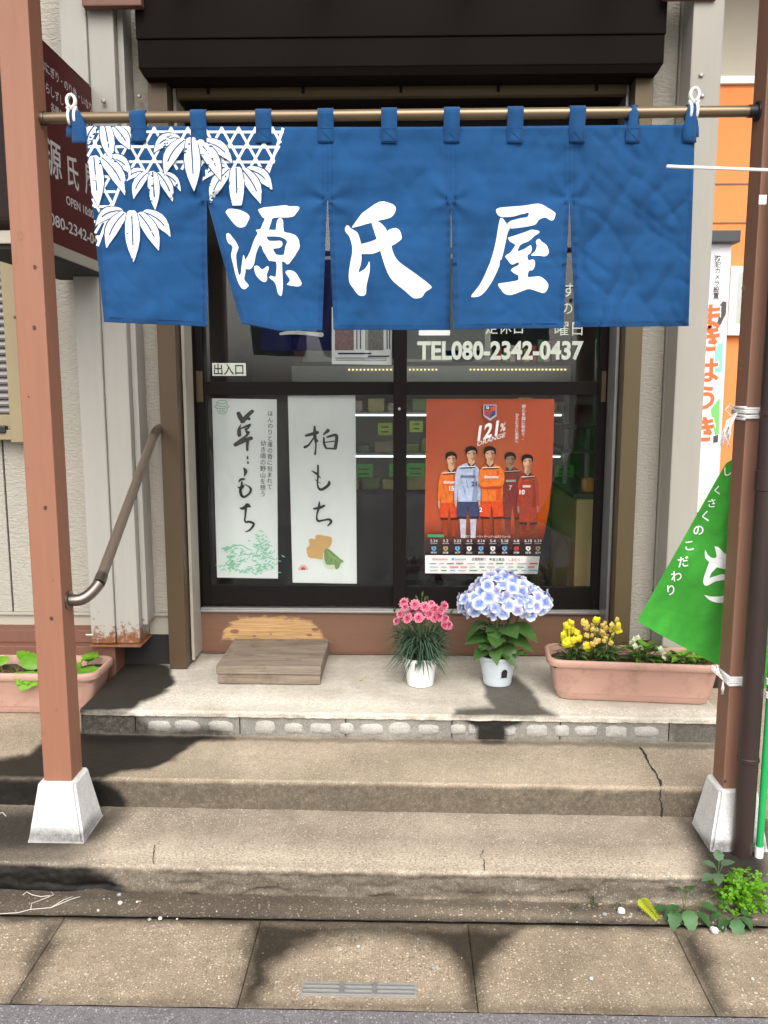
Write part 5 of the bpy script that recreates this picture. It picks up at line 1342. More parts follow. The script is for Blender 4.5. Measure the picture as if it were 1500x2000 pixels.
MAT['ochre'] = flat('ochre_print', (.70, .42, .15)); MAT['leafgreen'] = flat('leaf_green_print', (.19, .33, .09)); MAT['palemochi'] = flat('pale_cream_print', (.72, .76, .62)); MAT['vein'] = flat('leaf_vein_print', (.40, .50, .22)); MAT['redprint'] = flat('red_print', (.72, .06, .05))
def pp(mb, pts, Y, lift): mb.add([PY(a, b, Y - lift) for a, b in pts], [tuple(range(len(pts)))]); return mb
def fillpoly(mb, pts, Y, lift):
    vs_ = [Vector((a, b, 0)) for a, b in pts]; tri = tessellate_polygon([vs_]); mb.add([PY(v.x, v.y, Y - lift) for v in vs_], [tuple(t_) for t_ in tri]); return mb
oz, kz_ = (560, 800), 6.06
fillpoly(MB(), spl(Zm([(255, 1745), (235, 1640), (270, 1610), (262, 1540), (300, 1525), (340, 1535), (340, 1490), (390, 1480), (430, 1490), (490, 1500), (535, 1520), (525, 1600), (490, 1640), (430, 1700), (420, 1775), (330, 1760)], oz, kz_), 2), yb1, .0012).build('leaf_print', MAT['ochre'], b2)
fillpoly(MB(), spl(Zm([(425, 1760), (470, 1720), (600, 1760), (640, 1830), (580, 1880), (500, 1890), (440, 1850)], oz, kz_), 2), yb1, .0018).build('mochi_print', MAT['palemochi'], b2)
lg = fillpoly(MB(), spl(Zm([(455, 1655), (500, 1650), (580, 1720), (640, 1770), (680, 1800), (640, 1815), (620, 1870), (580, 1890), (560, 1835), (500, 1840), (460, 1820), (440, 1730)], oz, kz_), 2), yb1, .0024).build('leaf_print', MAT['leafgreen'], b2)
mb = MB()
for i, st in enumerate(([(470, 1670, 6), (540, 1740, 8), (640, 1805, 5)], [(540, 1740, 6), (560, 1820, 4)], [(510, 1712, 6), (500, 1790, 4)], [(560, 1755, 5), (600, 1745, 3)])): brush(mb, [(oz[0] + a / kz_, oz[1] + b / kz_, w / kz_) for a, b, w in st], yb1, .0030 + .0002 * i)
mb.build('vein_print', MAT['vein'], lg)
mb = MB()
fillpoly(mb, [(586.5, 1113), (588, 1109), (592, 1107), (596, 1109), (598, 1113)], yb1, .0012)
for k in range(11):
    a = R(180 + 18 * k); brush(mb, [(592 + 7 * math.cos(a), 1113 + 7 * math.sin(a), 1.2), (592 + 10 * math.cos(a), 1113 + 10 * math.sin(a), .5)], yb1, .0012 + .0001 * k)
mb.build('sunrise_print', MAT['redprint'], b2)

# orange poster with its lower right corner curling away from the glass
YP2 = YGR + .008
def prx(y): return float(np.interp(y, [779, 860, 935, 990, 1045, 1085, 1121], [1083, 1081, 1078, 1073, 1063, 1055, 1050]))
def plx(y): return 833 - 5 * (y - 779) / 341
def psurf(x, y):
    c = max(0, min(1, (y - 860) / 240)); e = max(0, (x - (prx(y) - 75)) / 75)
    return YP2 + .003 * c + .075 * c * e ** 2.2
def pcol(x, y):
    t_ = (y - 779) / 342
    base = np.array((.80, .095, .012)); glow = np.array((.88, .19, .03)); dk = np.array((.045, .012, .010))
    g = math.exp(-(((x - 945) / 90) ** 2 + ((y - 930) / 90) ** 2))
    c = base * (1 - g) + glow * g
    k = min(1, max(0, (y - 1012) / 48)) ** 1.1
    return c * (1 - k) + dk * k
MAT['print'] = colattr('poster_print', .35, 0.0)
NXP, NYP = 40, 100
pv = [(plx(779 + 342 * j / NYP) + (prx(779 + 342 * j / NYP) - plx(779 + 342 * j / NYP)) * i / NXP, 779 + 342 * j / NYP) for j in range(NYP + 1) for i in range(NXP + 1)]
pf = [(j * (NXP + 1) + i, j * (NXP + 1) + i + 1, (j + 1) * (NXP + 1) + i + 1, (j + 1) * (NXP + 1) + i) for j in range(NYP) for i in range(NXP)]
po = mesh('football_poster', [PY(x, y, psurf(x, y)) for x, y in pv], pf, MAT['print'], None, True)
tag(po, 'orange poster of five footballers behind the right door, corner curling', 'poster')
ca = po.data.color_attributes.new('Col', 'FLOAT_COLOR', 'POINT')
for i, (x, y) in enumerate(pv): ca.data[i].color = (*pcol(x, y), 1)
OP, KP = (830, 770), 5.554
PL = [.0010]
def on_p(x, y, lift): return PY(min(x, prx(y) - .5), y, psurf(min(x, prx(y) - .5), y) - lift)
def pz_(pts, m, name='printed_figure', parent=None, sm=2):
    PL[0] += .00012
    q = Zm(pts, OP, KP); q = spl(q, sm) if sm > 1 else q
    vs_ = [Vector((a, b, 0)) for a, b in q]; tri = tessellate_polygon([vs_])
    bm = bmesh.new(); bv = [bm.verts.new(v) for v in vs_]
    for t_ in tri:
        try: bm.faces.new([bv[i] for i in t_])
        except ValueError: pass
    y0, y1 = min(v.y for v in vs_), max(v.y for v in vs_)
    for step, axis in ((12, 0), (12, 1)):
        lo, hi = min(v[axis] for v in vs_), max(v[axis] for v in vs_); k = math.ceil(lo / step) * step
        while k < hi:
            co = [0, 0, 0]; co[axis] = k; no = [0, 0, 0]; no[axis] = 1
            bmesh.ops.bisect_plane(bm, geom=bm.verts[:] + bm.edges[:] + bm.faces[:], plane_co=co, plane_no=no); k += step
    bm.verts.index_update()
    fs = []
    for f in bm.faces:
        f.normal_update(); idx = tuple(v.index for v in f.verts); fs.append(idx if f.normal.z > 0 else idx[::-1])
    m.add([on_p(v.co.x, v.co.y, PL[0]) for v in bm.verts], fs)
    bm.free()
INK = {k: M('poster_' + k, c, .4, .5 if k in ('skin', 'orange', 'red', 'maroon', 'blue', 'limb', 'navy', 'sock') else .03, 60, spec=.15) for k, c in dict(skin=(.55, .32, .20), skin2=(.30, .15, .085), orange2=(.58, .085, .015), maroon2=(.20, .02, .012), blue2=(.24, .29, .42), red2=(.40, .04, .012), hair=(.018, .012, .010), orange=(.78, .17, .03), red=(.60, .07, .02), maroon=(.36, .035, .018), blue=(.40, .47, .62), navy=(.05, .06, .13), dark=(.05, .02, .015), sock=(.48, .46, .52), white=(.78, .76, .74), shade=(.42, .05, .015), limb=(.30, .05, .02)).items()}
def player(cx, ht, hw, body, jersey, shorts, number, nx, ny, armsx=True, legs='limb', club='docomo', csz=42, ccol='white'):
    L = {}
    def add(col, pts, sm=2): L.setdefault(col, []).append((pts, sm))
    hy = ht; fh = 150 * hw / 62
    x0, x1, ty, by, sy, ly = body
    add(legs, [(x0 + .16 * (x1 - x0), sy - 20), (x0 + .45 * (x1 - x0), sy - 20), (x0 + .40 * (x1 - x0), ly), (x0 + .22 * (x1 - x0), ly)])
    add(legs, [(x0 + .58 * (x1 - x0), sy - 20), (x0 + .86 * (x1 - x0), sy - 20), (x0 + .80 * (x1 - x0), ly), (x0 + .62 * (x1 - x0), ly)])
    order = [(legs, L[legs])]
    w = x1 - x0
    sh = [(x0 + .10 * w, by - 15), (x1 - .08 * w, by - 15), (x1 - .02 * w, sy), (x0 + .57 * w, sy + 6), (x0 + .51 * w, by + 40), (x0 + .45 * w, sy + 8), (x0 + .04 * w, sy)]
    order.append((shorts, [(sh, 1)]))
    hem = [[(x0 + .06 * w, sy), (x0 + .45 * w, sy + 6), (x0 + .44 * w, sy + 30), (x0 + .1 * w, sy + 26)], [(x0 + .57 * w, sy + 6), (x1 - .03 * w, sy), (x1 - .07 * w, sy + 26), (x0 + .60 * w, sy + 30)]]
    order += [('dark', [(h, 1)]) for h in hem]
    tor = [(cx - hw * .55, ty - 12), (cx + hw * .55, ty - 12), (x1 - .20 * w, ty + 22), (x1 - .05 * w, ty + 60), (x1 - .08 * w, ty + 180), (x1 - .11 * w, by), (x0 + .12 * w, by), (x0 + .10 * w, ty + 180), (x0 + .06 * w, ty + 60), (x0 + .2 * w, ty + 22)]
    order.append((jersey, [(tor, 2)]))
    order.append((jersey + '2', [([(x1 - .30 * w, ty + 70), (x1 - .09 * w, ty + 60), (x1 - .10 * w, ty + 180), (x1 - .13 * w, by - 4), (x1 - .34 * w, by - 4), (x1 - .26 * w, ty + 220)], 2)]))
    order += [(jersey + '2', [([(x0 + a * w, ty + b), (x0 + (a + .03) * w, ty + b), (x0 + (a + .12) * w, ty + b + 90), (x0 + (a + .08) * w, ty + b + 92)], 1)]) for a, b in ((.18, 130), (.30, 240), (.42, 180))]
    if armsx:
        order.append((jersey, [([(x0 + .12 * w, ty + 40), (x0 + .02 * w, ty + 90), (x0 - .03 * w, ty + 220), (x0 - .04 * w, by - 20), (x0 + .07 * w, by - 15), (x0 + .11 * w, ty + 240), (x0 + .2 * w, ty + 110)], 2), ([(x1 - .12 * w, ty + 40), (x1 - .02 * w, ty + 90), (x1 + .02 * w, ty + 220), (x1 + .01 * w, by - 20), (x1 - .08 * w, by - 15), (x1 - .10 * w, ty + 240), (x1 - .2 * w, ty + 110)], 2)]))
        order.append(('skin', [([(x0 - .05 * w, by - 20), (x0 + .07 * w, by - 15), (x0 + .06 * w, by + 50), (x0 - .01 * w, by + 55)], 2), ([(x1 + .01 * w, by - 20), (x1 - .08 * w, by - 15), (x1 - .06 * w, by + 50), (x1, by + 50)], 2)]))
    else:
        order.append(('shade', [([(x0 + .05 * w, ty + 195), (x1 - .04 * w, ty + 195), (x1 - .1 * w, ty + 262), (x0 + .12 * w, ty + 265)], 2)]))
        order.append((jersey, [([(x0 + .02 * w, ty + 80), (x0 + .16 * w, ty + 60), (x0 + .30 * w, ty + 185), (x1 - .25 * w, ty + 175), (x1 - .2 * w, ty + 225), (x0 + .2 * w, ty + 250), (x0 + .02 * w, ty + 200)], 2), ([(x1 - .02 * w, ty + 70), (x1 - .16 * w, ty + 60), (x1 - .26 * w, ty + 150), (x0 + .45 * w, ty + 205), (x0 + .45 * w, ty + 235), (x1 - .1 * w, ty + 240), (x1 + .01 * w, ty + 170)], 2)]))
    order.append(('skin', [([(cx - hw * .48, ht + fh * .6), (cx + hw * .48, ht + fh * .6), (cx + hw * .55, ty), (cx, ty + 34), (cx - hw * .55, ty)], 1)]))
    order.append(('dark', [([(cx - hw * .75, ty - 8), (cx - hw * .5, ty - 8), (cx, ty + 28), (cx + hw * .5, ty - 8), (cx + hw * .75, ty - 8), (cx + 4, ty + 52), (cx - 4, ty + 52)], 1), ([(x0 + .2 * w, ty + 42), (x1 - .2 * w, ty + 36), (x1 - .2 * w, ty + 46), (x0 + .2 * w, ty + 54)], 1)]))
    order.append(('white', [([(x0 + .16 * w, ty + 34), (x1 - .18 * w, ty + 27), (x1 - .18 * w, ty + 34), (x0 + .16 * w, ty + 42)], 1)]))
    face = [(cx - hw * .80, ht + fh * .42), (cx - hw * .72, ht + fh * .72), (cx - hw * .4, ht + fh * .94), (cx, ht + fh), (cx + hw * .4, ht + fh * .94), (cx + hw * .72, ht + fh * .72), (cx + hw * .8, ht + fh * .42), (cx + hw * .6, ht + fh * .2), (cx - hw * .6, ht + fh * .2)]
    order.append(('skin', [(face, 2)]))
    order.append(('skin2', [([(cx + hw * .12, ht + fh * .3), (cx + hw * .8, ht + fh * .42), (cx + hw * .70, ht + fh * .72), (cx + hw * .38, ht + fh * .93), (cx + hw * .02, ht + fh * .98), (cx + hw * .30, ht + fh * .70)], 2)]))
    hair = [(cx - hw * .95, ht + fh * .55), (cx - hw * 1.02, ht + fh * .3), (cx - hw * .8, ht + fh * .08), (cx - hw * .2, ht - 2), (cx + hw * .5, ht + 4), (cx + hw * .95, ht + fh * .2), (cx + hw * .98, ht + fh * .5), (cx + hw * .8, ht + fh * .55), (cx + hw * .66, ht + fh * .34), (cx + hw * .1, ht + fh * .27), (cx - hw * .55, ht + fh * .36), (cx - hw * .8, ht + fh * .56)]
    order.append(('hair', [(hair, 2)]))
    fx = [([(cx + s * hw * .40 - 11, ht + fh * .47), (cx + s * hw * .40 + 11, ht + fh * .47), (cx + s * hw * .40 + 9, ht + fh * .52), (cx + s * hw * .40 - 9, ht + fh * .52)], 1) for s in (-1, 1)] + [([(cx - 12, ht + fh * .80), (cx + 12, ht + fh * .80), (cx + 9, ht + fh * .83), (cx - 9, ht + fh * .83)], 1)]
    order += [('dark', [q_]) for q_ in fx]
    first = None
    for col, polys in order:
        PL[0] += .0002
        for pts, sm in polys:
            mb = MB(); pz_(pts, mb, sm=sm); mb.build('player_print', INK[col], po)
    for s_, x, y, em in ((number, nx, ny, 62), (club, x0 + .22 * w, ty + 150, csz)):
        mb = MB(); PL[0] += .0002; q = on_p(OP[0] + x / KP, OP[1] + y / KP, PL[0]); k = depth(q) / FPX / KP
        if s_: text_on(mb, s_, q, (1, 0, 0), (0, 0, 1), em * k * 1.1, None, .03); mb.build('shirt_print', INK[ccol], po)
player(925, 628, 62, (820, 1075, 800, 1170, 1330, 1560), 'maroon', 'maroon', '7', 910, 1035, club='ocom')
player(1112, 652, 62, (1010, 1230, 860, 1230, 1385, 1480), 'red', 'red', '10', 1025, 1085, club='omo')
player(285, 625, 62, (150, 372, 818, 1180, 1335, 1540), 'orange', 'red', '15', 262, 1045)
player(505, 565, 66, (330, 600, 752, 1165, 1325, 1560), 'blue', 'navy', '21', 505, 995, legs='sock', ccol='navy')
player(705, 565, 66, (580, 860, 760, 1160, 1325, 1560), 'orange', 'red', '2', 588, 1275, armsx=False, club='docomo')
PL[0] += .0004
def ptext(s, x, y, em, col, w=None, tilt=0., shear=0., bold=.0, vertical=False, pitch=None, align='L', name='lettering'):
    mb = MB(); q = on_p(OP[0] + x / KP, OP[1] + y / KP, PL[0] + .0004); k = depth(q) / FPX / KP
    text_on(mb, s, q, (math.cos(tilt), 0, math.sin(tilt)), (0, 0, 1), em * k, None if w is None else w * k, bold, align, shear, vertical, None if pitch is None else pitch * k)
    return mb.build(name, INK[col], po)
ptext('121', 568, 505, 215, 'white', 225, R(17), .12, .03); ptext('%', 812, 405, 120, 'white', 60, R(14), .1, .01)
ptext('ORANGE', 562, 565, 66, 'white', 318, R(19), .2, .005)
ptext('野心を胸に秘めて、', 1072, 150, 44, 'white', vertical=True, pitch=43); ptext('ひたむきに未来へ', 1000, 242, 42, 'white', vertical=True, pitch=41)
ptext('大宮アルディージャ ホームゲームスケジュール', 415, 1553, 30, 'white', 510)
def crest(pts, col, sm=1, name='crest_print'):
    mb = MB(); PL[0] += .0002; pz_(pts, mb, sm=sm); mb.build(name, INK[col], po)
INK['gold'] = flat('poster_gold', (.42, .30, .14)); INK['green'] = flat('poster_green', (.02, .28, .12)); INK['cyan'] = flat('poster_cyan', (.10, .35, .60)); INK['grey'] = flat('poster_grey', (.38, .38, .40))
crest([(635, 112), (775, 112), (778, 235), (705, 288), (633, 235)], 'grey'); crest([(645, 122), (765, 122), (767, 222), (705, 262), (643, 222)], 'navy')
crest([(650, 180), (700, 165), (700, 255), (650, 222)], 'red'); crest([(712, 140), (758, 130), (760, 185), (735, 175), (712, 210)], 'red')
for k in range(3): crest([(658 + k * 15, 182), (664 + k * 15, 180), (664 + k * 15, 232 + k * 5), (658 + k * 15, 230 + k * 5)], 'navy')
crest([(665, 140), (680, 130), (694, 140), (692, 158), (668, 158)], 'white', 2); crest([(673, 140), (680, 136), (687, 141), (685, 150), (675, 150)], 'navy')
crest([(30, 1520), (205, 1522), (205, 1552), (30, 1550)], 'green')
# white sponsor band
mb = MB(); PL[0] += .0003; pz_([(2, 1746), (640, 1750), (1400, 1760), (1400, 1950), (2, 1942)], mb, sm=1); mb.build('sponsor_band', INK['white'], po)
dates = ['2.24', '3.2', '3.23', '4.3', '4.14', '5.4', '5.18', '6.8', '6.15', '6.29']; clubs = ['甲府', '琉球', '水戸', '岡山', '横浜FC', '愛媛', '栃木', '京都', '岐阜', '金沢']; cc = ['cyan', 'gold', 'cyan', 'white', 'cyan', 'white', 'cyan', 'red', 'white', 'gold']
for i, d_ in enumerate(dates):
    x = 96 + i * 128
    if x > 1220: x = 1225
    ptext(d_, x, 1605, 42, 'white', 78 if len(d_) > 3 else 58, align='C'); ptext(clubs[i], x, 1728, 26, 'white', 60, align='C')
    crest([(x - 38, 1618), (x + 38, 1616), (x + 38, 1622), (x - 38, 1624)], 'grey'); crest([(x - 24, 1652), (x + 24, 1652), (x + 26, 1680), (x, 1705), (x - 26, 1680)], cc[i], 1); crest([(x - 12, 1664), (x + 12, 1664), (x, 1692)], 'navy', 1)
PL[0] += .0004
for s_, x, y, em, col, w in (('docomo', 80, 1800, 44, 'red', 165), ('武蔵野銀行', 508, 1802, 36, 'dark', 152), ('富士薬品', 732, 1804, 34, 'dark', 130), ('しまむら', 908, 1808, 36, 'red', 122)): ptext(s_, x, y, em, col, w, bold=.01)
rs = random.Random(9)
for ry in (1830, 1868, 1905):
    x = 50
    while x < 1180:
        w = rs.uniform(50, 100); crest([(x, ry), (x + w, ry + 1), (x + w, ry + 13), (x, ry + 12)], rs.choice(['grey', 'grey', 'cyan', 'red', 'green', 'grey']), 1, 'sponsor_mark'); x += w + rs.uniform(25, 45)
crest([(290, 1775), (318, 1775), (318, 1800), (290, 1800)], 'cyan', 2, 'sponsor_mark'); crest([(700, 1778), (722, 1778), (722, 1800), (700, 1800)], 'green', 2, 'sponsor_mark'); crest([(325, 1782), (445, 1782), (445, 1798), (325, 1798)], 'grey', 1, 'sponsor_mark')
MAT['grey_board'] = M('pale_grey_panel', (.30, .31, .29), .7, .08, 4)
for a, b, c_, d_, l_ in ((795, 958, 430, 712, 'pale grey board standing on the display case behind the right door'), (590, 764, 560, 712, 'pale grey board standing on the display case behind the left door')):
    o = box('display_board', XY(a, d_, YC + .1), XY(b, d_, YC + .1), YC + .1, YC + .115, zct + .021, ZY(a, c_, YC + .1), MAT['grey_board'], None, .003); tag(o, l_, 'board')
rk2 = random.Random(4)
for i in range(9):
    x = XY(975 + i * 13.5, 680, YC + .06); cl = [(.45, .06, .05), (.12, .35, .08), (.6, .55, .5), (.30, .10, .16), (.5, .42, .08)][i % 5]
    o = MB().box(x - .017, x + .015, YC + .05, YC + .085, zct + .0205, zct + rk2.uniform(.09, .15), .006).build('snack_packet', M('packet_%d' % i, cl, .35, .3, 40), None)
    tag(o, '%s snack packet, number %s from the left on the display case' % (['red', 'green', 'cream', 'plum', 'yellow'][i % 5], ['one', 'two', 'three', 'four', 'five', 'six', 'seven', 'eight', 'nine'][i]), 'snack packet', 'packets on the display case')
# navy cloth and flyer in the left upper pane
q = ((508, 400), (651, 400), (652, 685), (510, 685))
nv = sheet('navy_cloth', q, YGL + .05, MAT['navy'], 'navy cloth with a white brush stroke behind the upper left pane', 'cloth', bow=.006)
strokes([[(548, 652, 5), (570, 649, 8), (600, 651, 7), (628, 654, 9)], [(560, 560, 12), (600, 556, 16), (625, 565, 12)], [(590, 470, 12), (590, 600, 16)]], (0, 0), 1, YGL + .044, 'printed_character', MAT['noren_white'], nv)
fy = sheet('flyer', ((648, 600), (766, 602), (765, 713), (648, 711)), YGL + .007, MAT['paper'], 'white flyer with two photographs behind the upper left pane', 'flyer')
MAT['ph1'] = M('flyer_photo_red', (.25, .14, .14), .5, .9, 110); MAT['ph2'] = M('flyer_photo_grey', (.20, .19, .17), .5, .9, 110)
for a, b, c, d, mm in ((654, 636, 691, 684, 'ph1'), (713, 636, 749, 684, 'ph2')): pp(MB(), [(a, d), (c, d), (c, b), (a, b)], YGL + .007, .0015).build('flyer_photo', MAT[mm], fy)
mb = MB()
for y in (700, 704): pp(mb, [(655, y), (755, y), (755, y - 1.3), (655, y - 1.3)], YGL + .007, .0012)
for x in (696, 703, 755, 760): pp(mb, [(x, 682), (x + 2, 682), (x + 2, 640), (x, 640)], YGL + .007, .0012)
mb.build('flyer_text', MAT['ink'], fy)
mb = MB(); pp(mb, [(660, 692), (725, 692), (725, 689), (660, 689)], YGL + .007, .0012); pp(mb, [(718, 697), (760, 697), (760, 694.5), (718, 694.5)], YGL + .007, .0012); mb.build('flyer_heading', MAT['navy'], fy)

# ------------------------------------------------------------------ wooden step block
w0, w1 = PZ(426, 1337, Z3), PZ(626, 1337, Z3)
yf_ = w0.y; yb2 = 3.722
wb_ = empty('wooden_step', ((w0.x + w1.x) / 2, yf_ + .1, Z3), 'low weathered step of two stacked planks against the sill', 'step')
h1 = ZY(530, 1318, yf_) - Z3; h2 = ZY(530, 1316, yf_) - Z3
zt_ = ZY(530, 1313, yf_)
zl0 = Z3 + .0035
zt2 = PY(530, 1317, yf_).z
ztop = ZY(530, 1303, yf_)
MB().box(w0.x, w1.x, yf_, yb2, zl0, zt2 - .001, .004).build('lower_plank', MAT['plank'], wb_)
MB().box(w0.x - .006, w1.x + .004, yf_ - .006, yb2 - .004, zt2, zt2 + .036, .005).build('upper_plank', MAT['plank'], wb_)

# ------------------------------------------------------------------ leaf and flower meshes
def leaf_mesh(name, L, W, m, fold=.25, droop=.35, serr=0, n=7, cup=0.0):
    v, f = [], []
    for i in range(n + 1):
        t_ = i / n
        w = W * (math.sin(math.pi * min(1, t_ * .93 + .05) ** .8)) * (1 - .15 * t_) if i < n else 0.0
        if serr and 0 < i < n: w *= 1 + (serr if i % 2 else -serr)
        x = L * t_; z = -droop * L * t_ * t_ + .18 * L * t_
        v += [(x, -w, z + fold * w + cup * w * w), (x, 0, z), (x, w, z + fold * w + cup * w * w)]
    for i in range(n):
        a = i * 3; f += [(a, a + 1, a + 4, a + 3), (a + 1, a + 2, a + 5, a + 4)]
    me = bpy.data.meshes.new(name); me.from_pydata(v, [], f); me.materials.append(m)
    me.polygons.foreach_set('use_smooth', [True] * len(me.polygons)); return me
def colmesh(name, v, f, cols, m=None):
    me = bpy.data.meshes.new(name); me.from_pydata(v, [], f); me.materials.append(m or MAT['petal'])
    a = me.color_attributes.new('Col', 'FLOAT_COLOR', 'POINT')
    for i, c in enumerate(cols): a.data[i].color = (*c, 1)
    me.polygons.foreach_set('use_smooth', [True] * len(me.polygons)); return me
def lerp3(a, b, t_): return tuple(a[i] + (b[i] - a[i]) * t_ for i in range(3))
def floret(rng, blue, white, R0=.029):
    v, f, c = [], [], []
    for k in range(4):
        a0 = k * math.pi / 2 + rng.uniform(-.12, .12); tilt = rng.uniform(-.1, .35)
        b = len(v)
        grid = []
        for i, s_ in enumerate((.06, .35, .68, 1.0)):
            for j in (-1, -.5, 0, .5, 1):
                w = (.10, .50, .74, .52)[i] * R0
                rr_ = R0 * s_ * (1 - .16 * abs(j) ** 2 * (s_ ** 2)) * (1.0 if not (j == 0 and i == 3) else .95)
                x, y = rr_, j * w
                z = tilt * R0 * s_ * s_ + .10 * R0 * math.sin(j * 4 + i) * s_ - .12 * R0 * abs(j)
                v.append((x * math.cos(a0) - y * math.sin(a0), x * math.sin(a0) + y * math.cos(a0), z))
                e = max(max(0, s_ - .28) * 1.5, (abs(j) ** 2) * .75 * s_ ** .5)
                c.append(lerp3(blue, white, min(1, e * 1.08)))
        for i in range(3):
            for j in range(4): f.append((b + i * 5 + j, b + i * 5 + j + 1, b + i * 5 + j + 6, b + i * 5 + j + 5))
    b = len(v); r_ = R0 * .13
    for a in range(6): v.append((r_ * math.cos(a * math.pi / 3), r_ * math.sin(a * math.pi / 3), .002)); c.append((.20, .25, .55))
    v.append((0, 0, .005)); c.append((.45, .5, .75))
    f += [(b + a, b + (a + 1) % 6, b + 6) for a in range(6)]
    return colmesh('floret', v, f, c)
def carnation(rng, R0=.0235):
    v, f, c = [], [], []
    for ring in range(4):
        n_ = 26; r1 = R0 * (1.0, .80, .58, .34)[ring]; zb_ = (0, .0045, .009, .013)[ring]
        b = len(v)
        for i in range(n_):
            a = 2 * math.pi * i / n_ + ring * .4; fr = 1 + .16 * math.sin(i * 2.6 + ring) + rng.uniform(-.1, .1)
            for s_ in (.15, .65, 1.0):
                v.append((r1 * s_ * fr * math.cos(a), r1 * s_ * fr * math.sin(a), zb_ + (.006 * s_ + (.0035 * math.sin(i * 2.6) if s_ > .6 else 0))))
                c.append((.55, .02, .10) if s_ < .5 else ((.58, .018, .11) if s_ < .9 else (.84, .40, .50)))
        for i in range(n_):
            i2 = (i + 1) % n_
            for k in range(2): f.append((b + i * 3 + k, b + i2 * 3 + k, b + i2 * 3 + k + 1, b + i * 3 + k + 1))
    b = len(v)
    for i in range(8):
        a = i * math.pi / 4
        v += [(.0045 * math.cos(a), .0045 * math.sin(a), -.016), (.006 * math.cos(a), .006 * math.sin(a), .002)]; c += [(.07, .14, .04)] * 2
    for i in range(8): i2 = (i + 1) % 8; f.append((b + i * 2, b + i2 * 2, b + i2 * 2 + 1, b + i * 2 + 1))
    return colmesh('flower', v, f, c)
def snapdragon(rng, col, R0=.014):
    v, f, c = [], [], []
    for lip, (sx_, sz_, up_) in enumerate(((1.0, .9, 1), (1.15, .8, -1), (.6, .5, 0))):
        b = len(v); n1, n2 = 8, 5
        for i in range(n1 + 1):
            for j in range(n2 + 1):
                th = -1.5 + 3.0 * i / n1; ph = -.2 + 1.5 * j / n2
                rr_ = R0 * (1 + .12 * math.sin(th * 5) * (j / n2) + rng.uniform(-.05, .05))
                x = rr_ * sx_ * math.sin(th) * math.cos(ph * .7); y = -rr_ * math.cos(th) * math.cos(ph) * .8 - lip * .001; z = up_ * rr_ * (.2 + .9 * math.sin(ph)) * sz_
                v.append((x, y, z)); k = .75 + .35 * j / n2; c.append(tuple(min(1, q_ * k) for q_ in col))
        for i in range(n1):
            for j in range(n2): f.append((b + i * (n2 + 1) + j, b + (i + 1) * (n2 + 1) + j, b + (i + 1) * (n2 + 1) + j + 1, b + i * (n2 + 1) + j + 1))
    return colmesh('blossom', v, f, c)
rp = random.Random(21)

def pot(name, c, prof, m, label, cat, slot=False, soil_r=None, soil_z=None):
    e = empty(name, c, label, cat)
    o = autosmooth(MB().lathe(prof, c, 40).build('pot', m, e), 30)
    if soil_r: MB().lathe([(soil_r, soil_z), (soil_r * .5, soil_z + .004), (0.001, soil_z + .006)], c, 24, False).build('soil', MAT['soil'], e)
    return e
def bezp(a, b, c, n=6): return [Vector(a).lerp(Vector(b), i / n).lerp(Vector(b).lerp(Vector(c), i / n), i / n) for i in range(n + 1)]

# ------------------------------------------------------------------ hydrangea in the grey pot
hb = PZ(971, 1334, Z3); hb.z = Z3 + .003
kh = depth(hb) / FPX
rb, rt_ = 27 * kh, 37 * kh; hh = (1334 - 1276) * kh
hy = pot('potted_hydrangea', hb, [(rb, 0), (rb * 1.02, .004), (rb * 1.06, hh * .30), (rb * 1.10, hh * .31), (rt_ * .95, hh * .88), (rt_ * 1.0, hh * .9), (rt_ * 1.02, hh * .95), (rt_ * 1.0, hh), (rt_ * .94, hh), (rt_ * .9, hh * .85)], M('pale_grey_plastic', (.50, .55, .58), .4, .04), 'blue and white hydrangea in a pale grey pot, right of the pink carnations', 'potted plant', True, rt_ * .92, hh * .82)
sl = MB(); an0 = R(-72)
ring = []
for a, z in ((-.10, .05), (.10, .05), (.10, .55), (.06, .72), (0, .78), (-.06, .72), (-.10, .55)):
    rr_ = rb * 1.10 + (rt_ * .95 - rb * 1.1) * ((.31 + .35 * z) - .31) / .57 + .0035
    ring.append(hb + Vector((rr_ * math.cos(an0 + a * 1.9), rr_ * math.sin(an0 + a * 1.9), hh * (.31 + .42 * z))))
sl.add(ring, [tuple(range(7))]); sl.build('water_slot', MAT['dark_void'], hy)
top_c = hb + Vector((0, 0, hh))
HC = PY(982, 1172, hb.y - .0)
lm = [leaf_mesh('leaf', .11, .047, MAT['leaf_hyd'], .18, d_, .08, 9) for d_ in (.25, .5, .8)]
for k in range(9):
    a = 2 * math.pi * k / 9 + rp.uniform(-.2, .2); r_ = rp.uniform(.06, .12)
    tip_ = HC + Vector((r_ * math.cos(a), r_ * math.sin(a) * .8, -.01 + rp.uniform(-.02, .02)))
    MB().tube(bezp(top_c + Vector((.02 * math.cos(a), .02 * math.sin(a), -.03)), top_c + Vector((.02 * math.cos(a), .02 * math.sin(a), .06)), tip_), .0035, 6).build('stem', MAT['brown_stem' if k % 2 else 'stem'], hy, True)
LV = [(-150, .02, .10, 1.0), (-120, .04, .06, .9), (-95, .05, .10, 1.0), (-60, .03, .055, .85), (-35, .03, .085, 1.05), (-5, .02, .12, 1.05), (170, .02, .13, 1.05), (200, .03, .08, 1.0), (-80, .02, .03, .8), (-110, .01, .13, .9), (-50, .0, .13, 1.0), (-20, .05, .05, .8), (150, .02, .08, .9), (30, .02, .11, 1.0), (60, .02, .08, .9), (90, .03, .1, 1.0), (120, .02, .09, .9), (-135, .06, .035, .7), (-70, .05, .14, 1.0), (-160, .05, .145, 1.1), (-25, .06, .14, 1.1), (-100, .07, .05, .75), (-45, .08, .03, .6)]
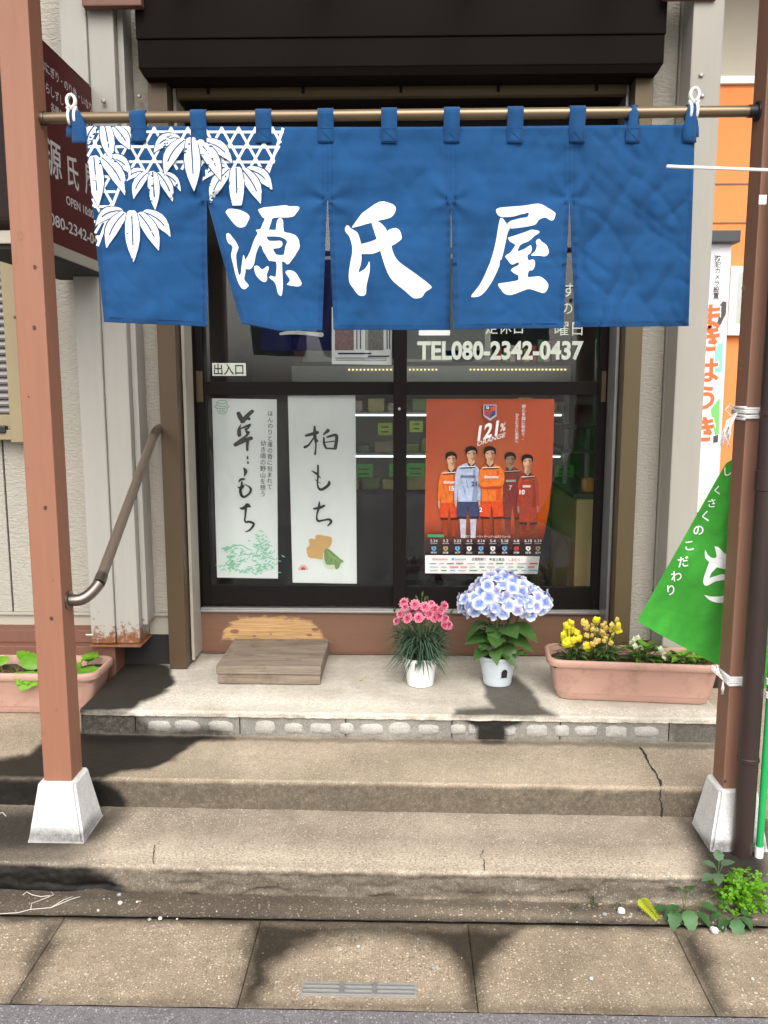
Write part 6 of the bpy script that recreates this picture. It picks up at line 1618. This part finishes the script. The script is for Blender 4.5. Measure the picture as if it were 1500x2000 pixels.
for a, r_, z, s_ in LV:
    a = R(a + rp.uniform(-8, 8)); inst('leaf', rp.choice(lm), hy, top_c + Vector((r_ * math.cos(a), r_ * math.sin(a), z - .01)), (rp.uniform(-.3, .3), rp.uniform(-.15, .25), a), s_ * rp.uniform(.85, 1.1))
fm_ = [floret(rp, b_, w_) for b_, w_ in (((.13, .19, .58), (.80, .83, .86)), ((.20, .27, .62), (.78, .82, .86)), ((.26, .25, .55), (.80, .80, .86)), ((.14, .22, .58), (.78, .82, .86)))]
heads = [((0, -.015, .035), (.125, .10, .085)), ((-.095, -.02, -.012), (.085, .085, .065)), ((.10, -.03, -.005), (.088, .085, .068)), ((.02, -.07, -.01), (.10, .07, .062)), ((0, .07, .0), (.13, .08, .07))]
cnt = 0
for hi, (hc, hr_) in enumerate(heads):
    n_ = (62, 34, 38, 36, 26)[hi]
    for i in range(n_):
        z = 1 - (i + .5) / n_ * 1.45; ph = i * 2.39996; rr_ = math.sqrt(max(0, 1 - z * z))
        d = Vector((rr_ * math.cos(ph), rr_ * math.sin(ph), z)); p = HC + Vector(hc) + Vector((d.x * hr_[0], d.y * hr_[1], d.z * hr_[2])) * rp.uniform(.93, 1.05)
        inside = False
        for hj, (h2_, r2_) in enumerate(heads):
            if hj != hi:
                q = p - HC - Vector(h2_)
                if (q.x / r2_[0]) ** 2 + (q.y / r2_[1]) ** 2 + (q.z / r2_[2]) ** 2 < .72: inside = True
        if inside: continue
        nrm = Vector((d.x / hr_[0], d.y / hr_[1], d.z / hr_[2])).normalized() + Vector((rp.uniform(-.3, .3), rp.uniform(-.3, .3), rp.uniform(-.3, .3)))
        inst('floret', rp.choice(fm_), hy, p, nrm.to_track_quat('Z', 'Y').to_euler(), rp.uniform(.78, 1.08)); cnt += 1

# ------------------------------------------------------------------ carnations in the white pot
cb = PZ(821, 1336, Z3); cb.z = Z3 + .003; kc = depth(cb) / FPX
rb, rt_, hh = 25.5 * kc, 34.5 * kc, (1336 - 1279) * kc
cp = pot('potted_carnation', cb, [(rb, 0), (rb * 1.02, .004), (rb * 1.12, hh * .45), (rt_ * .96, hh * .80), (rt_, hh * .81), (rt_ * 1.01, hh), (rt_ * .95, hh), (rt_ * .92, hh * .85)], M('white_pot_plastic', (.78, .79, .80), .35, .03), 'pink carnations in a white pot beside the hydrangea', 'potted plant', False, rt_ * .93, hh * .85)
ctop = cb + Vector((0, 0, hh * .9))
blm = MB()
for k in range(620):
    a = rp.uniform(0, 2 * math.pi); r0_ = rp.uniform(0, .05); L = rp.uniform(.07, .15)
    b = ctop + Vector((r0_ * math.cos(a), r0_ * math.sin(a), rp.uniform(-.01, .10)))
    out = Vector((math.cos(a), math.sin(a), 0)); up_ = rp.uniform(.35, 1.35); dr_ = rp.uniform(.4, 1.5)
    pts = [b + out * (L * t_ * .92) + Vector((0, 0, L * (up_ * t_ - dr_ * t_ * t_ * .8))) for t_ in (0, .33, .66, 1)]
    sd_ = Vector((-out.y, out.x, 0)); w = .0032
    ws_ = (w * .8, w, w * .8, .0002); v = []
    for p_, q_ in zip(pts, ws_): v += [p_ - sd_ * q_, p_ + Vector((0, 0, -q_ * .5)), p_ + sd_ * q_]
    blm.add(v, [f_ for i in range(3) for f_ in ((i * 3, i * 3 + 1, i * 3 + 4, i * 3 + 3), (i * 3 + 1, i * 3 + 2, i * 3 + 5, i * 3 + 4))])
fo = blm.build('blade_foliage', MAT['leaf_carn'], cp, True); tag(fo, kind='stuff')
fms = [carnation(rp) for _ in range(3)]
FL = [(776, 1214), (792, 1186), (783, 1200), (797, 1208), (818, 1208), (806, 1194), (838, 1200), (848, 1190), (860, 1193), (869, 1208), (867, 1222), (874, 1221), (822, 1192), (830, 1186), (811, 1181), (846, 1207), (857, 1205), (790, 1178), (842, 1181), (866, 1184)]
for i, (fx, fy_) in enumerate(FL):
    yy = cb.y - .045 + rp.uniform(-.012, .05) * (1 if fy_ < 1200 else .3)
    p = PY(fx, fy_, yy); b = ctop + Vector(((p.x - ctop.x) * .3, (p.y - ctop.y) * .3, 0))
    MB().tube(bezp(b, b + Vector((0, 0, .07)), p - Vector((0, 0, .012))), .0016, 5).build('stem', MAT['stem'], cp, True)
    d = Vector((p.x - ctop.x, p.y - ctop.y - .05, .06 + rp.uniform(-.02, .03))).normalized()
    inst('flower', rp.choice(fms), cp, p, d.to_track_quat('Z', 'Y').to_euler(), rp.uniform(.72, .98))
bud = MB().lathe([(.001, 0), (.0045, .004), (.005, .012), (.003, .02), (.0005, .024)], (0, 0, 0), 8).v
bme = bpy.data.meshes.new('bud'); q_ = MB().lathe([(.001, 0), (.0045, .004), (.005, .012), (.003, .02), (.0005, .024)], (0, 0, 0), 8); bme.from_pydata(q_.v, [], q_.f); bme.materials.append(MAT['leaf_snap'])
for fx, fy_ in ((815, 1172), (824, 1166), (830, 1176), (806, 1180), (836, 1172), (820, 1180), (880, 1200), (770, 1195), (799, 1176)):
    p = PY(fx, fy_, cb.y + rp.uniform(-.03, .03)); MB().tube(bezp(ctop, ctop + Vector((0, 0, .08)), p), .0013, 5).build('stem', MAT['stem'], cp, True); inst('bud', bme, cp, p, (rp.uniform(-.4, .4), rp.uniform(-.4, .4), 0))

# ------------------------------------------------------------------ planters
def rrect(w, d, r, z, c, n=5):
    out = []
    for sx_, sy_, a0 in ((1, 1, 0), (-1, 1, 90), (-1, -1, 180), (1, -1, 270)):
        for i in range(n + 1):
            a = R(a0 + 90 * i / n); out.append(Vector((c[0] + sx_ * (w / 2 - r) + r * math.cos(a), c[1] + sy_ * (d / 2 - r) + r * math.sin(a), c[2] + z)))
    return out
def planter(c, W, D, H, label, rot=0.0):
    e = empty('planter', c, label, 'planter')
    prof = [(W * .86, D * .72, 0), (W * .87, D * .74, .003), (W * .885, D * .76, H * .16), (W * .90, D * .79, H * .165), (W * .955, D * .90, H * .80), (W * .96, D * .91, H * .81), (W * .99, D * .97, H * .825), (W, D, H * .86), (W, D, H * .96), (W * .985, D * .97, H), (W * .955, D * .90, H), (W * .945, D * .88, H * .95), (W * .93, D * .85, H * .72)]
    v, f = [], []
    for w, d, z in prof: v += rrect(w, d, min(.05, d * .25), z, (0, 0, 0))
    m_ = 24
    for i in range(len(prof) - 1):
        for k in range(m_): f.append((i * m_ + k, i * m_ + (k + 1) % m_, (i + 1) * m_ + (k + 1) % m_, (i + 1) * m_ + k))
    f.append(tuple(range(m_))[::-1])
    rm = Matrix.Translation(c) @ Matrix.Rotation(rot, 4, 'Z')
    o = mesh('tub', [rm @ x for x in v], f, MAT['terra'], e); autosmooth(o, 35)
    n1, n2 = 60, 18; sv_ = []
    for j in range(n2 + 1):
        for i in range(n1 + 1):
            x, y = (i / n1 - .5) * W * .925, (j / n2 - .5) * D * .84; sv_.append(rm @ Vector((x, y, H * .78 + .012 * noise.noise(Vector((x * 30, y * 30, c[0]))) + .006 * noise.noise(Vector((x * 90, y * 90, 3))))))
    mesh('soil', sv_, [(j * (n1 + 1) + i, j * (n1 + 1) + i + 1, (j + 1) * (n1 + 1) + i + 1, (j + 1) * (n1 + 1) + i) for j in range(n2) for i in range(n1)], MAT['soil'], e, True)
    return e
pa, pb_ = PZ(1094, 1366, Z3), PZ(1388, 1378, Z3)
Wb = (pb_ - pa).length / .86
pc_ = (pa + pb_) / 2; D_ = .235; rot_ = math.atan2(pb_.y - pa.y, pb_.x - pa.x)
pc_ = pc_ + Vector((0, D_ * .36, 0)); pc_.z = Z3 + .0035
H_ = .165
rpl = planter(pc_, Wb, D_, H_, 'terracotta pink planter of yellow snapdragons, right of the hydrangea', rot_)
def clump(e, base, lst, m, n_leaf, lm_, h, spread, tilt=.5):
    for k in range(n_leaf):
        a = rp.uniform(0, 2 * math.pi); r_ = rp.uniform(0, spread)
        inst('leaf', rp.choice(lm_), e, base + Vector((r_ * math.cos(a), r_ * math.sin(a) * .7, rp.uniform(0, h))), (rp.uniform(-.4, .4), -rp.uniform(.1, .9) * tilt, a + rp.uniform(-.5, .5)), rp.uniform(.7, 1.2))
lsn = [leaf_mesh('leaf', .048, .0075, MAT['leaf_snap'], .3, d_, 0, 4) for d_ in (.2, .5)]
ltom = [leaf_mesh('leaf', .042, .014, MAT['leaf_bright'], .25, d_, .1, 5) for d_ in (.2, .5)]
ygl = [snapdragon(rp, (.86, .80, .035)), snapdragon(rp, (.84, .70, .05))]
ypl = [snapdragon(rp, (.78, .60, .16), .0105), snapdragon(rp, (.74, .52, .14), .0095)]
zsoil = pc_.z + H_ * .78
def flowers(e, pts, meshes, base, scale=1.0, yofs=-.02):
    for fx, fy_, s_ in pts:
        p = PY(fx, fy_, base.y + yofs + rp.uniform(-.02, .025)); b = Vector((base.x + (p.x - base.x) * .6, base.y, zsoil))
        MB().tube(bezp(b, b + Vector((0, 0, .05)), p), .0017, 5).build('stem', MAT['stem'], e, True)
        inst('blossom', rp.choice(meshes), e, p, (rp.uniform(-.5, .4), rp.uniform(-.6, .6), rp.uniform(-.9, .9)), s_ * scale)
yc_ = pc_.y
bs1 = Vector((XY(1120, 1290, yc_), yc_, zsoil)); bs2 = Vector((XY(1178, 1290, yc_), yc_, zsoil))
snp = empty('snapdragon_plant', bs1, 'bright yellow snapdragon at the left end of the right planter', 'plant')
snp2 = empty('snapdragon_plant', bs2, 'pale fading yellow snapdragon in the middle of the right planter', 'plant')
clump(snp, bs1, None, None, 90, lsn, .075, .055); clump(snp2, bs2, None, None, 90, lsn, .08, .06)
flowers(snp, [(1108, 1222, 1.15), (1116, 1216, 1.0), (1105, 1246, 1.3), (1112, 1256, 1.35), (1120, 1250, 1.1), (1130, 1246, 1.1), (1100, 1238, 1.1), (1109, 1234, 1.2), (1118, 1230, .9), (1137, 1214, .9), (1150, 1265, 1.25), (1145, 1262, 1.0), (1127, 1236, .9), (1104, 1258, 1.0)], ygl, bs1, 1.05)
flowers(snp2, [(1158 + rp.uniform(-16, 50), 1206 + rp.uniform(4, 52), rp.uniform(.8, 1.3)) for _ in range(48)], ypl, bs2, .95)
flowers(snp2, [(1206, 1222, 1.1), (1200, 1228, 1.0), (1208, 1232, .9), (1165, 1210, 1.0), (1192, 1250, .9)], ygl, bs2)
bs3 = Vector((XY(1256, 1290, yc_), yc_, zsoil)); bs4 = Vector((XY(1330, 1295, yc_), yc_, zsoil))
wp = empty('white_flower_plant', bs3, 'small green plant with white buds between snapdragon and flag', 'plant'); clump(wp, bs3, None, None, 95, lsn + ltom[:1], .075, .06)
wml = [snapdragon(rp, (.72, .72, .52), .008)]
flowers(wp, [(1237, 1250, 1.0), (1245, 1246, .9), (1240, 1262, 1.0), (1250, 1266, 1), (1232, 1256, .9), (1290, 1268, 1.0), (1293, 1276, 1.1), (1296, 1284, 1.0)], wml, bs3, 1.4)
gp2 = empty('seedling_plant', bs4, 'low dark green seedlings under the flag in the right planter', 'plant'); clump(gp2, bs4, None, None, 100, lsn + ltom, .035, .09)
# left planter
la = PZ(76, 1394, Z2)
lpw, lpd = .62, .25
lc = Vector((XY(192, 1290, 3.25) - lpw / 2 - .004, la.y + lpd * .37, Z2 + .0035))
lpl = planter(lc, lpw, lpd, .175, 'terracotta pink planter with big green leaves behind the left post', 0)
zs2 = lc.z + .175 * .78
bigl = [leaf_mesh('leaf', .075, .048, MAT['leaf_bright'], .15, d_, .12, 9) for d_ in (.2, .6, 1.0)]
lpp = empty('leafy_plant', (lc.x, lc.y, zs2), 'broad leaved green seedlings growing in the left planter', 'plant')
for px_, py_, a, s_, yo in ((48, 1312, -70, 1.1, -.05), (60, 1308, 95, 1.05, -.03), (62, 1318, -100, 1.15, -.085), (76, 1306, 70, .9, .0), (158, 1296, 30, 1.0, 0), (166, 1304, -50, 1.05, -.04), (150, 1310, 160, 1.0, -.05), (172, 1292, 80, .8, .03), (2, 1300, 120, .8, 0), (-6, 1296, 200, .8, 0), (56, 1292, 170, .9, .02), (146, 1300, -120, .8, -.06)):
    p = PY(px_, py_, lc.y + yo); b = Vector((p.x, lc.y + yo * .5, zs2))
    MB().tube(bezp(b, b + Vector((0, 0, .02)), p), .002, 5).build('stem', MAT['stem'], lpp, True); inst('leaf', rp.choice(bigl), lpp, p, (rp.uniform(-.3, .3), rp.uniform(.1, .5) if a < 0 else -rp.uniform(.5, 1.1), R(a)), s_ * 1.0)
dry = [leaf_mesh('blade', .05, .002, leafmat('dry_moss', (.16, .13, .03), .7, .1), .2, d_, 0, 3) for d_ in (.3, .9)]
for k in range(70): inst('blade', rp.choice(dry), lpp, Vector((XY(rp.uniform(0, 50), 1310, lc.y), lc.y + rp.uniform(-.08, .05), zs2 - .004)), (rp.uniform(-.4, .4), -rp.uniform(.1, 1.1), rp.uniform(0, 6.28)), rp.uniform(.4, 1.0))

# ------------------------------------------------------------------ weeds by the lowest step
def weed(name, px_, py_, z, label, lm_, lst, cat='weed'):
    c = PZ(px_, py_, z); e = empty(name, c, label, cat)
    for (dx, dy, dz, a, tl, s_) in lst:
        p = c + Vector((dx, dy, dz))
        if dz > .012: MB().tube(bezp(c, c + Vector((0, 0, dz * .6)), p), .0013, 5).build('stem', MAT['stem'], e, True)
        inst('leaf', rp.choice(lm_), e, p, (rp.uniform(-.35, .35), tl, R(a)), s_)
    return e
clv = []
tri_ = MB()
def clover_mesh():
    v, f = [], []
    for k in range(3):
        a0 = k * 2.094; b = len(v); v.append((0, 0, 0))
        for i, (r_, da) in enumerate(((.008, -.75), (.013, -.5), (.0145, -.22), (.0125, 0), (.0145, .22), (.013, .5), (.008, .75))): v.append((r_ * math.cos(a0 + da), r_ * math.sin(a0 + da), .002 + .002 * abs(da)))
        f += [(b, b + i, b + i + 1) for i in range(1, 7)]
    me = bpy.data.meshes.new('leaf'); me.from_pydata(v, [], f); me.materials.append(MAT['leaf_bright']); return me
cme = clover_mesh()
cz = PZ(1450, 1775, .005)
cw = empty('clover_clump', cz, 'bright green clover clump at the lower right corner', 'weed')
for k in range(190):
    px_ = 1452 + rp.gauss(0, 27); py_ = 1742 + rp.gauss(0, 23)
    if not (1388 < px_ < 1530 and 1695 < py_ < 1790): continue
    yy = 2.27 + (1790 - py_) / 100 * .02 + rp.uniform(-.03, .03); p = PY(px_, py_, yy)
    if p.z < .01: p.z = .01
    inst('leaf', cme, cw, p, (rp.uniform(-.9, .3), rp.uniform(-.5, .5), rp.uniform(0, 6.28)), rp.uniform(.7, 1.15))
for k in range(16):
    a = rp.uniform(0, 6.28); MB().tube(bezp(cz, cz + Vector((0, 0, .03)), cz + Vector((.05 * math.cos(a), .03 * math.sin(a), .06))), .0011, 4).build('stem', MAT['stem'], cw, True)
wl_ = [leaf_mesh('leaf', .055, .021, MAT['leaf_weed'], .2, d_, .1, 8) for d_ in (.3, .7)]
weed('broad_weed', 1335, 1785, .005, 'dark green broad leaved weed below the right end of the lowest step', wl_, [(-.02, -.01, .03, 200, .1, 1.0), (-.05, 0, .02, 185, .3, .9), (.0, -.03, .03, 270, .4, 1.1), (.03, -.02, .02, 300, .3, 1.0), (-.03, -.03, .025, 240, .3, 1.0), (.02, .02, .06, 60, -.2, .9), (-.01, .01, .065, 120, -.1, .8), (.05, 0, .03, 340, .2, .9)])
weed('broad_weed', 1430, 1800, .004, 'dark green weed rosette in front of the clover clump', wl_, [(-.02, -.02, .02, 210, .35, .9), (.0, -.02, .02, 265, .4, 1.0), (.02, -.01, .02, 320, .3, .9), (-.03, .0, .02, 170, .2, .8), (.03, .01, .02, 20, .1, .9), (-.01, .02, .04, 100, -.2, .8)])
weed('grey_weed', 1402, 1725, Z1, 'grey green weed sprig standing beside the right post base', [leaf_mesh('leaf', .05, .02, leafmat('grey_leaf', (.07, .12, .06), .6, .2), .2, .3, .1, 7)], [(0, 0, .03, 250, .2, .9), (-.01, 0, .05, 160, -.2, .9), (.01, 0, .055, 20, -.2, .9), (0, 0, .07, 80, -.5, .8), (-.02, -.01, .03, 200, .2, .8)])
fr_ = [leaf_mesh('leaf', .026, .006, MAT['leaf_lime'], .1, .5, 0, 4)]
frn = PY(1250, 1762, 2.30)
fe = empty('fern_frond', PZ(1262, 1775, .004), 'lime yellow fern frond at the foot of the lowest step', 'weed')
q = [PY(1252, 1757, 2.275), PY(1262, 1770, 2.268), PY(1274, 1783, 2.258), PY(1283, 1794, 2.245)]
MB().tube(q, .0012, 5).build('stem', MAT['stem'], fe, True)
for i in range(12):
    t_ = i / 11; k = min(2, int(t_ * 3)); p = q[k].lerp(q[k + 1], t_ * 3 - k)
    for s_ in (-1, 1): inst('leaf', fr_[0], fe, p, (0, -.15, R(-60 + s_ * 62)), 1.05 - .5 * t_)
for gx_, gy_, nn in ((1155, 1765, 9), (1122, 1772, 7), (1205, 1768, 5), (1240, 1752, 5)):
    c = PZ(gx_, gy_, .004); ge = empty('grass_tuft', c, 'thin grass blades rooted in the crack under the lowest step', 'weed', 'grass tufts along the step')
    gm = leaf_mesh('blade', .06, .0022, MAT['leaf_weed'], .2, .6, 0, 4)
    for k in range(nn): inst('blade', gm, ge, c + Vector((rp.uniform(-.012, .012), rp.uniform(-.006, .006), 0)), (0, -rp.uniform(.5, 1.3), rp.uniform(3.6, 5.9)), rp.uniform(.5, 1.0))

# ------------------------------------------------------------------ small litter
def stone(px_, py_, r_, z, m, label, group=None):
    c = PZ(px_, py_, z); bm = bmesh.new(); bmesh.ops.create_icosphere(bm, subdivisions=2, radius=r_)
    for v in bm.verts: v.co *= 1 + .3 * noise.noise(v.co * (1.6 / r_) + Vector((px_, 0, 0))); v.co.z *= .75
    zmin = min(v.co.z for v in bm.verts)
    me = bpy.data.meshes.new('stone'); bm.to_mesh(me); bm.free(); me.materials.append(m)
    o = bpy.data.objects.new('stone', me); o.location = (c.x, c.y, z - zmin * .93); link(o); tag(o, label, 'stone', group)
MAT['stone_w'] = M('white_stone', (.58, .54, .50), .8, .15, 60, .4, 150); MAT['stone_g'] = M('grey_stone', (.28, .27, .27), .8, .2, 60, .4, 150)
stone(1213, 1784, .012, .004, MAT['stone_w'], 'white stone in front of the lime fern frond')
stone(1395, 1822, .012, .002, MAT['stone_w'], 'white stone in front of the clover clump')
stone(1414, 1816, .007, .002, MAT['stone_g'], 'small blue grey stone beside the white stone at right')
stone(1181, 1788, .006, .004, MAT['stone_g'], 'small blue grey stone left of the white stone')
for i, (a, b, r_) in enumerate(((233, 1750, .0065), (235, 1766, .007), (268, 1763, .004), (203, 1757, .003), (192, 1780, .004), (313, 1796, .006), (292, 1798, .005), (346, 1698 + 98, .003), (700, 1850, .004), (847, 1893, .005), (1155, 1913, .005), (1470, 1914, .004), (79, 1955, .005))):
    stone(a, b, r_, .003 if b < 1799 else .001, MAT['stone_w'] if i % 3 else MAT['stone_g'], 'tiny pale pebble lying in the gutter', 'pebbles in the gutter')
tw = empty('dry_twig', PZ(60, 1782, .004), 'pale dry roots lying at the foot of the steps, far left', 'twig')
for pts in ([(0, 1785), (35, 1783), (60, 1777), (100, 1773), (140, 1757), (157, 1752)], [(60, 1777), (62, 1765), (85, 1757), (105, 1748), (100, 1742)], [(100, 1773), (125, 1758), (142, 1752)], [(45, 1748), (52, 1742), (62, 1748), (80, 1752), (98, 1750)], [(-10, 1590), (5, 1588), (12, 1594)]):
    z = .007 if pts[0][1] > 1600 else Z1 + .004
    MB().tube([PZ(a, b, z) + Vector((0, 0, rp.uniform(0, .002))) for a, b in pts], .0014, 5).build('strand', M('dry_root', (.50, .46, .40), .8), tw, True)
yl_m = leaf_mesh('fallen_petal', .022, .008, M('yellow_petal', (.62, .38, .05), .6), .3, -.1, 0, 5)
for a, b, s_, l_ in ((702, 1329, .9, 'small fallen yellow leaf on the upper step'),):
    p = PZ(a, b, Z3 + .003); o = bpy.data.objects.new('fallen_leaf', yl_m); o.location = p; o.scale = (s_,) * 3; o.rotation_euler = (0, .1, .5); link(o); tag(o, l_, 'leaf')
tw2 = PZ(1440, 1795, .004)

# loose grit swept against the steps and into the slab joints
dl_m = leaf_mesh('fallen_scrap', .022, .007, M('dry_leaf_scrap', (.30, .21, .11), .8), .3, -.1, 0, 5)
rgx = random.Random(77); gm_ = MB()
def chip(p, r_):
    pts = [p + Vector((rgx.uniform(-1, 1), rgx.uniform(-1, 1), rgx.uniform(-.2, 1))) * r_ for _ in range(4)]
    gm_.add(pts, [(0, 1, 2), (0, 2, 3), (0, 3, 1), (1, 3, 2)])
for k in range(750):
    x = rgx.uniform(-1.4, 1.4)
    b_ = rgx.random()
    y = 2.222 + abs(rgx.gauss(0, .025)) if b_ < .45 else (2.31 - abs(rgx.gauss(0, .03)) if b_ < .75 else rgx.uniform(1.88, 2.21))
    chip(Vector((x, y, .006 if y > 2.2215 else .0015)), rgx.uniform(.0012, .0038))
gr = gm_.build('loose_grit', M('pale_grit', (.36, .32, .26), .85, .5, 300)); tag(gr, 'pale loose grit scattered along the gutter and step foot', 'grit', kind='stuff')
for i, (a, b, rz, s_, m_) in enumerate(((1168, 1768, .4, .7, 'dry'), (1000, 1764, 2.2, .8, 'dry'), (1150, 1772, 1.2, .6, 'dry'), (268, 1762, .2, .6, 'dry'), (462, 1432 + 12, .1, .5, 'dry'))):
    z = .008 if b > 1600 else Z2 + .003
    o = bpy.data.objects.new('fallen_leaf', dl_m); o.location = PZ(a, b, z); o.scale = (s_,) * 3; o.rotation_euler = (.2, .1, rz); link(o); tag(o, ['dry scrap of leaf by the grass under the lowest step', 'dry scrap of leaf at the middle of the step foot', 'dry scrap of leaf beside the small blue stone', 'dry scrap of leaf beside the pale pebbles at left', 'dry scrap of leaf below the block riser at left'][i], 'leaf')
